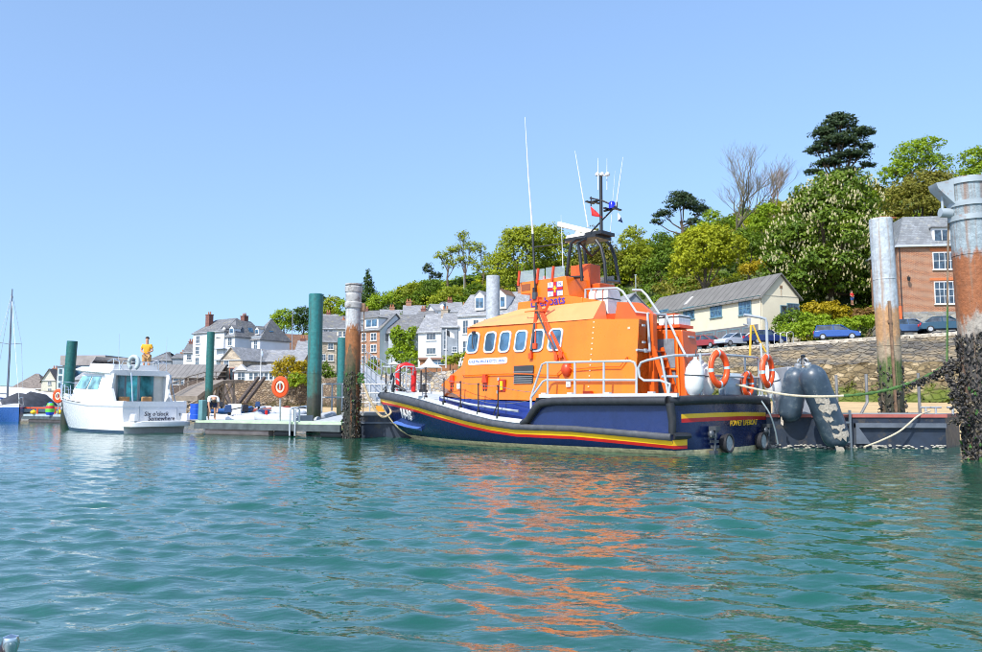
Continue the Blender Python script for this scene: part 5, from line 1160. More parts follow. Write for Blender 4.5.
def covered(label, px_, Y, L3, m_, rz_=0., zb=.2, hh=.8, cover=True):
    P_ = at(px_, 403, Y); e = thing('covered_boat', label, 'boat', (P_.x, Y, zb), rz_, 'small boats laid up by the far left pontoon')
    g = MB(); g.loft([[(x, t * w_ * .9, z) for t, z in ((-1, .55), (-.75, .1), (0, 0), (.75, .1), (1, .55))] for x, w_ in ((-L3 / 2, .7), (0, .85), (L3 * .3, .6), (L3 / 2, .08))], closed=False); g.build('hull', mat('boat_hull_white', (.6, .62, .64), .4), e)
    g = MB(); g.loft([[(x, t * w_, .5 + h_ * (1 - abs(t) ** 1.6)) for t in (-1, -.7, -.3, 0, .3, .7, 1)] for x, w_, h_ in ((-L3 / 2 - .05, .72, hh * .5), (-L3 * .2, .85, hh), (L3 * .2, .7, hh * .8), (L3 / 2, .1, .1))], closed=False); g.add([(-L3 / 2 - .05, t * .72, .5 + hh * .5 * (1 - abs(t) ** 1.6)) for t in (-1, -.7, -.3, 0, .3, .7, 1)], [tuple(range(7))]); g.build('cover', m_, e); return e
CVD = mat('dark_canvas_cover', (.05, .055, .07), .85, var=.3, vs=3); CVW = mat('white_canvas_cover', (.62, .63, .68), .8, var=.1); CVB = mat('blue_canvas_cover', (.03, .06, .16), .8)
for i, (lb_, px_, Y, L3, m_, rz_, zb, hh) in enumerate((('boat under a white cover nearest the yacht mast', 14, 66, 6.5, CVW, .1, 1.1, 1.0), ('boat under a blue cover just left of the dark covered pair', 12, 62, 5, CVB, .15, .3, .9),
        ('boat under a dark cover behind the yellow buoy on the pontoon', 27, 60, 3.4, CVD, .9, .5, 1.0), ('boat under a dark cover between another dark cover and the striped float', 38, 61, 3.4, CVD, 1.2, .5, 1.1), ('pale covered boat above the striped float', 42, 70, 5, CVW, -.2, .9, .9), ('dark covered boat below the pale cottage roof', 24, 69, 6, CVD, .2, .5, 1.0))): covered(lb_, px_, Y, L3, m_, rz_, zb, hh)
for lb_, px_, m_ in (('small yellow buoy on the far left pontoon beside the red rail', 34, YELLOW), ('small yellow buoy on the far left pontoon by the dark teal pile', 60, YELLOW)):
    g = MB(); g.ell((0, 0, .14), (.2, .2, .14), 12, 8); g.torus((0, 0, .3), .05, .02, None, 10, 5); g.build('buoy', m_, None, loc=at(px_, 403, 56).xy.to_3d() + Vector((0, 0, .49)), label=lb_, cat='buoy', group='small yellow buoys on the far left pontoon')
e = thing('red_rail', 'low orange-red rail along the far left pontoon', 'rail', at(20, 403, 58.5).xy.to_3d() + Vector((0, 0, .45)), -.4)
g = MB(); g.tube([(0, 0, .45), (5.2, 0, .45)], .06, 6)
for x in (.1, 1.8, 3.5, 5.1): g.tube([(x, 0, 0), (x, 0, .45)], .05, 6)
g.build('bar', ORR, e)
g = MB(); g.box((0, 0, .45), (.7, .5, .9), top=.8); g.build('tarpaulin_bundle', mat('blue_tarpaulin', (.01, .06, .5), .5, var=.3, vs=4), None, loc=at(76, 403, 50.5).xy.to_3d() + Vector((0, 0, .45)), label='blue tarpaulin bundle between the dark teal pile and the cruiser bow', cat='tarpaulin', bevel=.06)
g = MB(); g.lathe([(.0, 0), (.26, 0), (.28, .2), (.26, .22), (.28, .45), (.26, .47), (.27, .7), (.0, .7)], 18); g.build('drum', mat('blue_drum', (.01, .08, .5), .4), None, loc=LP(198, 1.6), label='blue drum at the left end of the green-edged low pontoon', cat='drum')
# dinghies along the back of the low pontoon
def dinghy(label, px_, off, rz_, m_, motor=None, z=.2, s=1.0, Y=None):
    P_ = LP(px_, off, z); e = thing('dinghy', label, 'dinghy', P_, rz_, 'tenders and dinghies behind the low pontoon'); e.scale = (s, s, s)
    g = MB(); g.tube([(-1.4, .62, .32), (.4, .62, .33), (1.0, .5, .38), (1.4, .22, .46), (1.5, 0, .48), (1.4, -.22, .46), (1.0, -.5, .38), (.4, -.62, .33), (-1.4, -.62, .32)], [.15, .21, .21, .2, .2, .2, .21, .21, .15], 10); g.build('tube', m_, e)
    g = MB(); g.loft([[(x, -w_, .25), (x, 0, .08), (x, w_, .25)] for x, w_ in ((-1.3, .6), (.5, .6), (1.2, .2))], closed=False); g.box((-1.2, 0, .3), (.06, 1.1, .45)); g.box((-.2, 0, .42), (.25, 1.1, .05)); g.build('floor', mat('grey_floor', (.35, .36, .38), .7), e)
    if motor:
        g = MB(); g.box((-1.42, 0, .8), (.32, .26, .34), 0, top=.8); g.box((-1.36, 0, .3), (.14, .1, .8), 1); g.tube([(-1.3, 0, .75), (-.85, .1, .85)], .03, 6, 1); g.build('outboard_motor', [motor, BLACKP], e, bevel=.02)
    return e
DW = mat('white_hypalon', (.66, .67, .7), .5, var=.1); DG = mat('light_grey_hypalon', (.4, .43, .48), .5, var=.15); MBk = mat('outboard_black', (.02, .02, .025), .3); MB2 = mat('outboard_dark_blue', (.02, .05, .14), .3)
for a in (('white inflatable dinghy beside the bending man', 222, 2.9, 2.9, DW, None), ('white dinghy with a dark outboard tilted up, right of the bending man', 240, 3.0, .3, DW, MBk), ('grey dinghy half hidden behind the white ones', 232, 4.8, .1, DG, None),
          ('pale dinghy with a dark blue outboard left of the oval lifebuoy station', 262, 3.2, .15, DW, MB2), ('grey dinghy lying right behind the oval lifebuoy station post', 286, 2.9, 2.6, DG, None), ('grey dinghy furthest right, by the tall teal pile', 300, 4.4, .2, DG, None), ('light grey dinghy furthest back towards the sand', 275, 6.5, .5, DG, MBk)): dinghy(*a)
for a in (('small blue dinghy lying on the sand nearest the bending man', 230, 13, .6, mat('mid_blue_hypalon', (.03, .1, .28), .5), None), ('small grey dinghy with a black outboard on the sand left of the dark timber prop', 243, 16, .2, DG, MBk), ('white dinghy hauled up on the sand under the dark timber props', 254, 20, -.3, DW, None),
          ('faded red dinghy on the sand right of the timber props', 268, 17, .4, mat('faded_red_hypalon', (.3, .06, .04), .6), None), ('dark grey dinghy on the sand behind the lifebuoy station', 281, 14, .1, mat('dark_grey_hypalon', (.08, .09, .1), .6), MB2), ('white dinghy on the sand left of the tall teal pile', 297, 12, 2.8, DW, MBk), ('pale blue dinghy on the sand between the lifebuoy station and the quay', 288, 24, .3, mat('pale_blue_hypalon', (.3, .4, .5), .6), None)): dinghy(*a, z=.42, s=.95)
g = MB(); g.box((0, 0, .35), (.75, .6, .7), top=.7); g.box((0, .1, .75), (.6, .06, .35), rot=Matrix.Rotation(-.3, 3, 'X')); g.build('console', DW, None, loc=LP(236, 3.2, .3), rz=.3, label='white steering console box between the white dinghies', cat='console', bevel=.04)
g = MB(); g.box((0, 0, .2), (.5, .2, .5), 0); g.box((.1, -.1, .2), (.12, .04, .46), 1); g.build('life_jacket', [mat('navy_fabric', (.02, .05, .15), .8), REDP], None, loc=LP(265, 3.0, .5), rz=.4, label='navy and red life jacket propped in the dinghy left of the lifebuoy station', cat='life jacket', bevel=.05)
# silver knob of the viewer's own boat at the lower left corner
k_ = at(11, 634, 2.6)
e = thing('deck_cleat', 'polished metal knob of a cleat at the near boat edge', 'cleat', (k_.x, k_.y, k_.z - .03))
g = MB(); g.lathe([(.0, -.16), (.02, -.16), (.018, -.03), (.026, 0), (.022, .022), (.0, .03)], 16); g.build('knob', CHROME, e)
g = MB(); g.box((-.28, .0, -.05), (.54, .1, .08)); g.build('gunwale', mat('dark_gunwale', (.03, .025, .03), .4), e, bevel=.03)
# ================================================================ ground: beach and the land behind the quays
def P2(px_, Y): return ((px_ - 491) / FOC * Y, Y)
QF = [P2(-160, 165) + (3.0,), P2(0, 150) + (3.2,), P2(60, 142) + (3.4,), P2(150, 132) + (4.4,), P2(190, 128) + (4.6,), P2(312, 122) + (4.7,), P2(345, 104) + (4.6,), P2(440, 96) + (4.9,), P2(560, 92) + (6.0,), P2(699, 85) + (6.5,), P2(805, 77) + (6.7,), P2(960, 70) + (7.05,), P2(1150, 62) + (7.6,), P2(1500, 60) + (8.6,)]
def qint(X, k): return lerp_tab([(a[0], a[k]) for a in QF], X)
CREST = [(-140, 6), (-90, 7), (-62, 9), (-50, 15), (-37, 18.5), (-14, 26), (16, 28), (43, 33), (64, 37), (90, 38), (140, 40)]
D0 = [(-140, 30), (-50, 26), (-20, 14), (10, 16), (25, 24), (50, 32), (80, 30)]
D1 = [(-140, 100), (-50, 75), (-14, 78), (16, 80), (43, 82), (70, 84), (140, 90)]
def sst(t): t = max(0, min(1, t)); return t * t * (3 - 2 * t)
def ground_z(X, Y):
    d = Y - qint(X, 1); q = qint(X, 2); c = lerp_tab(CREST, X); d0, d1 = lerp_tab(D0, X), lerp_tab(D1, X)
    t = (d - d0) / (d1 - d0); z = q + (.085 if X > 5 else .02) * max(0, min(d, 9)) + (c - q) * (.5 * sst(t) + .5 * max(0, min(1, t)))
    if t > 0: z += 1.0 * min(1, t * 4) * noise.noise(Vector((X * .07, Y * .07, 0)))
    return z
GRASSM = mat('hillside_soil_and_grass', (.07, .1, .025), .95, var=.5, vs=.15, dirt=(.14, .1, .05), damt=.42, ds=.2, bump=.4, bs=3)
Xs = np.linspace(-190, 210, 201); ds = np.concatenate([[0], np.linspace(2, 150, 75), [180, 240, 340, 500]])
V = []; 
for d_ in ds:
    for X0 in Xs:
        Y0 = qint(X0, 1) + d_; V.append((X0, Y0, ground_z(X0, Y0) - (0 if d_ < 160 else (d_ - 160) * .02)))
n = len(Xs); F = [(i * n + j, i * n + j + 1, (i + 1) * n + j + 1, (i + 1) * n + j) for i in range(len(ds) - 1) for j in range(n - 1)]
o = np_mesh('hillside', V, F, GRASSM, smooth=True); tag(o, kind='structure', label='green hillside above the town')
# beach
SHORE = [(-90, 150), (-60, 120), (-41, 108), (-22, 60), (-9, 52), (.5, 47), (6.9, 40), (9.5, 30.5), (15.6, 27), (35, 25), (70, 22)]
def beach_z(X, Y):
    s = Y - lerp_tab(SHORE, X); z = -.5 + .45 * max(-3, s); lim = (.78 + .013 * (Y - 28)) if X > 8 else (.45 + .004 * (Y - 50)) if X < 0 else .45 + (.33 * X / 8)
    return min(z, lim + .05 * noise.noise(Vector((X * .4, Y * .25, 0)))) if z > lim - .1 else z
V = []; Xb = np.linspace(-88, 68, 180); tb_ = np.concatenate([np.linspace(-2, 14, 26), np.linspace(16, 100, 34)])
for t in tb_:
    for X0 in Xb:
        Y0 = lerp_tab(SHORE, X0) + t; Y0 = min(Y0, qint(X0, 1) + 1); V.append((X0, Y0, beach_z(X0, Y0)))
n = len(Xb); F = [(i * n + j, i * n + j + 1, (i + 1) * n + j + 1, (i + 1) * n + j) for i in range(len(tb_) - 1) for j in range(n - 1)]
o = np_mesh('beach', V, F, mat('wet_sand', (.48, .34, .17), .9, var=.25, vs=.8, dirt=(.25, .2, .1), damt=.4, ds=.6, bump=.4, bs=8), smooth=True); tag(o, kind='structure', label='strip of golden sand at low tide')
# road on the quay
def strip(name, m_, d0_, d1_, dz_, X0, X1, n_=40, lab=None):
    V = []; xs_ = np.linspace(X0, X1, n_)
    for x in xs_:
        for d_ in (d0_, d1_): V.append((x, qint(x, 1) + d_, ground_z(x, qint(x, 1) + d_) + dz_))
    o = np_mesh(name, V, [(2 * i, 2 * i + 2, 2 * i + 3, 2 * i + 1) for i in range(n_ - 1)], m_); return tag(o, kind='structure', label=lab)
strip('road', mat('asphalt', (.055, .055, .06), .9, var=.2), 1.5, 8.5, .03, 8, 75, lab='asphalt quay road behind the sea wall')
strip('pavement', mat('concrete_pavement', (.32, .31, .29), .9), 8.5, 10.3, .14, 8, 75, lab='concrete pavement beside the quay road')
# quay walls
def quay(name, label, i0, i1, m_, top=.0, thick=1.2, foot=-.6, batter=.6, parapet=0.):
    pts = QF[i0:i1 + 1]; e = thing(name, label, 'wall', (0, 0, 0)); g = MB(); rg_ = []
    P = []
    for a, b_ in zip(pts, pts[1:]):
        for k in range(8): t = k / 8; P.append(tuple(a[j] + (b_[j] - a[j]) * t for j in range(3)))
    P.append(pts[-1])
    q = random.Random(i0)
    for x, y, z in P: 
        j_ = q.uniform(-.12, .12); rg_.append([(x, y - batter - .25, foot), (x, y - batter * .6 + j_ * .6, z * .35), (x, y - .05, z + top), (x, y + thick, z + top), (x, y + thick, foot)])
    g.loft(rg_); g.build('masonry', m_, e, angle=50); return e, P
WEEDC = (.08, .085, .015)
SEAW = stone_mat('sea_wall_stone', (.15, .148, .145), (.09, .088, .085), (.24, .22, .18), 2.6, mortar=(.15, .14, .12), weed=WEEDC, weedz=2.7, patch=(.34, .27, .17), sx=.6, bump=1.0)
e, P = quay('sea_wall', 'long weathered grey stone sea wall below the parked cars, weed at its foot', 9, 13, SEAW)
g = MB(); q = random.Random(2)
for (x, y, z), (x2, y2, z2) in zip(P, P[1:]):
    d_ = Vector((x2 - x, y2 - y, z2 - z)); Ld = d_.length; n_ = max(1, int(Ld / .36)); an_ = math.atan2(d_.y, d_.x)
    for k in range(n_):
        for lay in range(2):
            p = Vector((x, y, z)) + d_ * ((k + .5 + .3 * (lay % 2)) / n_); h_ = q.uniform(.14, .22); g.box((p.x, p.y + .3 + q.uniform(-.06, .06), p.z + .05 + lay * .16), (.42 * q.uniform(.85, 1.25), .6, h_), q.choice((0, 0, 0, 1, 2)), rot=Matrix.Rotation(an_ + q.uniform(-.12, .12), 3, 'Z') @ Matrix.Rotation(q.uniform(-.15, .15), 3, 'Y'))
g.build('coping', [mat('coping_stone_a', (.4, .37, .31), .9, var=.3), mat('coping_stone_b', (.33, .3, .25), .9, var=.3), mat('coping_stone_c', (.45, .42, .36), .9, var=.2)], e, smooth=False, bevel=.03)
V = []; NX, NY = 420, 18
for i in range(NX):
    t = i / (NX - 1) * (len(P) - 1); k = min(int(t), len(P) - 2); u = t - k; bx_, by_ = (P[k][j] + (P[k + 1][j] - P[k][j]) * u for j in (0, 1))
    for j in range(NY):
        v_ = j / (NY - 1); p = Vector((bx_ * .55, v_ * 5, by_ * .2)); n1_ = noise.noise(p * .8) + .6 * noise.noise(p * 2.1) + .35 * noise.noise(p * 5)
        c_ = noise.voronoi(p * 1.1)[0]; lump = .5 * (c_[1] - c_[0])
        V.append((bx_ + .25 * noise.noise(p * 3 + Vector((9, 0, 0))), by_ - 4.2 * (1 - v_) - .5 + n1_ * .5 - lump * 1.3, .7 + 4.0 * v_ ** .85 + n1_ * .8 * math.sin(PI * min(1, v_ + .15)) + lump * .6))
o = np_mesh('rock_footing', V, [(i * NY + j, (i + 1) * NY + j, (i + 1) * NY + j + 1, i * NY + j + 1) for i in range(NX - 1) for j in range(NY - 1)], stone_mat('footing_rock', (.25, .19, .1), (.11, .085, .05), (.38, .3, .18), 1.7, mortar=(.07, .06, .04), weed=(.08, .12, .012), weedz=2.3, bump=1.2), e)
e, P = quay('stone_quay', 'rough brown stone quay between the teal piles, dark in its recess', 4, 6, stone_mat('brown_quay_stone', (.3, .22, .14), (.16, .12, .09), (.4, .33, .25), 2.0, mortar=(.1, .08, .06), weed=(.06, .05, .02), weedz=1.2, patch=(.12, .09, .07), bump=1.2), batter=1.4)
e, P = quay('terrace_wall', 'pale stone terrace wall behind the gangway and the lifeboat bow', 6, 9, stone_mat('terrace_stone', (.42, .4, .38), (.3, .29, .28), (.48, .4, .28), 2.0, mortar=(.2, .18, .16), weed=(.1, .09, .03), weedz=1.2, bump=1.))
e, P = quay('stone_quay', 'low dark quay wall under the far left houses', 0, 4, stone_mat('dark_quay_stone', (.2, .18, .16), (.12, .11, .1), (.3, .27, .22), .9, weed=(.05, .05, .02), weedz=1.))

# ================================================================ houses
class House(Frame):
    """local x runs along the front, y goes back from it, z up; the front faces -y"""
    def __init__(s, name, label, cat, pxl, pyb, Y, ang, w, d, h, wall, group=None, deep=4.):
        P_ = at(pxl, pyb, Y); super().__init__((P_.x, P_.y), ang, P_.z); s.w, s.d, s.h = w, d, h
        s.e = thing(name, label, cat, P_, ang, group); s.wall = wall
        g = MB(); g.add([(0, 0, -deep), (w, 0, -deep), (w, d, -deep), (0, d, -deep), (0, 0, h), (w, 0, h), (w, d, h), (0, d, h)], [(0, 1, 5, 4), (1, 2, 6, 5), (2, 3, 7, 6), (3, 0, 4, 7), (4, 5, 6, 7), (3, 2, 1, 0)])
        s.g = g
    def gable(s, rh, m_, axis='x', ov=.3, hip=0., trim=None):
        w, d, h = s.w, s.d, s.h; g = MB(); t = .14
        if axis == 'x':
            R0, R1 = (hip, d / 2, h + rh), (w - hip, d / 2, h + rh)
            if not hip: s.g.add([(0, 0, h), (0, d, h), (0, d / 2, h + rh - .02)], [(0, 1, 2)]); s.g.add([(w, 0, h), (w, d, h), (w, d / 2, h + rh - .02)], [(0, 2, 1)])
            sl = rh / (d / 2); o_ = ov
            A = [(-o_ if not hip else -o_, -o_, h - o_ * sl * .9), (w + o_, -o_, h - o_ * sl * .9), (w + o_, d + o_, h - o_ * sl * .9), (-o_, d + o_, h - o_ * sl * .9)]
            r0 = (R0[0] - (o_ if not hip else 0), d / 2, h + rh + .03); r1 = (R1[0] + (o_ if not hip else 0), d / 2, h + rh + .03)
        else:
            if not hip: s.g.add([(0, 0, h), (w, 0, h), (w / 2, 0, h + rh - .02)], [(0, 1, 2)]); s.g.add([(0, d, h), (w, d, h), (w / 2, d, h + rh - .02)], [(0, 2, 1)])
            sl = rh / (w / 2); o_ = ov
            A = [(-o_, -o_, h - o_ * sl * .9), (w + o_, -o_, h - o_ * sl * .9), (w + o_, d + o_, h - o_ * sl * .9), (-o_, d + o_, h - o_ * sl * .9)]
            r0 = (w / 2, hip - (o_ if not hip else 0), h + rh + .03); r1 = (w / 2, d - hip + (o_ if not hip else 0), h + rh + .03)
        top = [Vector(p) for p in A + [r0, r1]]; dn_ = [p - Vector((0, 0, t)) for p in top]
        fs = [(0, 1, 5, 4), (2, 3, 4, 5), (1, 2, 5), (3, 0, 4)] if axis == 'x' else [(1, 2, 5, 4), (3, 0, 4, 5), (0, 1, 4), (2, 3, 5)]
        if not hip: fs = fs[:2]
        g.add(top, fs); g.add(dn_, [f[::-1] for f in fs])
        ed = [(0, 1), (1, 2), (2, 3), (3, 0)] if hip else ([(0, 1), (1, 5), (5, 2), (2, 3), (3, 4), (4, 0)] if axis == 'x' else [(0, 4), (4, 1), (1, 2), (2, 5), (5, 3), (3, 0)])
        g.add(top + dn_, [(a, b_, b_ + 6, a + 6) for a, b_ in ed]); s.roof = g.build('roof', m_, s.e, smooth=False)
        f_ = MB(); f_.tube([(-.0, -.12, h - .1), (w, -.12, h - .1)], .07, 6); f_.build('gutter', trim or GREYRAIL, s.e); return s
    def done(s): s.wo = s.g.build('wall', s.wall, s.e, smooth=False); return s
    def win(s, face, a, z, w, h, bars=(2, 2), m_=None, glass=None, name='window', sill=True, depth=.0):
        """face 'f' front, 'r' right side (x = w), 'l' left side (x = 0); a runs along the face"""
        f = {'f': lambda a, o, z: (a, -o, z), 'r': lambda a, o, z: (s.w + o, a, z), 'l': lambda a, o, z: (-o, a, z)}[face]
        def bx(g, a0, a1, z0, z1, o0, o1, m=0):
            g.add([f(x, o, zz_) for zz_ in (z0, z1) for x, o in ((a0, o0), (a1, o0), (a1, o1), (a0, o1))], [(3, 2, 1, 0), (4, 5, 6, 7), (0, 1, 5, 4), (1, 2, 6, 5), (2, 3, 7, 6), (3, 0, 4, 7)], m)
        g = MB(); t = min(.09, w * .09); a0, a1, z0, z1 = a - w / 2, a + w / 2, z - h / 2, z + h / 2
        bx(g, a0 - t, a0, z0 - t, z1 + t, -.02, .07); bx(g, a1, a1 + t, z0 - t, z1 + t, -.02, .07); bx(g, a0, a1, z1, z1 + t, -.02, .07); bx(g, a0, a1, z0 - t, z0, -.02, .07)
        for i in range(1, bars[0]): x = a0 + (a1 - a0) * i / bars[0]; bx(g, x - t * .3, x + t * .3, z0, z1, .0, .05)
        for i in range(1, bars[1]): zz_ = z0 + (z1 - z0) * i / bars[1]; bx(g, a0, a1, zz_ - t * .3, zz_ + t * .3, .0, .055)
        if sill: bx(g, a0 - t * 2, a1 + t * 2, z0 - t - .09, z0 - t, -.02, .16)
        o = g.build(name, m_ or WSASH, s.e, smooth=False); g = MB(); bx(g, a0, a1, z0, z1, .0, .03); g.build('pane', glass or GLASS, o, smooth=False); return o
    def pwin(s, face, x0, y0, x1, y1, **k):
        """window from the sight lines of its upper left and lower right corners"""
        if face == 'f': (a0, za), (a1, zb) = s.px_y(x0, y0, 0), s.px_y(x1, y1, 0)
        else: c = s.w if face == 'r' else 0; (a0, za), (a1, zb) = s.px_x(x0, y0, c), s.px_x(x1, y1, c)
        return s.win(face, (a0 + a1) / 2, (za + zb) / 2, max(.4, abs(a1 - a0) * .88), max(.4, abs(za - zb) * .88), **k)
    def chimney(s, x, y, w_=.9, d_=.6, h_=1.6, z=None, m_=BRICK, pots=2):
        z = s.h if z is None else z; g = MB(); g.box((x, y, z + h_ / 2), (w_, d_, h_)); g.box((x, y, z + h_), (w_ + .12, d_ + .12, .14)); c = g.build('chimney', m_, s.e, smooth=False)
        for k in range(pots):
            g = MB(); g.lathe([(.12, 0), (.15, .05), (.11, .45), (.14, .5), (.09, .5)], 10, (x + (k - (pots - 1) / 2) * w_ / max(1, pots), y, z + h_ + .07)); g.build('chimney_pot', mat('terracotta', (.5, .2, .1), .8), c)
    def dormer(s, x, y0, z0, w_, h_, d_, m_=None, rm=None, flat=False, gl=BLUEGLASS):
        g = MB(); g.box((x, y0 + d_ / 2, z0 + h_ / 2), (w_, d_, h_)); 
        if not flat: g.add([(x - w_ / 2, y0, z0 + h_), (x + w_ / 2, y0, z0 + h_), (x, y0, z0 + h_ + w_ * .45)], [(0, 1, 2)])
        o = g.build('dormer', m_ or s.wall, s.e, smooth=False)
        g = MB()
        if flat: g.box((x, y0 + d_ / 2 - .1, z0 + h_ + .06), (w_ + .3, d_ + .3, .12))
        else:
            for k in (1, -1): g.add([(x, y0 - .15, z0 + h_ + w_ * .45 + .06), (x, y0 + d_ + .8, z0 + h_ + w_ * .45 + .06), (x + k * (w_ / 2 + .15), y0 + d_, z0 + h_ - .06), (x + k * (w_ / 2 + .15), y0 - .15, z0 + h_ - .06), (x, y0 - .15, z0 + h_ + w_ * .45 - .04), (x + k * (w_ / 2 + .15), y0 - .15, z0 + h_ - .16)], [(0, 1, 2, 3), (0, 3, 5, 4)])
        g.build('dormer_roof', rm or SLATE, o, smooth=False)
        g = MB(); ww_, hh_ = w_ * .36, h_ * .66
        for k in (-1, 1): g.box((x + k * w_ * .21, y0 - .03, z0 + h_ * .5), (ww_, .05, hh_))
        g.build('pane', gl, o, smooth=False)
def house(name, label, pxl, pxr, pyb, pyt, Y, ang=0., d=8., wall=WRENDER, rh=2.4, rm=SLATE, axis='x', hip=0., cat='house', group='town houses along the harbour', ov=.25):
    """front wall drawn between two columns and from base to eaves, at distance Y"""
    P_ = at(pxl, pyb, Y); fr = Frame((P_.x, P_.y), ang, P_.z); w_ = fr.px_y(pxr, pyb, 0)[0]; h_ = fr.px_y(pxl, pyt, 0)[1]
    H = House(name, label, cat, pxl, pyb, Y, ang, w_, d, h_, wall, group); H.gable(rh, rm, axis, ov, hip); return H
GREYSH = mat('grey_slate_hung', (.22, .25, .29), .7, var=.2, vs=1); STONEC = stone_mat('cottage_stone', (.4, .34, .27), (.3, .25, .2), (.5, .42, .32), 1.3, mortar=(.4, .36, .3), bump=.4)
CRW = mat('cream_wash', (.6, .57, .47), .85, var=.08)
# far left
H = house('cottage', 'low cream cottage with a brown-grey roof at the far left behind covered boats', 9, 43, 397, 388.5, 168, .1, 9, CRW, 3.2, roof_mat('brown_grey_roof', (.2, .17, .15)), hip=3).done()
for x in (19, 26, 34): H.pwin('f', x, 390.5, x + 4, 393.5, bars=(2, 1))
H = house('cottage', 'cream gabled house with two small windows beside the far left cottage', 40.5, 55, 399, 380, 160, .15, 8, CRW, 2.2, roof_mat('brown_grey_roof', (.2, .17, .15)), axis='y').done(); H.pwin('f', 48, 381.5, 51, 384.5); H.pwin('f', 48, 388.5, 51, 391.5); H.chimney(1, 4, h_=2.4)
H = house('office_block', 'large flat fronted block with a dark glass band behind the dark teal pile', 61, 103, 398, 364, 158, -.05, 12, WRENDER, .01, roof_mat('flat_grey_roof', (.25, .24, .24)), cat='building')
H.done(); g = MB(); g.box((H.w / 2, 5.6, H.h + .7), (H.w + .6, 12, 1.9)); g.build('parapet', mat('grey_brown_cladding', (.3, .27, .26), .8, var=.2, vs=1), H.e, smooth=False)
H.win('f', H.w / 2, H.h - 1.4, H.w - .6, 2.2, bars=(9, 1), m_=GREYSH, glass=BLUEGLASS, sill=False)
for x in (.2, .5, .8): H.win('f', H.w * x, H.h - 4.6, 1.2, 1.3)
g = MB(); g.tube([(H.w - 1.6, -.2, H.h - .6), (H.w - 1.2, -.6, H.h - 2)], .9, 12); g.build('round_bay', mat('pale_blue_panel', (.45, .52, .56), .5), H.e)
H = house('tower', 'pale blue stair tower at the left end of the flat fronted block', 56, 62.5, 400, 366, 154, 0, 5, mat('pale_blue_render', (.5, .56, .6), .8), .01, SLATE, cat='tower').done()
for k in range(5): H.win('f', H.w * .5, H.h - 1 - k * 1.3, .5, .8, bars=(1, 1), m_=mat('teal_frame', (.1, .3, .35), .5), sill=False)
H = house('house', 'grey stone house with a slate gable in front of the flat fronted block', 74, 103, 396, 378.5, 140, -.35, 8, mat('dark_grey_render', (.2, .2, .22), .85), 2.4, SLATE2).done(); H.chimney(1.4, 3.5, h_=3.2)
for x in (80, 86, 92): H.pwin('f', x, 381, x + 4, 387, bars=(2, 1))
H = house('house', 'grey hipped slate roof seen above the cruiser and the man in yellow', 146, 171, 372, 360, 165, 0, 9, GREYSH, 1.9, SLATE, hip=3).done(); H.win('f', 2, 1.4, 1, 1)
H = house('house', 'small dark roofed house right of the man in yellow', 172, 190, 372, 357.5, 160, .1, 7, GREYSH, 1.0, SLATE).done(); H.chimney(1, 3.5, h_=1.2, pots=1)
H = house('boat_shed', 'long low shed with a grey sheet roof behind the cruiser stern', 148, 216, 386, 376.5, 124, .05, 9, mat('dark_timber_cladding', (.09, .07, .06), .85, var=.3), 2.0, roof_mat('grey_sheet_roof', (.22, .21, .2), 'sheet', .7), cat='shed').done()
H.win('f', 4.5, .7, 1.6, .9, sill=False)
# victorian row
H = house('tall_house', 'tall grey-white bay fronted house with brick chimneys at the left of the white row', 192, 223, 372, 333, 150, -.62, 7.5, mat('grey_white_render', (.55, .57, .6), .85, var=.1, vs=.6), 2.6, SLATE, hip=1.5).done()
DBR = brick_mat('dark_red_brick', (.22, .07, .05), (.13, .04, .03), (.2, .16, .14), bw=.34, bh=.12); H.chimney(1.6, 2.2, 1.1, .9, 3.4, m_=DBR); H.chimney(H.w - 1.0, 5, 1.1, .9, 3.0, m_=DBR)
for k in range(4):
    z = H.h - 1.3 - k * 2.0
    H.win('f', 1.5, z, 1.0, 1.3); H.win('f', H.w * .55, z, 1.0, 1.3); H.win('r', 2, z, .9, 1.3)
    H.win('l', 2, z, 1.0, 1.3); H.win('l', 5, z, 1.0, 1.3)
g = MB(); g.prism([(-1.0, 1.2), (-1.0, 3.0), (0, 3.6), (0, .6)], -4, H.h - .8, ax='z'); g.build('bay', mat('grey_white_render', (.5, .52, .54), .85), H.e, smooth=False)
def mansard(H, m_, inset=.9, hh=2.6):
    w, d, h = H.w, H.d, H.h; g = MB(); i = inset
    g.loft([[(-.25, -.25, h - .05), (w + .25, -.25, h - .05), (w + .25, d + .25, h - .05), (-.25, d + .25, h - .05)], [(i, i, h + hh), (w - i, i, h + hh), (w - i, d - i, h + hh), (i, d - i, h + hh)], [(w * .45, d * .4, h + hh + .5), (w * .55, d * .4, h + hh + .5), (w * .55, d * .6, h + hh + .5), (w * .45, d * .6, h + hh + .5)]])
    g.build('roof', m_, H.e, smooth=False)
def white_tall(label, pxl, pxc, pyb, pyt, Y, ang, d, inset, hh):
    P_ = at(pxl, pyb, Y); fr = Frame((P_.x, P_.y), ang, P_.z); w_ = fr.px_y(pxc, pyb, 0)[0]; h_ = fr.px_y(pxl, pyt, 0)[1]
    H = House('tall_house', label, 'house', pxl, pyb, Y, ang, w_, d, h_, WRENDER, 'town houses along the harbour').gable(hh, SLATE, 'y', .25, inset).done(); return H
H = white_tall('tall white house with a steep grey slate roof and aerial, left of its twin', 217, 234, 374, 336, 146, -.55, 7.5, 2.0, 2.9)
for k in range(4):
    for x in (.28, .72): H.win('f', H.w * x, H.h - 1.1 - k * 2.0, .95, 1.4)
H.dormer(H.w * .3, .1, H.h + .2, 1.1, 1.1, 1.6, rm=SLATE); H.dormer(H.w * .75, .1, H.h + .2, 1.1, 1.1, 1.6, rm=SLATE)
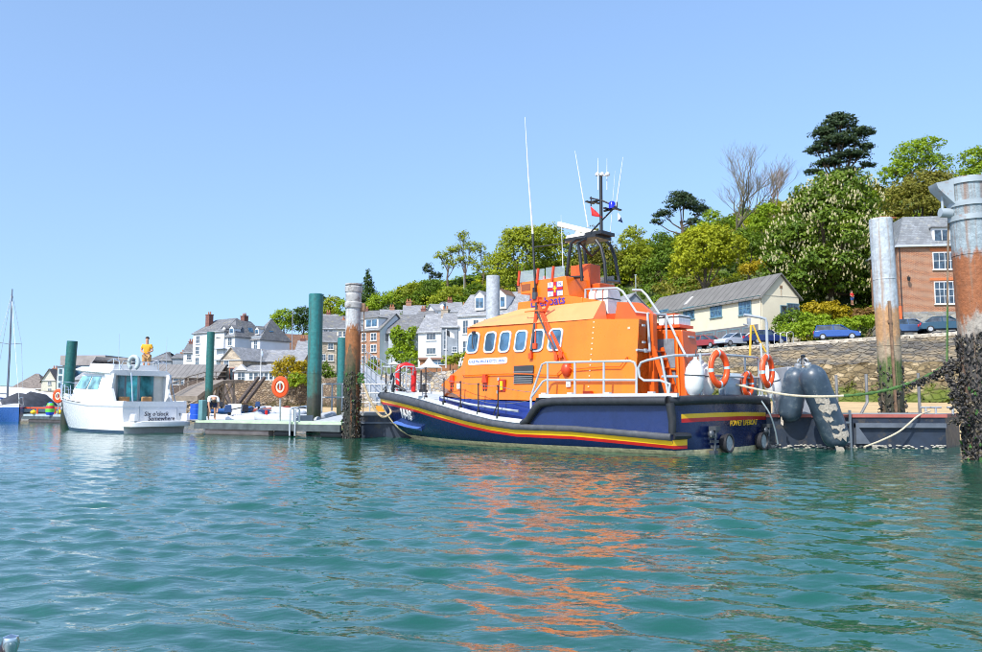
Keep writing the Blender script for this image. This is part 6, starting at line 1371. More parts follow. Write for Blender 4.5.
g = MB(); g.box((H.w + .12, 3.4, H.h + 1.1), (.12, .9, .9), rot=Matrix.Rotation(-.45, 3, 'Y')); g.build('skylight', BLUEGLASS, H.e); g = MB(); g.tube([(H.w / 2, 4, H.h + 2), (H.w / 2, 4, H.h + 4.2)], .04, 5); g.tube([(H.w / 2 - .5, 4, H.h + 4), (H.w / 2 + .5, 4, H.h + 4)], .03, 5); g.build('aerial', BLACKP, H.e)
g = MB(); 
for k in range(2): g.box((1.2 + k * 0, -.5, H.h - 4.4 + 2 * k), (2.6, 1.0, .12)); g.tube([(.0, -1, H.h - 3.6 + 2 * k), (2.5, -1, H.h - 3.6 + 2 * k)], .03, 5)
g.build('balcony', GREYSH, H.e, smooth=False)
H = white_tall('white house with a pointed slate roof and skylight, right of its taller twin', 251, 259.5, 366, 336.5, 142, -.62, 6.5, 3.1, 3.2)
H.win('f', H.w * .5, H.h - 1.5, .8, 1.6); H.win('f', H.w * .5, H.h - 4, .8, 1.5); H.dormer(H.w * .5, .15, H.h + .3, 1.0, 1.0, 1.5, rm=SLATE)
g = MB(); g.box((H.w + .0 - .55, 2.6, H.h + 1.25), (.12, .9, .9), rot=Matrix.Rotation(-.6, 3, 'Y')); g.build('skylight', BLUEGLASS, H.e)
# low harbour-side building with conservatory
H = house('harbour_building', 'low long slate roofed building on the stone quay with a white windowed extension', 233, 302, 383, 360.5, 132, .0, 9, STONEC, 2.0, SLATE2, cat='building').done()
for x in (3, 6, 9): H.win('f', x, 2.4, 1, 1)
H = house('gabled_wing', 'cream and stone gabled wing at the left end of the low harbour building', 220, 242, 383, 360, 130, -.5, 7, STONEC, 2.0, SLATE2, axis='y', cat='building').done(); H.pwin('f', 224, 360, 229, 367); H.win('f', H.w * .6, 1.3, 1.4, 1.9, name='door', bars=(2, 1), m_=mat('brick_red_door', (.35, .1, .06), .6))
H = house('conservatory', 'white windowed conservatory with a row of dark panes above the stone quay', 234, 274, 383, 370.5, 127, .0, 4, WRENDER, .9, SLATE2, cat='building').done()
H.win('f', 1.1, .9, 1.0, 1.5, name='door')
for k in range(5): H.win('f', 2.6 + k * .78, 1.05, .55, 1.0, bars=(1, 2), glass=GLASS)
g = MB(); g.add([(.2, -.3, 1.95), (2.0, -.3, 1.95), (1.1, -.3, 2.9), (.2, 1, 1.95), (2.0, 1, 1.95), (1.1, 1, 2.9)], [(0, 1, 2), (0, 2, 5, 3), (1, 4, 5, 2)]); g.build('porch_gable', WSASH, H.e, smooth=False)
H = house('house', 'brown tiled roof low between the pointed white house and the tall teal pile', 281, 318, 362, 350, 150, .5, 10, mat('brown_render', (.3, .2, .14), .85), 3.4, TILE).done(); H.win('f', 3, 1, .8, .8)
# behind the rust streaked pile
H = house('house', 'white house with two dark windows above the stone cottage, slate roof', 320, 345, 362, 328, 145, .2, 8, WRENDER, 2.6, SLATE).done(); H.pwin('f', 324, 329, 327.5, 334); H.pwin('f', 329, 328, 332.5, 333)
H = house('stone_cottage', 'stone cottage with white windows between the teal and rust-streaked piles', 320.5, 336.5, 366, 341, 132, .15, 6, STONEC, 1.8, SLATE).done()
for y in (343, 354.5): H.pwin('f', 328, y, 333.5, y + 6.5); 
H.pwin('f', 322, 354, 325.5, 361)
H = house('white_house', 'narrow cream house behind the shorter teal pile', 336.5, 347, 366, 328, 134, .1, 7, CRW, 2.0, SLATE).done(); H.pwin('f', 338.5, 331, 341.5, 337); H.pwin('f', 343, 331, 345.5, 337); H.pwin('f', 343, 346, 345.5, 353); H.chimney(1, 3)
H = house('brick_house', 'brick fronted house with white windows and a white side wall beside the rust-streaked pile', 358.5, 379.5, 364, 330, 126, -.6, 7, BRICK, 2.6, SLATE).done()
for y in (333, 344.5, 356): H.pwin('f', 362, y, 366, y + 8); H.pwin('f', 371, y, 376.5, y + 7.5)
H.dormer(H.w * .55, .2, H.h + .2, 2.8, 1.5, 2.2, m_=WRENDER, rm=SLATE, flat=True)
g = MB(); g.add([(H.w + .03, 0, -4), (H.w + .03, H.d, -4), (H.w + .03, H.d, H.h - .1), (H.w + .03, H.d / 2, H.h + 2.4), (H.w + .03, 0, H.h - .1)], [(0, 1, 2, 3, 4)]); g.build('rendered_side', WRENDER, H.e, smooth=False)
g = MB(); g.add([(.03 - .06, 0, -4), (-.03, 0, H.h - .2), (-.03, -.0, H.h - .2)], [(0, 1, 2)])
H.win('r', 1.6, 4.0, .7, 1.2); H.win('r', 4.2, 4.6, .7, 1.2)
H = house('ivy_house', 'grey roofed house whose front is smothered in ivy', 388, 419, 365, 332, 124, -.05, 8, mat('blue_grey_render', (.4, .44, .5), .85), 3.0, SLATE).done(); H.pwin('f', 404, 330, 410, 336); H.pwin('f', 410.5, 343, 415, 349); IVH = H
H = house('white_house', 'square white house with grey slate roof and stone chimney, mullioned windows', 418, 441, 362, 331.5, 119, -.3, 7.5, WRENDER, 2.9, SLATE2).done()
H.pwin('f', 426.4, 332.5, 436, 340, bars=(3, 1)); H.pwin('f', 426.4, 348, 436, 354, bars=(3, 1)); H.chimney(H.w * .85, 3.2, 1.1, .9, 2.4, H.h + 1.0, m_=STONEC)
H = house('slate_hung_house', 'grey slate-hung house front between the square white house and the white terrace', 441.5, 457.5, 364, 326, 116, -.1, 7, GREYSH, 2.2, SLATE2).done(); H.pwin('f', 444, 330, 447, 350, bars=(1, 4)); H.pwin('f', 452, 347, 457, 352)
H = house('white_terrace', 'long white terrace with a steep gabled dormer rising behind the lifeboat wheelhouse', 457.5, 521, 372, 315.5, 116, -.5, 8, WRENDER, 3.4, SLATE2)
H.done()
for k in range(7): H.win('f', 1.3 + k * 1.7, H.h - 1.7, .8, 1.8); H.win('f', 1.3 + k * 1.7, H.h - 4.6, .8, 1.7)
H.dormer(3.4, .3, H.h + .6, 1.5, 2.1, 2.6, rm=SLATE2); H.dormer(6.7, .3, H.h + .6, 1.8, 2.0, 2.6, rm=TILE); H.chimney(8.6, 4, 1.6, .8, 1.4, H.h + 2.6, pots=4)
H = house('house', 'white dormered roof higher up the slope above the white terrace', 436, 474, 318, 309.5, 138, .3, 8, WRENDER, 1.4, SLATE2).done(); H.dormer(2.0, -.1, H.h - .3, 1.7, 1.5, 2, rm=SLATE2, flat=True); H.chimney(6.2, 4, h_=1.4)
H = house('house', 'pale slate roof with brick chimney above the ivy covered house', 404, 432, 322, 314, 142, .1, 8, CRW, 2.0, SLATE2).done(); H.chimney(.8, 4, 1.0, .8, 2.6)
H = house('house', 'grey roof between the brick house dormer and the ivy covered house', 381, 404, 326, 317, 146, .15, 8, WRENDER, 1.8, SLATE2).done(); H.chimney(H.w * .5, 4, h_=2.2)
H = house('house', 'small grey gabled house with chimney pots behind the lifeboat stern rail', 621, 648, 325, 306, 112, .3, 7, GREYSH, 1.9, SLATE2, axis='y').done(); H.chimney(1.0, 5, 1.8, .8, 2.0, pots=4, m_=mat('black_chimney', (.05, .05, .06), .8))
g = MB(); g.add([(-1.6, 0, 2.05), (0, 0, 2.05), (0, 6, 2.05), (-1.6, 6, 2.05)], [(0, 1, 2, 3)])
for lb_, pl, pr, pb, pt, Y, an_, wl, rm_ in (('white gabled house half hidden between the teal and rust-streaked piles, highest there', 322, 344, 334, 322, 160, .1, WRENDER, SLATE2), ('white house with slate roof just right of the rust-streaked pile, behind the brick front', 356, 374, 330, 319, 152, -.2, WRENDER, SLATE),
        ('small white house above the slate-hung house', 448, 462, 318, 311, 134, .1, WRENDER, SLATE2), ('white house with slate roof behind the ivy house chimney', 414, 432, 330, 320, 136, -.2, WRENDER, SLATE), ('narrow white house left of the tall bay fronted house', 183, 194, 372, 352, 156, .1, WRENDER, SLATE),
        ('low white house front right of the gabled harbour wing', 262, 282, 362, 352, 150, .0, WRENDER, SLATE), ('pale stone house behind the yellow-green shrub', 296, 314, 366, 350, 142, .1, STONEC, SLATE2), ('tiny white house on the slope above the brick house dormer', 384, 396, 316, 309, 158, .0, WRENDER, SLATE)):
    H = house('house', lb_, pl, pr, pb, pt, Y, an_, 7, wl, 1.9, rm_).done(); H.chimney(H.w * .2, 3.5, .8, .6, 2.2, m_=DBR)
    for k in range(max(1, int(H.w / 1.9))):
        H.win('f', 1.0 + k * 1.8, H.h - .95, .75, 1.0)
        if H.h > 3: H.win('f', 1.0 + k * 1.8, H.h - 2.9, .75, 1.1)
# brown shed and tents in front of the white houses
H = house('garden_shed', 'brown flat roofed timber shed behind the grey pointed canopies', 420, 458, 366, 358.5, 101, .05, 3, mat('red_brown_timber', (.3, .13, .06), .8, var=.25, vs=2), .2, mat('brown_flat_roof', (.22, .12, .08), .8), cat='shed').done(); H.win('f', 2.2, .5, 1.6, .6, glass=BLUEGLASS, sill=False)
def tent(label, px_, pyb, pyt, Y, w_):
    P_ = at(px_, pyb, Y); z1 = at(px_, pyt, Y).z - P_.z; e = thing('pointed_canopy', label, 'canopy', P_, .3, 'pointed canopies on the terrace')
    g = MB(); h_ = w_ / 2; g.loft([[(-h_, -h_, 0), (h_, -h_, 0), (h_, h_, 0), (-h_, h_, 0)], [(-h_ * .35, -h_ * .35, z1 * .45), (h_ * .35, -h_ * .35, z1 * .45), (h_ * .35, h_ * .35, z1 * .45), (-h_ * .35, h_ * .35, z1 * .45)], [(-.03, -.03, z1), (.03, -.03, z1), (.03, .03, z1), (-.03, .03, z1)]]); g.build('roof', mat('grey_white_canvas', (.5, .52, .52), .8), e, smooth=False)
    for sx in (-1, 1):
        for sy in (-1, 1): g = MB(); g.tube([(sx * h_ * .95, sy * h_ * .95, -2.2), (sx * h_ * .95, sy * h_ * .95, .02)], .04, 6); g.build('leg', STEEL, e)
tent('large grey-white pointed canopy just left of the lifeboat wheelhouse', 429, 368, 357, 97, 2.6); tent('small grey pointed canopy seen above the lifeboat bow', 394, 365, 361, 104, 2.2)
g = MB(); g.tube([(0, 0, 0), (0, 0, 4.6)], .06, 8); pz = at(446, 368, 96); e = thing('flagpole', 'white flagpole with a small black and white flag by the square white house', 'flagpole', pz); g.build('pole', WSASH, e)
g = MB(); g.add([(0, 0, 4.5), (0, 0, 3.9), (.45, .05, 3.6), (.95, -.05, 3.5), (.9, .0, 4.0), (.4, .05, 4.3)], [(0, 1, 2, 5), (2, 3, 4, 5)]); g.m = [0, 1]; o = g.build('flag', [BLACKP, WSASH], e, smooth=False); t_ = o.modifiers.new('thick', 'SOLIDIFY'); t_.thickness = .02
pz = at(260.5, 378, 124); e = thing('flagpole', 'thin white flagpole in front of the low harbour building', 'flagpole', pz); g = MB(); g.tube([(0, 0, -1), (0, 0, at(260.5, 349, 124).z - pz.z)], .06, 6); g.build('pole', WSASH, e)
g = MB(); zt = at(260.5, 349, 124).z - pz.z; g.add([(0, 0, zt), (0, 0, zt - 1), (.2, .0, zt - 1.7), (.35, 0, zt - .8)], [(0, 1, 2, 3)]); o = g.build('flag', mat('pale_blue_flag', (.35, .45, .6), .8), e); t_ = o.modifiers.new('thick', 'SOLIDIFY'); t_.thickness = .02
# cream quay-side building
CRG = 'cream'
A0 = at(763, 351, 90); fr = Frame((A0.x, A0.y), 0, 0)
A1 = at(646, 351, 111)
ang = math.atan2(A0.y - A1.y, A0.x - A1.x); Lc = (A0 - A1).length; zb = A1.z
FRC = Frame((A1.x, A1.y), ang, 7.0)
hE = FRC.px_y(763, 294.5, 0)[1]; hL = FRC.px_y(646.5, 306, 0)[1]
H = House('cream_building', 'long cream two storey quay building with a grey sheet roof and blue-grey windows', 'building', 646, 351, 111, ang, Lc, 5.3, hE, CREAM)
H.e.location.z = 7.0; H.z = 7.0
H.gable(2.55, roof_mat('grey_fibre_sheet_roof', (.17, .165, .155), 'sheet', 1.15, .85), 'x', .35, trim=mat('dark_green_fascia', (.03, .07, .07), .5)); H.done()
BGF = mat('blue_grey_window_frame', (.12, .22, .26), .5)
for x0, y0, x1, y1 in ((658.5, 310.5, 669, 317.5), (683, 308, 695, 318.5), (710, 305, 722.5, 316.5), (738.5, 302, 752, 314)): H.pwin('f', x0, y0, x1, y1, bars=(3, 2), m_=BGF, glass=BLUEGLASS)
g = MB(); g.add([(H.w + .02 - 5.6, -.012, -.2), (H.w - .4, -.012, -.2), (H.w - .4, -.012, 0), (H.w - 5.6, -.012, 0)], [(0, 1, 2, 3)])
zg = H.px_y(720, 329, 0)[1]
g = MB(); g.box((H.w * .66, -.02, zg / 2), (H.w * .62, .06, zg)); g.build('shopfront', mat('shaded_grey_shopfront', (.14, .14, .15), .7, var=.15), H.e, smooth=False)  # flush front; the shade of a recess is put into its dark grey
for k in range(6): H.win('f', H.w * (.4 + k * .1), zg * .6, H.w * .07, zg * .6, bars=(2, 1), m_=BGF, glass=GLASS, sill=False, name='shop_window')
a = H.px_x(784, 314, H.w); H.win('r', a[0], a[1] - .2, .9, 2.2, bars=(1, 1), m_=BGF, name='door', sill=False)
a = H.px_x(793, 309, H.w); H.win('r', a[0], a[1], 1.6, 1.1, bars=(2, 1), m_=BGF)
g = MB(); a = H.px_x(781, 287, H.w); g.box((H.w + .01, a[0], a[1]), (.06, .35, .35)); g.tube([(H.w + .03, a[0], a[1] - .3), (H.w + .03, a[0], a[1] - 1.1)], .03, 5); g.build('vent', mat('rusty_steel', (.2, .12, .07), .7), H.e)
g = MB(); g.box((H.w + .02, H.d / 2, H.h + .0), (.05, H.d, .08)); g.tube([(H.w - .15, -.1, 0), (H.w - .15, -.1, H.h)], .06, 6); g.build('drainpipe', mat('cream_pipe', (.55, .5, .4), .6), H.e)
g = MB(); g.box((H.w * .36, 1.4, H.h + 1.36), (.5, 2.4, .06), rot=Matrix.Rotation(math.atan2(2.55, 2.9), 3, 'X')); g.build('roof_patch', mat('white_roof_sheet', (.6, .6, .6), .6), H.roof, smooth=False)
# brick house on the right
Hb = House('brick_house', 'three storey brick house with a slate mansard behind the nearest piles', 'house', 902, 345, 90, -.12, 12.5, 9, 1, BRICK)
zt = Hb.px_y(903, 246.5, 0)[1]; Hb.h = zt
g = MB(); g.add([(0, 0, -1), (12.5, 0, -1), (12.5, 9, -1), (0, 9, -1), (0, 0, zt), (12.5, 0, zt), (12.5, 9, zt), (0, 9, zt)], [(0, 1, 5, 4), (1, 2, 6, 5), (2, 3, 7, 6), (3, 0, 4, 7), (4, 5, 6, 7)]); Hb.g = g; Hb.done()
zs_ = Hb.px_y(910, 312, 0)[1]
g = MB(); g.box((6.25, -.04, (zs_ - 1) / 2), (12.56, .12, zs_ + 1)); g.box((-.04, 4.5, (zs_ - 1) / 2), (.12, 9.06, zs_ + 1)); g.build('stone_base', stone_mat('grey_base_stone', (.3, .3, .3), (.22, .22, .22), (.36, .34, .3), 1.6, bump=.3), Hb.e, smooth=False)
zr = Hb.px_y(915, 216.5, 1.2)[1]
g = MB(); g.loft([[(-.15, -.15, zt + .1), (12.65, -.15, zt + .1), (12.65, 9.15, zt + .1), (-.15, 9.15, zt + .1)], [(.5, .55, zt + 1.6), (12, .55, zt + 1.6), (12, 8.4, zt + 1.6), (.5, 8.4, zt + 1.6)], [(1.2, 1.3, zr), (11.3, 1.3, zr), (11.3, 7.7, zr), (1.2, 7.7, zr)], [(4, 4.4, zr + .6), (8, 4.4, zr + .6), (8, 4.6, zr + .6), (4, 4.6, zr + .6)]]); g.build('roof', roof_mat('grey_mansard_slate', (.22, .24, .26), lichen=(.34, .33, .27)), Hb.e, smooth=False)
g = MB(); g.box((6.25, -.2, zt + .0), (13.1, .5, .22)); g.box((-.2, 4.5, zt), (.5, 9.4, .22)); g.build('cornice', mat('blue_grey_cornice', (.42, .46, .5), .6), Hb.e, smooth=False)
def bpw(x0, y0, x1, y1, **k): return Hb.pwin('f', x0, y0, x1, y1, **k)
bpw(931.5, 252, 958, 269.5, bars=(4, 2)); bpw(933, 281, 960, 304.5, bars=(5, 3)); bpw(935.5, 316.5, 961, 325, bars=(5, 1))
for k in (8.9,): Hb.win('f', k, Hb.px_y(940, 260, 0)[1], 2.6, 1.7, bars=(4, 2)); Hb.win('f', k, Hb.px_y(940, 293, 0)[1], 2.6, 2.3, bars=(5, 3))
g = MB()
for y_ in (279, 249.5): a = Hb.px_y(946, y_, 0); g.box((a[0], -.03, a[1]), (3.4, .08, .3)); g.box((8.9, -.03, a[1]), (3.2, .08, .3))
build_each(g, 'brick_arch', mat('bright_orange_brick', (.5, .15, .05), .85, var=.2, vs=12), Hb.e, smooth=False)
a = Hb.px_y(942, 240, -.1); Hb.dormer(Hb.px_y(942, 232, 0)[0], .12, zt + .3, 1.9, 1.75, 1.6, m_=WSASH, rm=SLATE, flat=True, gl=GLASS)
a = Hb.px_y(908.5, 279, -.4); g = MB(); g.tube([(a[0], 0, a[1] + .3), (a[0], -.5, a[1] + .35), (a[0], -.5, a[1] + .2)], .03, 6); g.lathe([(.05, .25), (.2, .15), (.13, -.2), (.0, -.25)], 8, (a[0], -.5, a[1])); g.build('wall_lantern', BLACKP, Hb.e)
g = MB(); g.tube([(.15, -.1, 0), (.15, -.1, zt)], .06, 6); g.build('drainpipe', BLACKP, Hb.e)
g = MB(); a = Hb.px_y(902, 318, -.8); g.box((a[0] - .6, -.9, a[1]), (1.0, .5, 2.6)); g.build('porch_panel', mat('orange_red_panel', (.6, .12, .03), .6), Hb.e, smooth=False)
# cars on the quay road
def car(label, P_, rz_, rgb, est=False, s=1.0):
    m_ = mat('car_paint_%02d%02d%02d' % tuple(int(c * 99) for c in rgb), rgb, .18, .1, var=.03, spec=.7)
    e = thing('parked_car', label, 'car', P_, rz_, 'cars parked along the quay road'); e.scale = (s, s, s)
    L3, W_ = 4.2, 1.72
    low = [(-2.1, .32), (-2.12, .6), (-2.0, .92), (-1.2, .96), (1.0, .95), (1.85, .78), (2.1, .6), (2.08, .32)]
    if est: low[2] = (-2.08, .92)
    g = MB(); g.loft([[(x, y, z) for x, z in [(x * k, z) for x, z in low]] for y, k in ((-W_ / 2, .96), (-W_ / 2 + .1, 1), (W_ / 2 - .1, 1), (W_ / 2, .96))]); g.build('body', m_, e, bevel=.04)
    tp = ([(-1.95, .94), (-1.8, 1.42), (.3, 1.46), (1.1, .94)] if est else [(-1.75, .94), (-1.15, 1.4), (.25, 1.45), (1.1, .94)])
    g = MB(); g.loft([[(x, y * .98, z) if z < 1 else (x, y * .78, z) for x, z in tp] for y in (-.8, .8)]); g.build('greenhouse', glass_mat('car_glass', (.03, .045, .06), .05), e, smooth=False)
    rf = [(tp[1][0] - .04, 1.43), (tp[1][0] + .1, 1.47), (tp[2][0] - .1, 1.5), (tp[2][0] + .04, 1.465)]
    g = MB(); g.loft([[(x, y, z - .02 * (abs(y) > .5)) for x, z in rf] + [(rf[3][0], y, 1.43), (rf[0][0], y, 1.4)] for y in (-.66, -.4, .4, .66)])
    for sy in (-1, 1):
        for a, b_ in ((tp[0], tp[1]), (tp[2], tp[3]), ((-.3, .94), (-.35, 1.45))): g.tube([(a[0], sy * .79, a[1]), (b_[0], sy * .64, b_[1])], .045, 6)
    g.build('roof', m_, e)
    for x in (-1.3, 1.3):
        for y in (-.78, .78):
            g = MB(); M = Matrix.Rotation(PI / 2, 3, 'X'); g.lathe([(.0, -.1), (.3, -.1), (.32, -.06), (.32, .06), (.3, .1), (.0, .1)], 18, (x, y, .32), M, 0); w = g.build('wheel', mat('tyre', (.02, .02, .02), .8), e)
            g = MB(); g.lathe([(.0, 0), (.19, 0), (.2, .02), (0, .02)], 12, (x, y + math.copysign(.11, y), .32), M); g.build('rim', STEEL, w)
    for y in (-.62, .62):
        g = MB(); g.box((-2.08, y, .78), (.1, .26, .26)); g.build('tail_light', mat('red_lens', (.5, .01, .01), .2), e, bevel=.02)
        g = MB(); g.box((2.02, y, .68), (.12, .32, .14)); g.build('headlight', mat('clear_lens', (.7, .72, .75), .1), e, bevel=.02)
    return e
def onroad(px_, off):
    Y = 60.
    for _ in range(40): X = (px_ - 491) / FOC * Y; Y = qint(X, 1) + off
    X = (px_ - 491) / FOC * Y; return Vector((X, Y, ground_z(X, Y) + .04))
car('dark red car parked in front of the cream building behind the lifeboat stern', onroad(708, 6.5), R(-60), (.3, .03, .03))
car('silver car between the dark red car and the dark blue hatchback', onroad(735, 6.3), R(205), (.45, .5, .58))
car('dark blue hatchback below the corner of the cream building', onroad(766, 6.5), R(10), (.015, .03, .12))
car('bright blue estate car with a red tail light below the ivy hedge', onroad(838, 5), R(-20), (.02, .08, .3), True)
car('blue grey car between the lone grey pile and the brick house', onroad(911, 6), R(-8), (.05, .1, .2), True)
car('dark teal car parked in front of the brick house base', onroad(947, 5.2), R(-20), (.015, .06, .1), False)
# short railing hoops by the sea wall, near the hedge
e = thing('quay_railing', 'grey hooped railing on top of the sea wall by the dark blue hatchback', 'railing', (0, 0, 0)); g = MB()
for px_ in (775, 781.5, 788): p = onroad(px_, .9); g.tube([p, p + Vector((0, 0, 1.2)), p + Vector((.35, 0, 1.35)), p + Vector((.6, 0, 1.2)), p + Vector((.6, 0, 0))], .035, 6)
g.build('hoop', STEEL, e)
# people and lamps far off
p_ = at(852, 297.5, 97); person('distant person in red top on the hill path beside the lone grey pile', (p_.x, p_.y, p_.z - .95), .4, mat('red_cotton', (.55, .02, .02), .8), mat('blue_denim', (.03, .08, .25), .8), 'stand')
# timber jetty left of centre
TMB = mat('weathered_timber', (.24, .2, .16), .9, var=.35, vs=2)
e = thing('timber_jetty', 'weathered timber jetty on crossed legs right of the cruiser stern', 'jetty', (0, 0, 0))
J0, J1 = at(176, 404, 72), at(205, 382, 92); J2 = at(218, 381, 96)
J0.z = at(176, 397, 72).z
g = MB()
pts = [at(170, 398, 66), at(188, 388, 80), at(205, 381.5, 96), at(226, 381, 100)]
for a, b_ in zip(pts, pts[1:]): g.loft([[p + Vector((0, 0, .15)), p + Vector((2.2, 0, .15)), p + Vector((2.2, 0, -.25)), p + Vector((0, 0, -.25))] for p in (a, b_)])
g.build('walkway', TMB, e, smooth=False)
for i, (a, b_) in enumerate(zip(pts, pts[1:])):
    for t in (0, .5):
        p = a.lerp(b_, t); p2 = a.lerp(b_, t + .5)
        for dx_ in (0, 2.2):
            g = MB(); g.tube([(p.x + dx_, p.y, -.5), (p.x + dx_, p.y, p.z)], .13, 7); g.build('leg', TMB, e)
        g = MB(); g.tube([(p.x, p.y - .1, .4), (p.x + 2.2, p.y - .1, p.z - .2)], .08, 6); g.tube([(p.x + 2.2, p.y - .12, .4), (p.x, p.y - .12, p.z - .2)], .08, 6); g.build('brace', TMB, e)
        g = MB(); g.tube([(p.x, p.y, p.z), (p.x, p.y, p.z + 1.1), (p2.x, p2.y, p2.z + 1.1)], .06, 6); g.tube([(p.x, p.y, p.z + .6), (p2.x, p2.y, p2.z + .6)], .04, 6); g.build('handrail', TMB, e)
for lbl, q0, q1 in (('dark timber prop leaning against the stone quay, nearest the tall teal pile', (238, 404, 110), (258, 378, 119)), ('dark timber prop leaning against the stone quay beside the slim dark pile', (231, 409, 110), (222, 380, 120))):
    g = MB(); a, b_ = at(*q0), at(*q1); g.tube([a, b_], .28, 7); g.tube([a + Vector((.9, 0, 0)), b_ + Vector((.9, 0, 0))], .28, 7); g.build('timber_prop', mat('dark_wet_timber', (.08, .06, .05), .9, var=.4), None, label=lbl, cat='timber')
# street lamp by the hill and the poles
for lbl, px_, yb, yt, Y in (('dark slender pole among the roofs left of the tall teal pile', 292, 345, 312, 140), ('slender white post on the hillside above the ivy covered house', 464, 300, 274, 150), ('pale lamp post on the slope behind the mast arch', 636, 300, 275, 125)):
    p = at(px_, yb, Y); g = MB(); g.tube([(0, 0, -3), (0, 0, at(px_, yt, Y).z - p.z)], .07, 6); g.box((0, 0, at(px_, yt, Y).z - p.z), (.35, .15, .12)); g.build('lamp_post', GREYSH if px_ == 292 else GREYRAIL, None, loc=p, label=lbl, cat='post')
# ================================================================ foliage
NR = np.random.RandomState(11)
def leaves(blobs, size=.32, dens=2.0, clump=.75, flat=1.0, seed=0, rough=.35, inner=.45):
    """leaf-sized faces gathered in clumps spread through ellipsoids (c, (rx, ry, rz))"""
    rg = np.random.RandomState(seed + 1); Vs = []
    for c, r in blobs:
        c = np.array(c, float); r = np.array(r, float); area = 4 * PI * ((r[0] * r[1]) ** 1.6 + (r[0] * r[2]) ** 1.6 + (r[1] * r[2]) ** 1.6) ** (1 / 1.6) / 3 ** (1 / 1.6)
        ncl = max(4, int(area / (clump ** 2 * 1.5) * dens * .6)); per = max(5, int(clump ** 2 * 2.3 / size ** 2 * 1.15))
        d = rg.normal(size=(ncl, 3)); d /= np.linalg.norm(d, axis=1)[:, None]; d[:, 2] = np.where(d[:, 2] < -.55, -d[:, 2], d[:, 2])
        rad = inner + (1.0 - inner) * rg.rand(ncl) ** .45; rad *= 1 + rough * (rg.rand(ncl) - .55)
        cc = c + d * rad[:, None] * r
        cs = clump * rg.uniform(.55, 1.35, ncl)
        p = rg.normal(size=(ncl, per, 3)); p /= np.linalg.norm(p, axis=2)[:, :, None]
        q = p * (rg.rand(ncl, per, 1) ** .4) * cs[:, None, None]; q[:, :, 2] *= .75 * flat
        pos = cc[:, None, :] + q
        nrm = p * .8 + d[:, None, :] * .7 + rg.normal(size=p.shape) * .5 + np.array([0, 0, .35]); 
        Vs.append((pos.reshape(-1, 3), nrm.reshape(-1, 3)))
    P_ = np.vstack([a for a, _ in Vs]); N_ = np.vstack([b for _, b in Vs]); N_ /= np.linalg.norm(N_, axis=1)[:, None]
    t = rg.normal(size=P_.shape); a = np.cross(N_, t); a /= np.linalg.norm(a, axis=1)[:, None]; b = np.cross(N_, a)
    s = size * rg.uniform(.45, 1.55, len(P_))[:, None]
    bend = N_ * s * .18
    V = np.stack([P_ - a * s * .62, P_ - b * s * .38 + bend, P_ + a * s * .62, P_ + b * s * .38 + bend], 1).reshape(-1, 3)
    F = np.arange(len(V), dtype=np.int32).reshape(-1, 4)
    return V, F
BARK = mat('bark', (.1, .075, .05), .9, var=.35, vs=3, bump=.5, bs=6); BARKG = mat('grey_green_bark', (.16, .14, .09), .9, var=.35, vs=3)
LY = leaf_mat('yellow_green_leaf', (.2, .25, .012), (.42, .44, .02)); LG = leaf_mat('mid_green_leaf', (.07, .13, .012), (.17, .26, .02)); LD = leaf_mat('dark_green_leaf', (.025, .06, .012), (.07, .13, .02))
LO = leaf_mat('olive_brown_leaf', (.15, .15, .025), (.27, .25, .04), (.12, .18, .015)); LB = leaf_mat('bright_green_leaf', (.14, .24, .012), (.3, .4, .02)); LP_ = leaf_mat('pine_needle', (.018, .04, .016), (.045, .075, .025), trans=.1)
LC_ = leaf_mat('chestnut_leaf', (.05, .11, .01), (.17, .24, .02), trans=.25); LH = leaf_mat('golden_hedge_leaf', (.3, .23, .01), (.46, .36, .015)); LR = leaf_mat('copper_shrub_leaf', (.16, .08, .03), (.26, .16, .04)); LA = leaf_mat('autumn_yellow_leaf', (.18, .23, .02), (.38, .42, .025), (.1, .19, .02))
def PB(px_, py_, rx, ry, Y, dy=0., dep=.9):
    c = at(px_, py_, Y + dy); k = (Y + dy) / FOC; return (tuple(c), (rx * k, rx * k * dep, ry * k))
def gz(X, Y): return ground_z(X, Y)
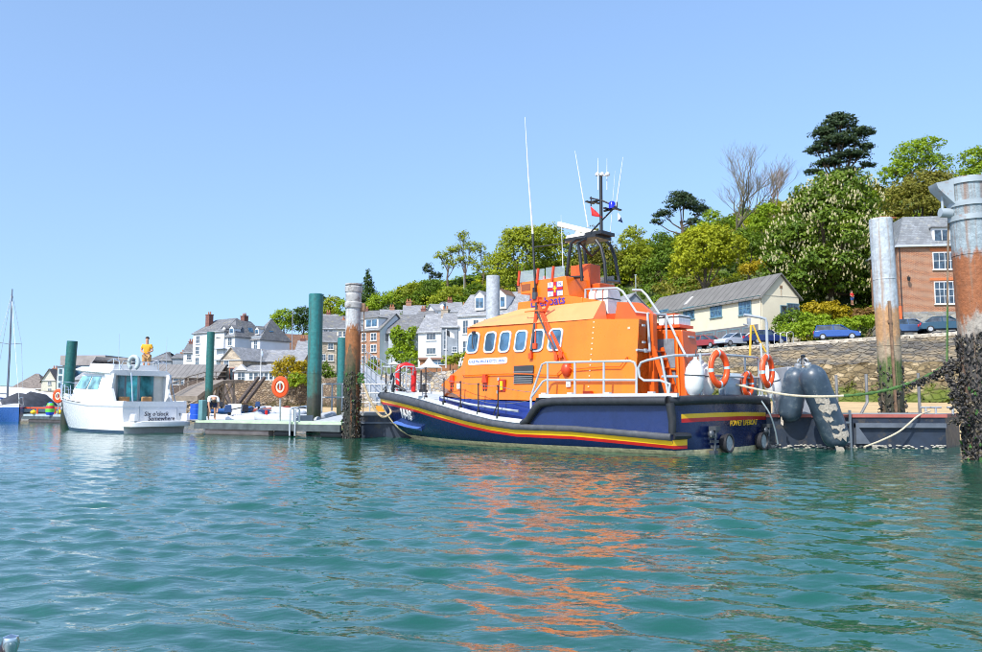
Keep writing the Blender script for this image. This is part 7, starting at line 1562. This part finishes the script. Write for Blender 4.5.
def tree(name, label, base, blobs, m_, tr=.3, size=.32, dens=2., clump=.75, lm=None, limbs=True, seed=0, group='trees on the hillside', inner=.45, trunk_top=None, flat=1., cat='tree', twigs=0):
    px_, Y = base; X = (px_ - 491) / FOC * Y; z = gz(X, Y) - .3; e = thing(name, label, cat, (X, Y, z), 0, group); O = np.array([X, Y, z])
    BL = [PB(*b, Y) if len(b) == 4 else PB(b[0], b[1], b[2], b[3], Y, b[4]) for b in blobs]
    BL = [(tuple(np.array(c) - O), r) for c, r in BL]
    V, F = leaves(BL, size, dens, clump, seed=seed, inner=inner, flat=flat); np_mesh('crown', V, F, m_, e)
    q = random.Random(seed); cen = Vector(np.mean([c for c, _ in BL], 0)); low = min(c[2] - r[2] for c, r in BL); top_ = Vector((cen.x * .6, cen.y * .6, max(low + .8, cen.z * .75)))
    g = MB(); n = 6; g.tube([Vector((0, 0, 0)).lerp(top_, i / n) + Vector((math.sin(i * 1.3 + seed) * tr * .5, 0, 0)) * (i > 0) for i in range(n + 1)], [tr * (1.25 - .75 * i / n) for i in range(n + 1)], 9)
    g.build('trunk', lm or BARK, e)
    if limbs:
        g = MB()
        for k, (c, r) in enumerate(BL):
            a = Vector((0, 0, 0)).lerp(top_, q.uniform(.5, .95)); c = Vector(c); mid = a.lerp(c, .5) + Vector((0, 0, -.08 * (c - a).length)); g.tube([a, mid, c], [tr * .45, tr * .3, tr * .12], 6)
            for _ in range(3 + twigs):
                d = Vector((q.uniform(-1, 1) * r[0], q.uniform(-1, 1) * r[1], q.uniform(-.4, .95) * r[2])) * .9; g.tube([mid.lerp(c, q.random()), c + d * .5, c + d], [tr * .2, tr * .12, tr * .04], 5)
        g.build('limb', lm or BARK, e)
    return e
def bare_tree(name, label, px_, Y, py_top, spread, m_, seed, group='trees on the hillside', depth=6, tr=.35, buds=None, lean=0, wide=1.0):
    X = (px_ - 491) / FOC * Y; z = gz(X, Y) - .3; H = at(px_, py_top, Y).z - z; e = thing(name, label, 'tree', (X, Y, z), 0, group); q = random.Random(seed); gb = MB(); tips = []
    gt = MB()
    def br(p, d, L, r, k):
        n = 3; g = gt if k == depth else gb; pts = [p]; dd = d.copy()
        for i in range(n): dd = (dd + Vector((q.uniform(-.16, .16), q.uniform(-.16, .16), .05))).normalized(); pts.append(pts[-1] + dd * L / n)
        g.tube(pts, [r * (1 - .35 * i / n) for i in range(n + 1)], 6 if k > 3 else 4 if k > 1 else 3, caps=False)
        if k <= 0: tips.append(pts[-1]); return
        for j in range(q.choice((2, 3, 3)) if k > 1 else 3):
            a = q.uniform(0, 2 * PI); s_ = q.uniform(.35, .75) * spread; nd_ = (dd + Vector((math.cos(a) * s_, math.sin(a) * s_, q.uniform(0, .3)))).normalized(); br(pts[q.choice((2, 3, 3))], nd_, L * q.uniform(.66, .86), r * .6, k - 1)
    br(Vector((0, 0, 0)), Vector((lean, 0, 1)).normalized(), H * .27, tr, depth)
    zt = max(v[2] for v in gb.v); k_ = H / zt
    for g, nm in ((gt, 'trunk'), (gb, 'branches')): g.v = [(x * k_ ** .5 * wide, y * k_ ** .5 * wide, zz_ * k_) for x, y, zz_ in g.v]; g.build(nm, m_, e)
    if buds:
        tips = [Vector((t.x * k_ ** .5, t.y * k_ ** .5, t.z * k_)) for t in tips]; tips = [t for t in tips if q.random() < .8]; V, F = leaves([(tuple(t), (.6, .6, .5)) for t in tips], .2, .6, .4, seed=seed); np_mesh('young_leaves', V, F, buds, e)
    return e
# large named trees, back to front
e = tree('horse_chestnut', 'huge dark green horse chestnut covered in creamy blossom candles, left of the lone grey pile', (832, 106), [(826, 240, 46, 58), (790, 262, 27, 42, -2), (866, 256, 27, 46), (846, 200, 34, 26), (815, 210, 27, 26, -1), (838, 284, 50, 24, -1), (784, 288, 22, 18, -2), (872, 290, 20, 22), (835, 183, 20, 12), (772, 272, 14, 14, -5), (800, 236, 16, 14, -5), (818, 262, 18, 16, -7), (850, 236, 18, 16, -7), (845, 266, 16, 14, -7), (875, 226, 14, 14, -3), (822, 222, 14, 12, -6), (798, 282, 16, 12, -6)], LC_, .55, .34, 2.1, .85, seed=3)
O = e.location; rg_ = np.random.RandomState(5); g = MB()
for (a, b_, rx, ry, *dy) in [(772, 272, 14, 14, -5), (800, 236, 16, 14, -5), (818, 262, 18, 16, -7), (850, 236, 18, 16, -7), (845, 266, 16, 14, -7), (875, 226, 14, 14, -3), (822, 222, 14, 12, -6), (798, 282, 16, 12, -6), (826, 240, 46, 58), (790, 262, 27, 42, -2), (866, 256, 27, 46), (846, 200, 34, 26), (815, 210, 27, 26, -1), (838, 284, 50, 24, -1), (835, 183, 20, 12)]:
    c, r = PB(a, b_, rx, ry, 106, dy[0] if dy else 0)
    for _ in range(int(rx * ry * .4)):
        d = rg_.normal(size=3); d /= np.linalg.norm(d)
        if d[1] > .45: d[1] *= -1
        if d[2] < -.2 and rg_.rand() < .6: continue
        if noise.noise(Vector(d * np.array(r)) * .45 + Vector((a * .1, 0, 0))) < -.08: continue
        p = Vector(c) + Vector(d * np.array(r) * rg_.uniform(.92, 1.12)) - O; h_ = rg_.uniform(.3, .48)
        g.lathe([(.07, 0), (.11, h_ * .25), (.06, h_ * .7), (.01, h_)], 4, p, orient((d[0] * .4, d[1] * .4, 1)))
g.build('blossom', mat('cream_blossom', (.46, .42, .22), .8, var=.15), e)
tree('cedar', 'tall dark cedar with layered flat branches standing highest on the skyline', (843, 128), [(838, 125, 21, 9), (824, 134, 16, 6), (858, 134, 17, 7), (838, 143, 26, 6), (866, 147, 10, 4), (817, 150, 12, 5), (850, 156, 22, 5), (828, 163, 16, 4), (866, 165, 9, 3), (815, 172, 11, 3), (846, 172, 16, 4), (840, 117, 12, 4)], LP_, .5, .24, 2.3, .55, seed=8, inner=.1, flat=.5)
tree('pine', 'dark rounded pine on the ridge left of the bare tree', (686, 146), [(684, 205, 19, 8), (664, 215, 11, 5), (701, 212, 11, 6), (680, 196, 12, 5), (656, 222, 7, 3), (694, 222, 10, 4)], LP_, .35, .26, 2.0, .6, seed=9, inner=.1, flat=.6)
bare_tree('bare_tree', 'tall bare branched tree between the dark pine and the cedar', 741, 128, 148, .95, BARKG, 4, buds=None, depth=7, tr=.36, wide=1.12)
bare_tree('bare_tree', 'thin hazy bare tree just left of the cedar', 779, 138, 163, .8, mat('pinkish_grey_bark', (.3, .22, .2), .9), 12, depth=6, tr=.22)
tree('yellow_tree', 'broad bright yellow-green tree above the cream building roof', (706, 116), [(704, 256, 30, 24), (688, 266, 20, 18), (727, 252, 20, 20), (703, 238, 20, 13), (718, 236, 14, 12), (690, 246, 15, 14)], LY, .35, .27, 1.9, .6, seed=13)
tree('green_tree', 'light green tree on the skyline right of the cedar', (915, 140), [(912, 155, 22, 13), (893, 176, 16, 10), (928, 146, 16, 9), (935, 168, 18, 14), (905, 170, 18, 12)], LB, .35, .3, 1.3, .65, seed=14, twigs=5)
tree('green_tree', 'light green tree at the right edge above the massive pile', (972, 134), [(975, 160, 16, 13), (985, 178, 20, 18), (965, 182, 14, 14)], LB, .35, .3, 1.7, .7, seed=15)
tree('olive_tree', 'broad olive-brown tree behind the brick house roof', (922, 118), [(912, 205, 34, 24), (893, 226, 20, 20), (940, 196, 24, 24), (925, 184, 22, 12), (955, 222, 22, 28)], LO, .45, .28, 2.0, .65, seed=16)
tree('dark_tree', 'dark green tree squeezed between the horse chestnut and the brick house', (896, 108), [(893, 268, 12, 30), (898, 240, 10, 18), (890, 300, 12, 18)], LD, .3, .3, 2.2, .7, seed=17)
tree('green_tree', 'mid green round tree between the bare tree and the horse chestnut', (767, 124), [(768, 212, 14, 9), (760, 226, 14, 11), (776, 232, 12, 14)], LB, .25, .28, 1.7, .55, seed=18)
tree('dark_tree', 'dark green bushy tree between the yellow tree and the horse chestnut', (750, 118), [(752, 245, 16, 12), (742, 238, 10, 10), (765, 252, 12, 12)], LG, .25, .28, 2.0, .6, seed=19)
tree('green_tree', 'small green tree just right of the dark pine', (708, 138), [(712, 220, 10, 10), (704, 230, 10, 9)], LB, .2, .26, 1.8, .5, seed=20)
tree('olive_tree', 'pointed olive-yellow tree right of the mast arch', (634, 140), [(632, 245, 14, 20), (640, 262, 18, 18), (626, 270, 16, 18)], LA, .3, .28, 1.8, .6, seed=21)
tree('green_tree', 'green tree left of the yellow tree, above the small gabled house', (664, 134), [(662, 245, 13, 14), (668, 262, 18, 16), (655, 275, 16, 14)], LG, .3, .28, 1.9, .6, seed=22)
tree('autumn_tree', 'large golden green tree left of the tall whip aerial', (520, 138), [(518, 256, 24, 26), (500, 268, 16, 18), (530, 240, 18, 14), (512, 238, 12, 10), (508, 280, 18, 12)], LA, .4, .28, 1.8, .62, seed=23, twigs=2)
tree('autumn_tree', 'golden green tree between the tall whip aerial and the radar', (552, 142), [(548, 240, 18, 16), (560, 255, 20, 22), (542, 260, 16, 20), (570, 272, 20, 16)], LA, .4, .28, 1.8, .62, seed=24)
tree('autumn_tree', 'golden tree seen through the legs of the mast arch', (596, 140), [(592, 250, 18, 22), (605, 262, 18, 20), (585, 272, 18, 16)], LO, .4, .28, 1.8, .62, seed=25)
for k, (px_, bl, lb_) in enumerate(((447, [(447, 262, 8, 9), (440, 256, 7, 5), (452, 252, 7, 6), (455, 264, 5, 6)], 'leftmost of the sparse trees on the ridge, beside the plain grey pile'), (465, [(463, 238, 8, 8), (470, 248, 9, 8), (458, 250, 7, 7), (462, 261, 8, 6), (471, 262, 6, 6)], 'tallest of the sparse trees on the ridge, left of the plain grey pile'), (483, [(480, 251, 8, 8), (487, 262, 8, 10), (478, 268, 7, 7), (491, 274, 7, 8)], 'sparse tree on the ridge nearest the plain grey pile'))):
    tree('sparse_tree', lb_, (px_, 158), bl, LA, .24, .24, .95, .5, seed=31 + k, group='sparse trees on the ridge', inner=.05, twigs=4)
tree('dark_tree', 'small dark round tree on the ridge left of the sparse trees', (428, 166), [(428, 270, 6, 6), (436, 276, 6, 4)], LP_, .2, .26, 2.2, .5, seed=35)
X = (367 - 491) / FOC * 166; e = thing('conifer', 'dark pointed conifer rising behind the rust-streaked pile', 'tree', (X, 166, gz(X, 166) - .3), 0, 'trees on the hillside'); Hc = at(367, 272, 166).z - e.location.z
V, F = leaves([((0, 0, Hc * (.12 + .86 * t)), (4.6 * (1.06 - t), 4.6 * (1.06 - t), Hc * .075)) for t in np.linspace(0, 1, 10)], .3, 2.2, .5, seed=36); np_mesh('crown', V, F, LD, e)
g = MB(); g.tube([(0, 0, 0), (0, 0, Hc)], [.25, .04], 7); g.build('trunk', BARK, e)
for lb_, px_, Y, bl, m_ in (('round dark green tree behind the tall teal pile', 303, 172, [(303, 315, 10, 8), (298, 322, 8, 6), (303, 327, 9, 8), (308, 320, 7, 7)], LD), ('round yellow-green tree left of the tall teal pile, above the brown tiled roof', 285, 172, [(284, 316, 10, 7), (276, 319, 7, 5), (292, 320, 8, 6), (285, 327, 9, 7), (276, 326, 7, 6)], LB),
    ('golden tree between the tall teal pile and the rust-streaked pile', 333, 166, [(333, 305, 9, 9), (326, 312, 8, 7), (333, 318, 9, 9)], LA), ('dark tree left of the golden one behind the tall teal pile', 322, 168, [(320, 302, 8, 7), (316, 311, 8, 7), (320, 320, 9, 9)], LD), ('green tree just left of the rust-streaked pile head', 343, 164, [(343, 308, 8, 9), (343, 320, 8, 9)], LB),
    ('bright green bushy tree right of the rust-streaked pile', 380, 160, [(380, 303, 12, 9), (372, 308, 10, 6), (392, 300, 12, 9)], LB), ('yellow-green tree on the ridge above the ivy house', 408, 160, [(405, 295, 13, 9), (416, 290, 12, 9)], LA), ('green tree on the ridge below the small dark round tree', 428, 158, [(430, 289, 12, 9), (422, 298, 12, 7)], LG),
    ('golden tree below the sparse trees on the ridge', 454, 150, [(452, 296, 15, 9), (440, 302, 12, 6)], LA), ('green tree between the sparse trees and the gabled dormer', 473, 148, [(474, 292, 12, 9)], LG)):
    tree('hillside_tree', lb_, (px_, Y), bl, m_, .22, .27, 1.9, .55, seed=int(px_), group='trees on the hillside')
# shrubs, hedges, ivy
def shrub(name, label, blobs, Y, m_, size=.2, dens=2.2, clump=.4, group='garden shrubs', seed=1, cat='shrub', inner=.5):
    BL = [PB(*b, Y) if len(b) == 4 else PB(b[0], b[1], b[2], b[3], Y, b[4]) for b in blobs]; c0 = BL[0][0]; z0 = min(c[2] - r[2] for c, r in BL); O = np.array([c0[0], c0[1], z0]); e = thing(name, label, cat, tuple(O), 0, group)
    V, F = leaves([(tuple(np.array(c) - O), r) for c, r in BL], size, dens, clump, seed=seed, inner=inner); np_mesh('foliage', V, F, m_, e)
    g = MB()
    for c, r in BL: c = Vector(np.array(c) - O); g.tube([(c.x * .7, c.y * .7, -1.2), (c.x, c.y, c.z * .9)], [.09, .04], 5)
    g.build('stem', BARK, e); return e
shrub('golden_hedge', 'rounded golden yellow hedge left of the lone grey pile', [(815, 311, 13, 8), (830, 310, 13, 8), (843, 315, 10, 8)], 90, LH, seed=41, group='hedges', cat='hedge')
shrub('clipped_hedge', 'brownish clipped hedge between the golden hedge and the lone grey pile', [(858, 316, 10, 7), (872, 315, 11, 8), (884, 316, 9, 8)], 90, LR, seed=42, group='hedges', cat='hedge')
shrub('ivy_hedge', 'long green ivy hedge above the bright blue estate car', [(790, 333, 14, 9), (808, 330, 14, 9), (826, 328, 14, 7), (844, 325, 14, 7), (862, 322, 12, 6), (878, 323, 12, 7)], 85, LB, dens=2.4, seed=43, group='hedges', cat='hedge')
shrub('shrub', 'mid green shrub against the cream building gable', [(781, 325, 9, 10), (793, 318, 10, 8), (803, 322, 8, 9)], 88, LG, seed=44)
shrub('shrub', 'bright green shrub beside the golden hedge', [(808, 318, 8, 6), (822, 320, 10, 5)], 87.5, LB, seed=45)
shrub('golden_hedge', 'golden trimmed hedge above the ridge of the cream building', [(748, 271, 9, 7), (760, 268, 10, 7), (770, 269, 7, 6)], 104, LH, seed=46, group='hedges', cat='hedge')
shrub('shrub', 'yellow-green shrub in front of the stone quay left of the tall teal pile', [(280, 371, 8, 11), (288, 364, 8, 8), (296, 376, 9, 10), (302, 368, 6, 8)], 121, LH, .26, clump=.5, seed=47)
shrub('shrub', 'green shrub in front of the stone quay beside the yellow-green one', [(298, 381, 9, 8), (291, 384, 6, 5)], 120, LB, .26, clump=.5, seed=48)
shrub('shrub', 'green shrub between the tall teal pile and the shorter teal pile', [(325, 372, 7, 9), (331, 378, 6, 8), (328, 384, 7, 5)], 116, LG, .26, clump=.5, seed=49)
shrub('shrub', 'orange-yellow shrub right of the pointed canopy by the wheelhouse', [(450, 361, 8, 5), (462, 358, 9, 5), (470, 355, 7, 5)], 98, LA, seed=50)
shrub('shrub', 'green shrub on the terrace just right of the rust-streaked pile', [(365, 368, 5, 4), (374, 364, 5, 4)], 102, LG, seed=51)
shrub('shrub', 'green shrub at the foot of the ivy covered house', [(392, 355, 7, 7), (402, 360, 7, 6)], 112, LB, seed=52)
BL = [(408, 342, 8, 12), (397, 340, 7, 11), (402, 352, 9, 8), (412, 353, 5, 7), (398, 330, 5, 4), (413, 331, 4, 4)]
V, F = leaves([(tuple(c), (r[0], .7, r[2])) for c, r in [PB(*b, 123.2) for b in BL]], .3, 2.6, .5, seed=55); V = V - np.array(IVH.e.location); o = np_mesh('ivy', V @ np.array(Matrix.Rotation(-IVH.ang, 3, 'Z')).T, F, LB, IVH.e)
# undergrowth over the hillside (nobody could count it)
for nm, lab, m_, n_, sd, rr_ in (('undergrowth', 'mid green undergrowth over the hillside', LG, 330, 61, (1.2, 2.6)), ('undergrowth', 'yellow-green bushes scattered over the hillside', LY, 210, 62, (1.0, 2.2)), ('undergrowth', 'olive and brown scrub over the hillside', LO, 230, 63, (1.0, 2.3)), ('undergrowth', 'dark green scrub over the hillside', LD, 170, 64, (1.2, 2.6)), ('undergrowth', 'bright green scrub over the hillside', LB, 200, 65, (1.0, 2.2)), ('undergrowth', 'golden scrub over the hillside', LA, 200, 66, (1.0, 2.2))):
    rg_ = np.random.RandomState(sd); BL = []
    while len(BL) < n_:
        X = rg_.uniform(-60, 112); d = rg_.uniform(0, 1); d0, d1 = lerp_tab(D0, X), lerp_tab(D1, X); dd = d0 + (d1 - d0) * (d * 1.08 - (.0 if X > 20 else -.12)); Y = qint(X, 1) + dd
        if noise.noise(Vector((X * .05 + sd * 3, Y * .05, 0))) < -.12: continue
        if -1 < X - 64 * 0 and 22 < X < 38 and Y < 104: continue
        if 44 < X < 62 and Y < 100: continue
        r = rg_.uniform(*rr_); BL.append(((X, Y, gz(X, Y) + r * .25), (r * 1.2, r, r * .8)))
    V, F = leaves(BL, .36, 1.25, .6, seed=sd, inner=.6); o = np_mesh(nm, V, F, m_); tag(o, lab, kind='stuff')
# grass clumps and creeper on the sea wall foot
rg_ = np.random.RandomState(71); BL = []
for _ in range(150):
    X = rg_.uniform(22, 62); y0 = qint(X, 1); BL.append(((X, y0 - rg_.uniform(1.6, 3.4), rg_.uniform(1.3, 2.9)), (rg_.uniform(.2, .7), .25, rg_.uniform(.1, .3))))
V, F = leaves(BL, .16, 1.0, .25, seed=72); o = np_mesh('seaweed', V, F, leaf_mat('seaweed_leaf', (.05, .07, .008), (.13, .15, .012), trans=.1)); tag(o, 'green and brown seaweed on the rocks under the sea wall', kind='stuff')
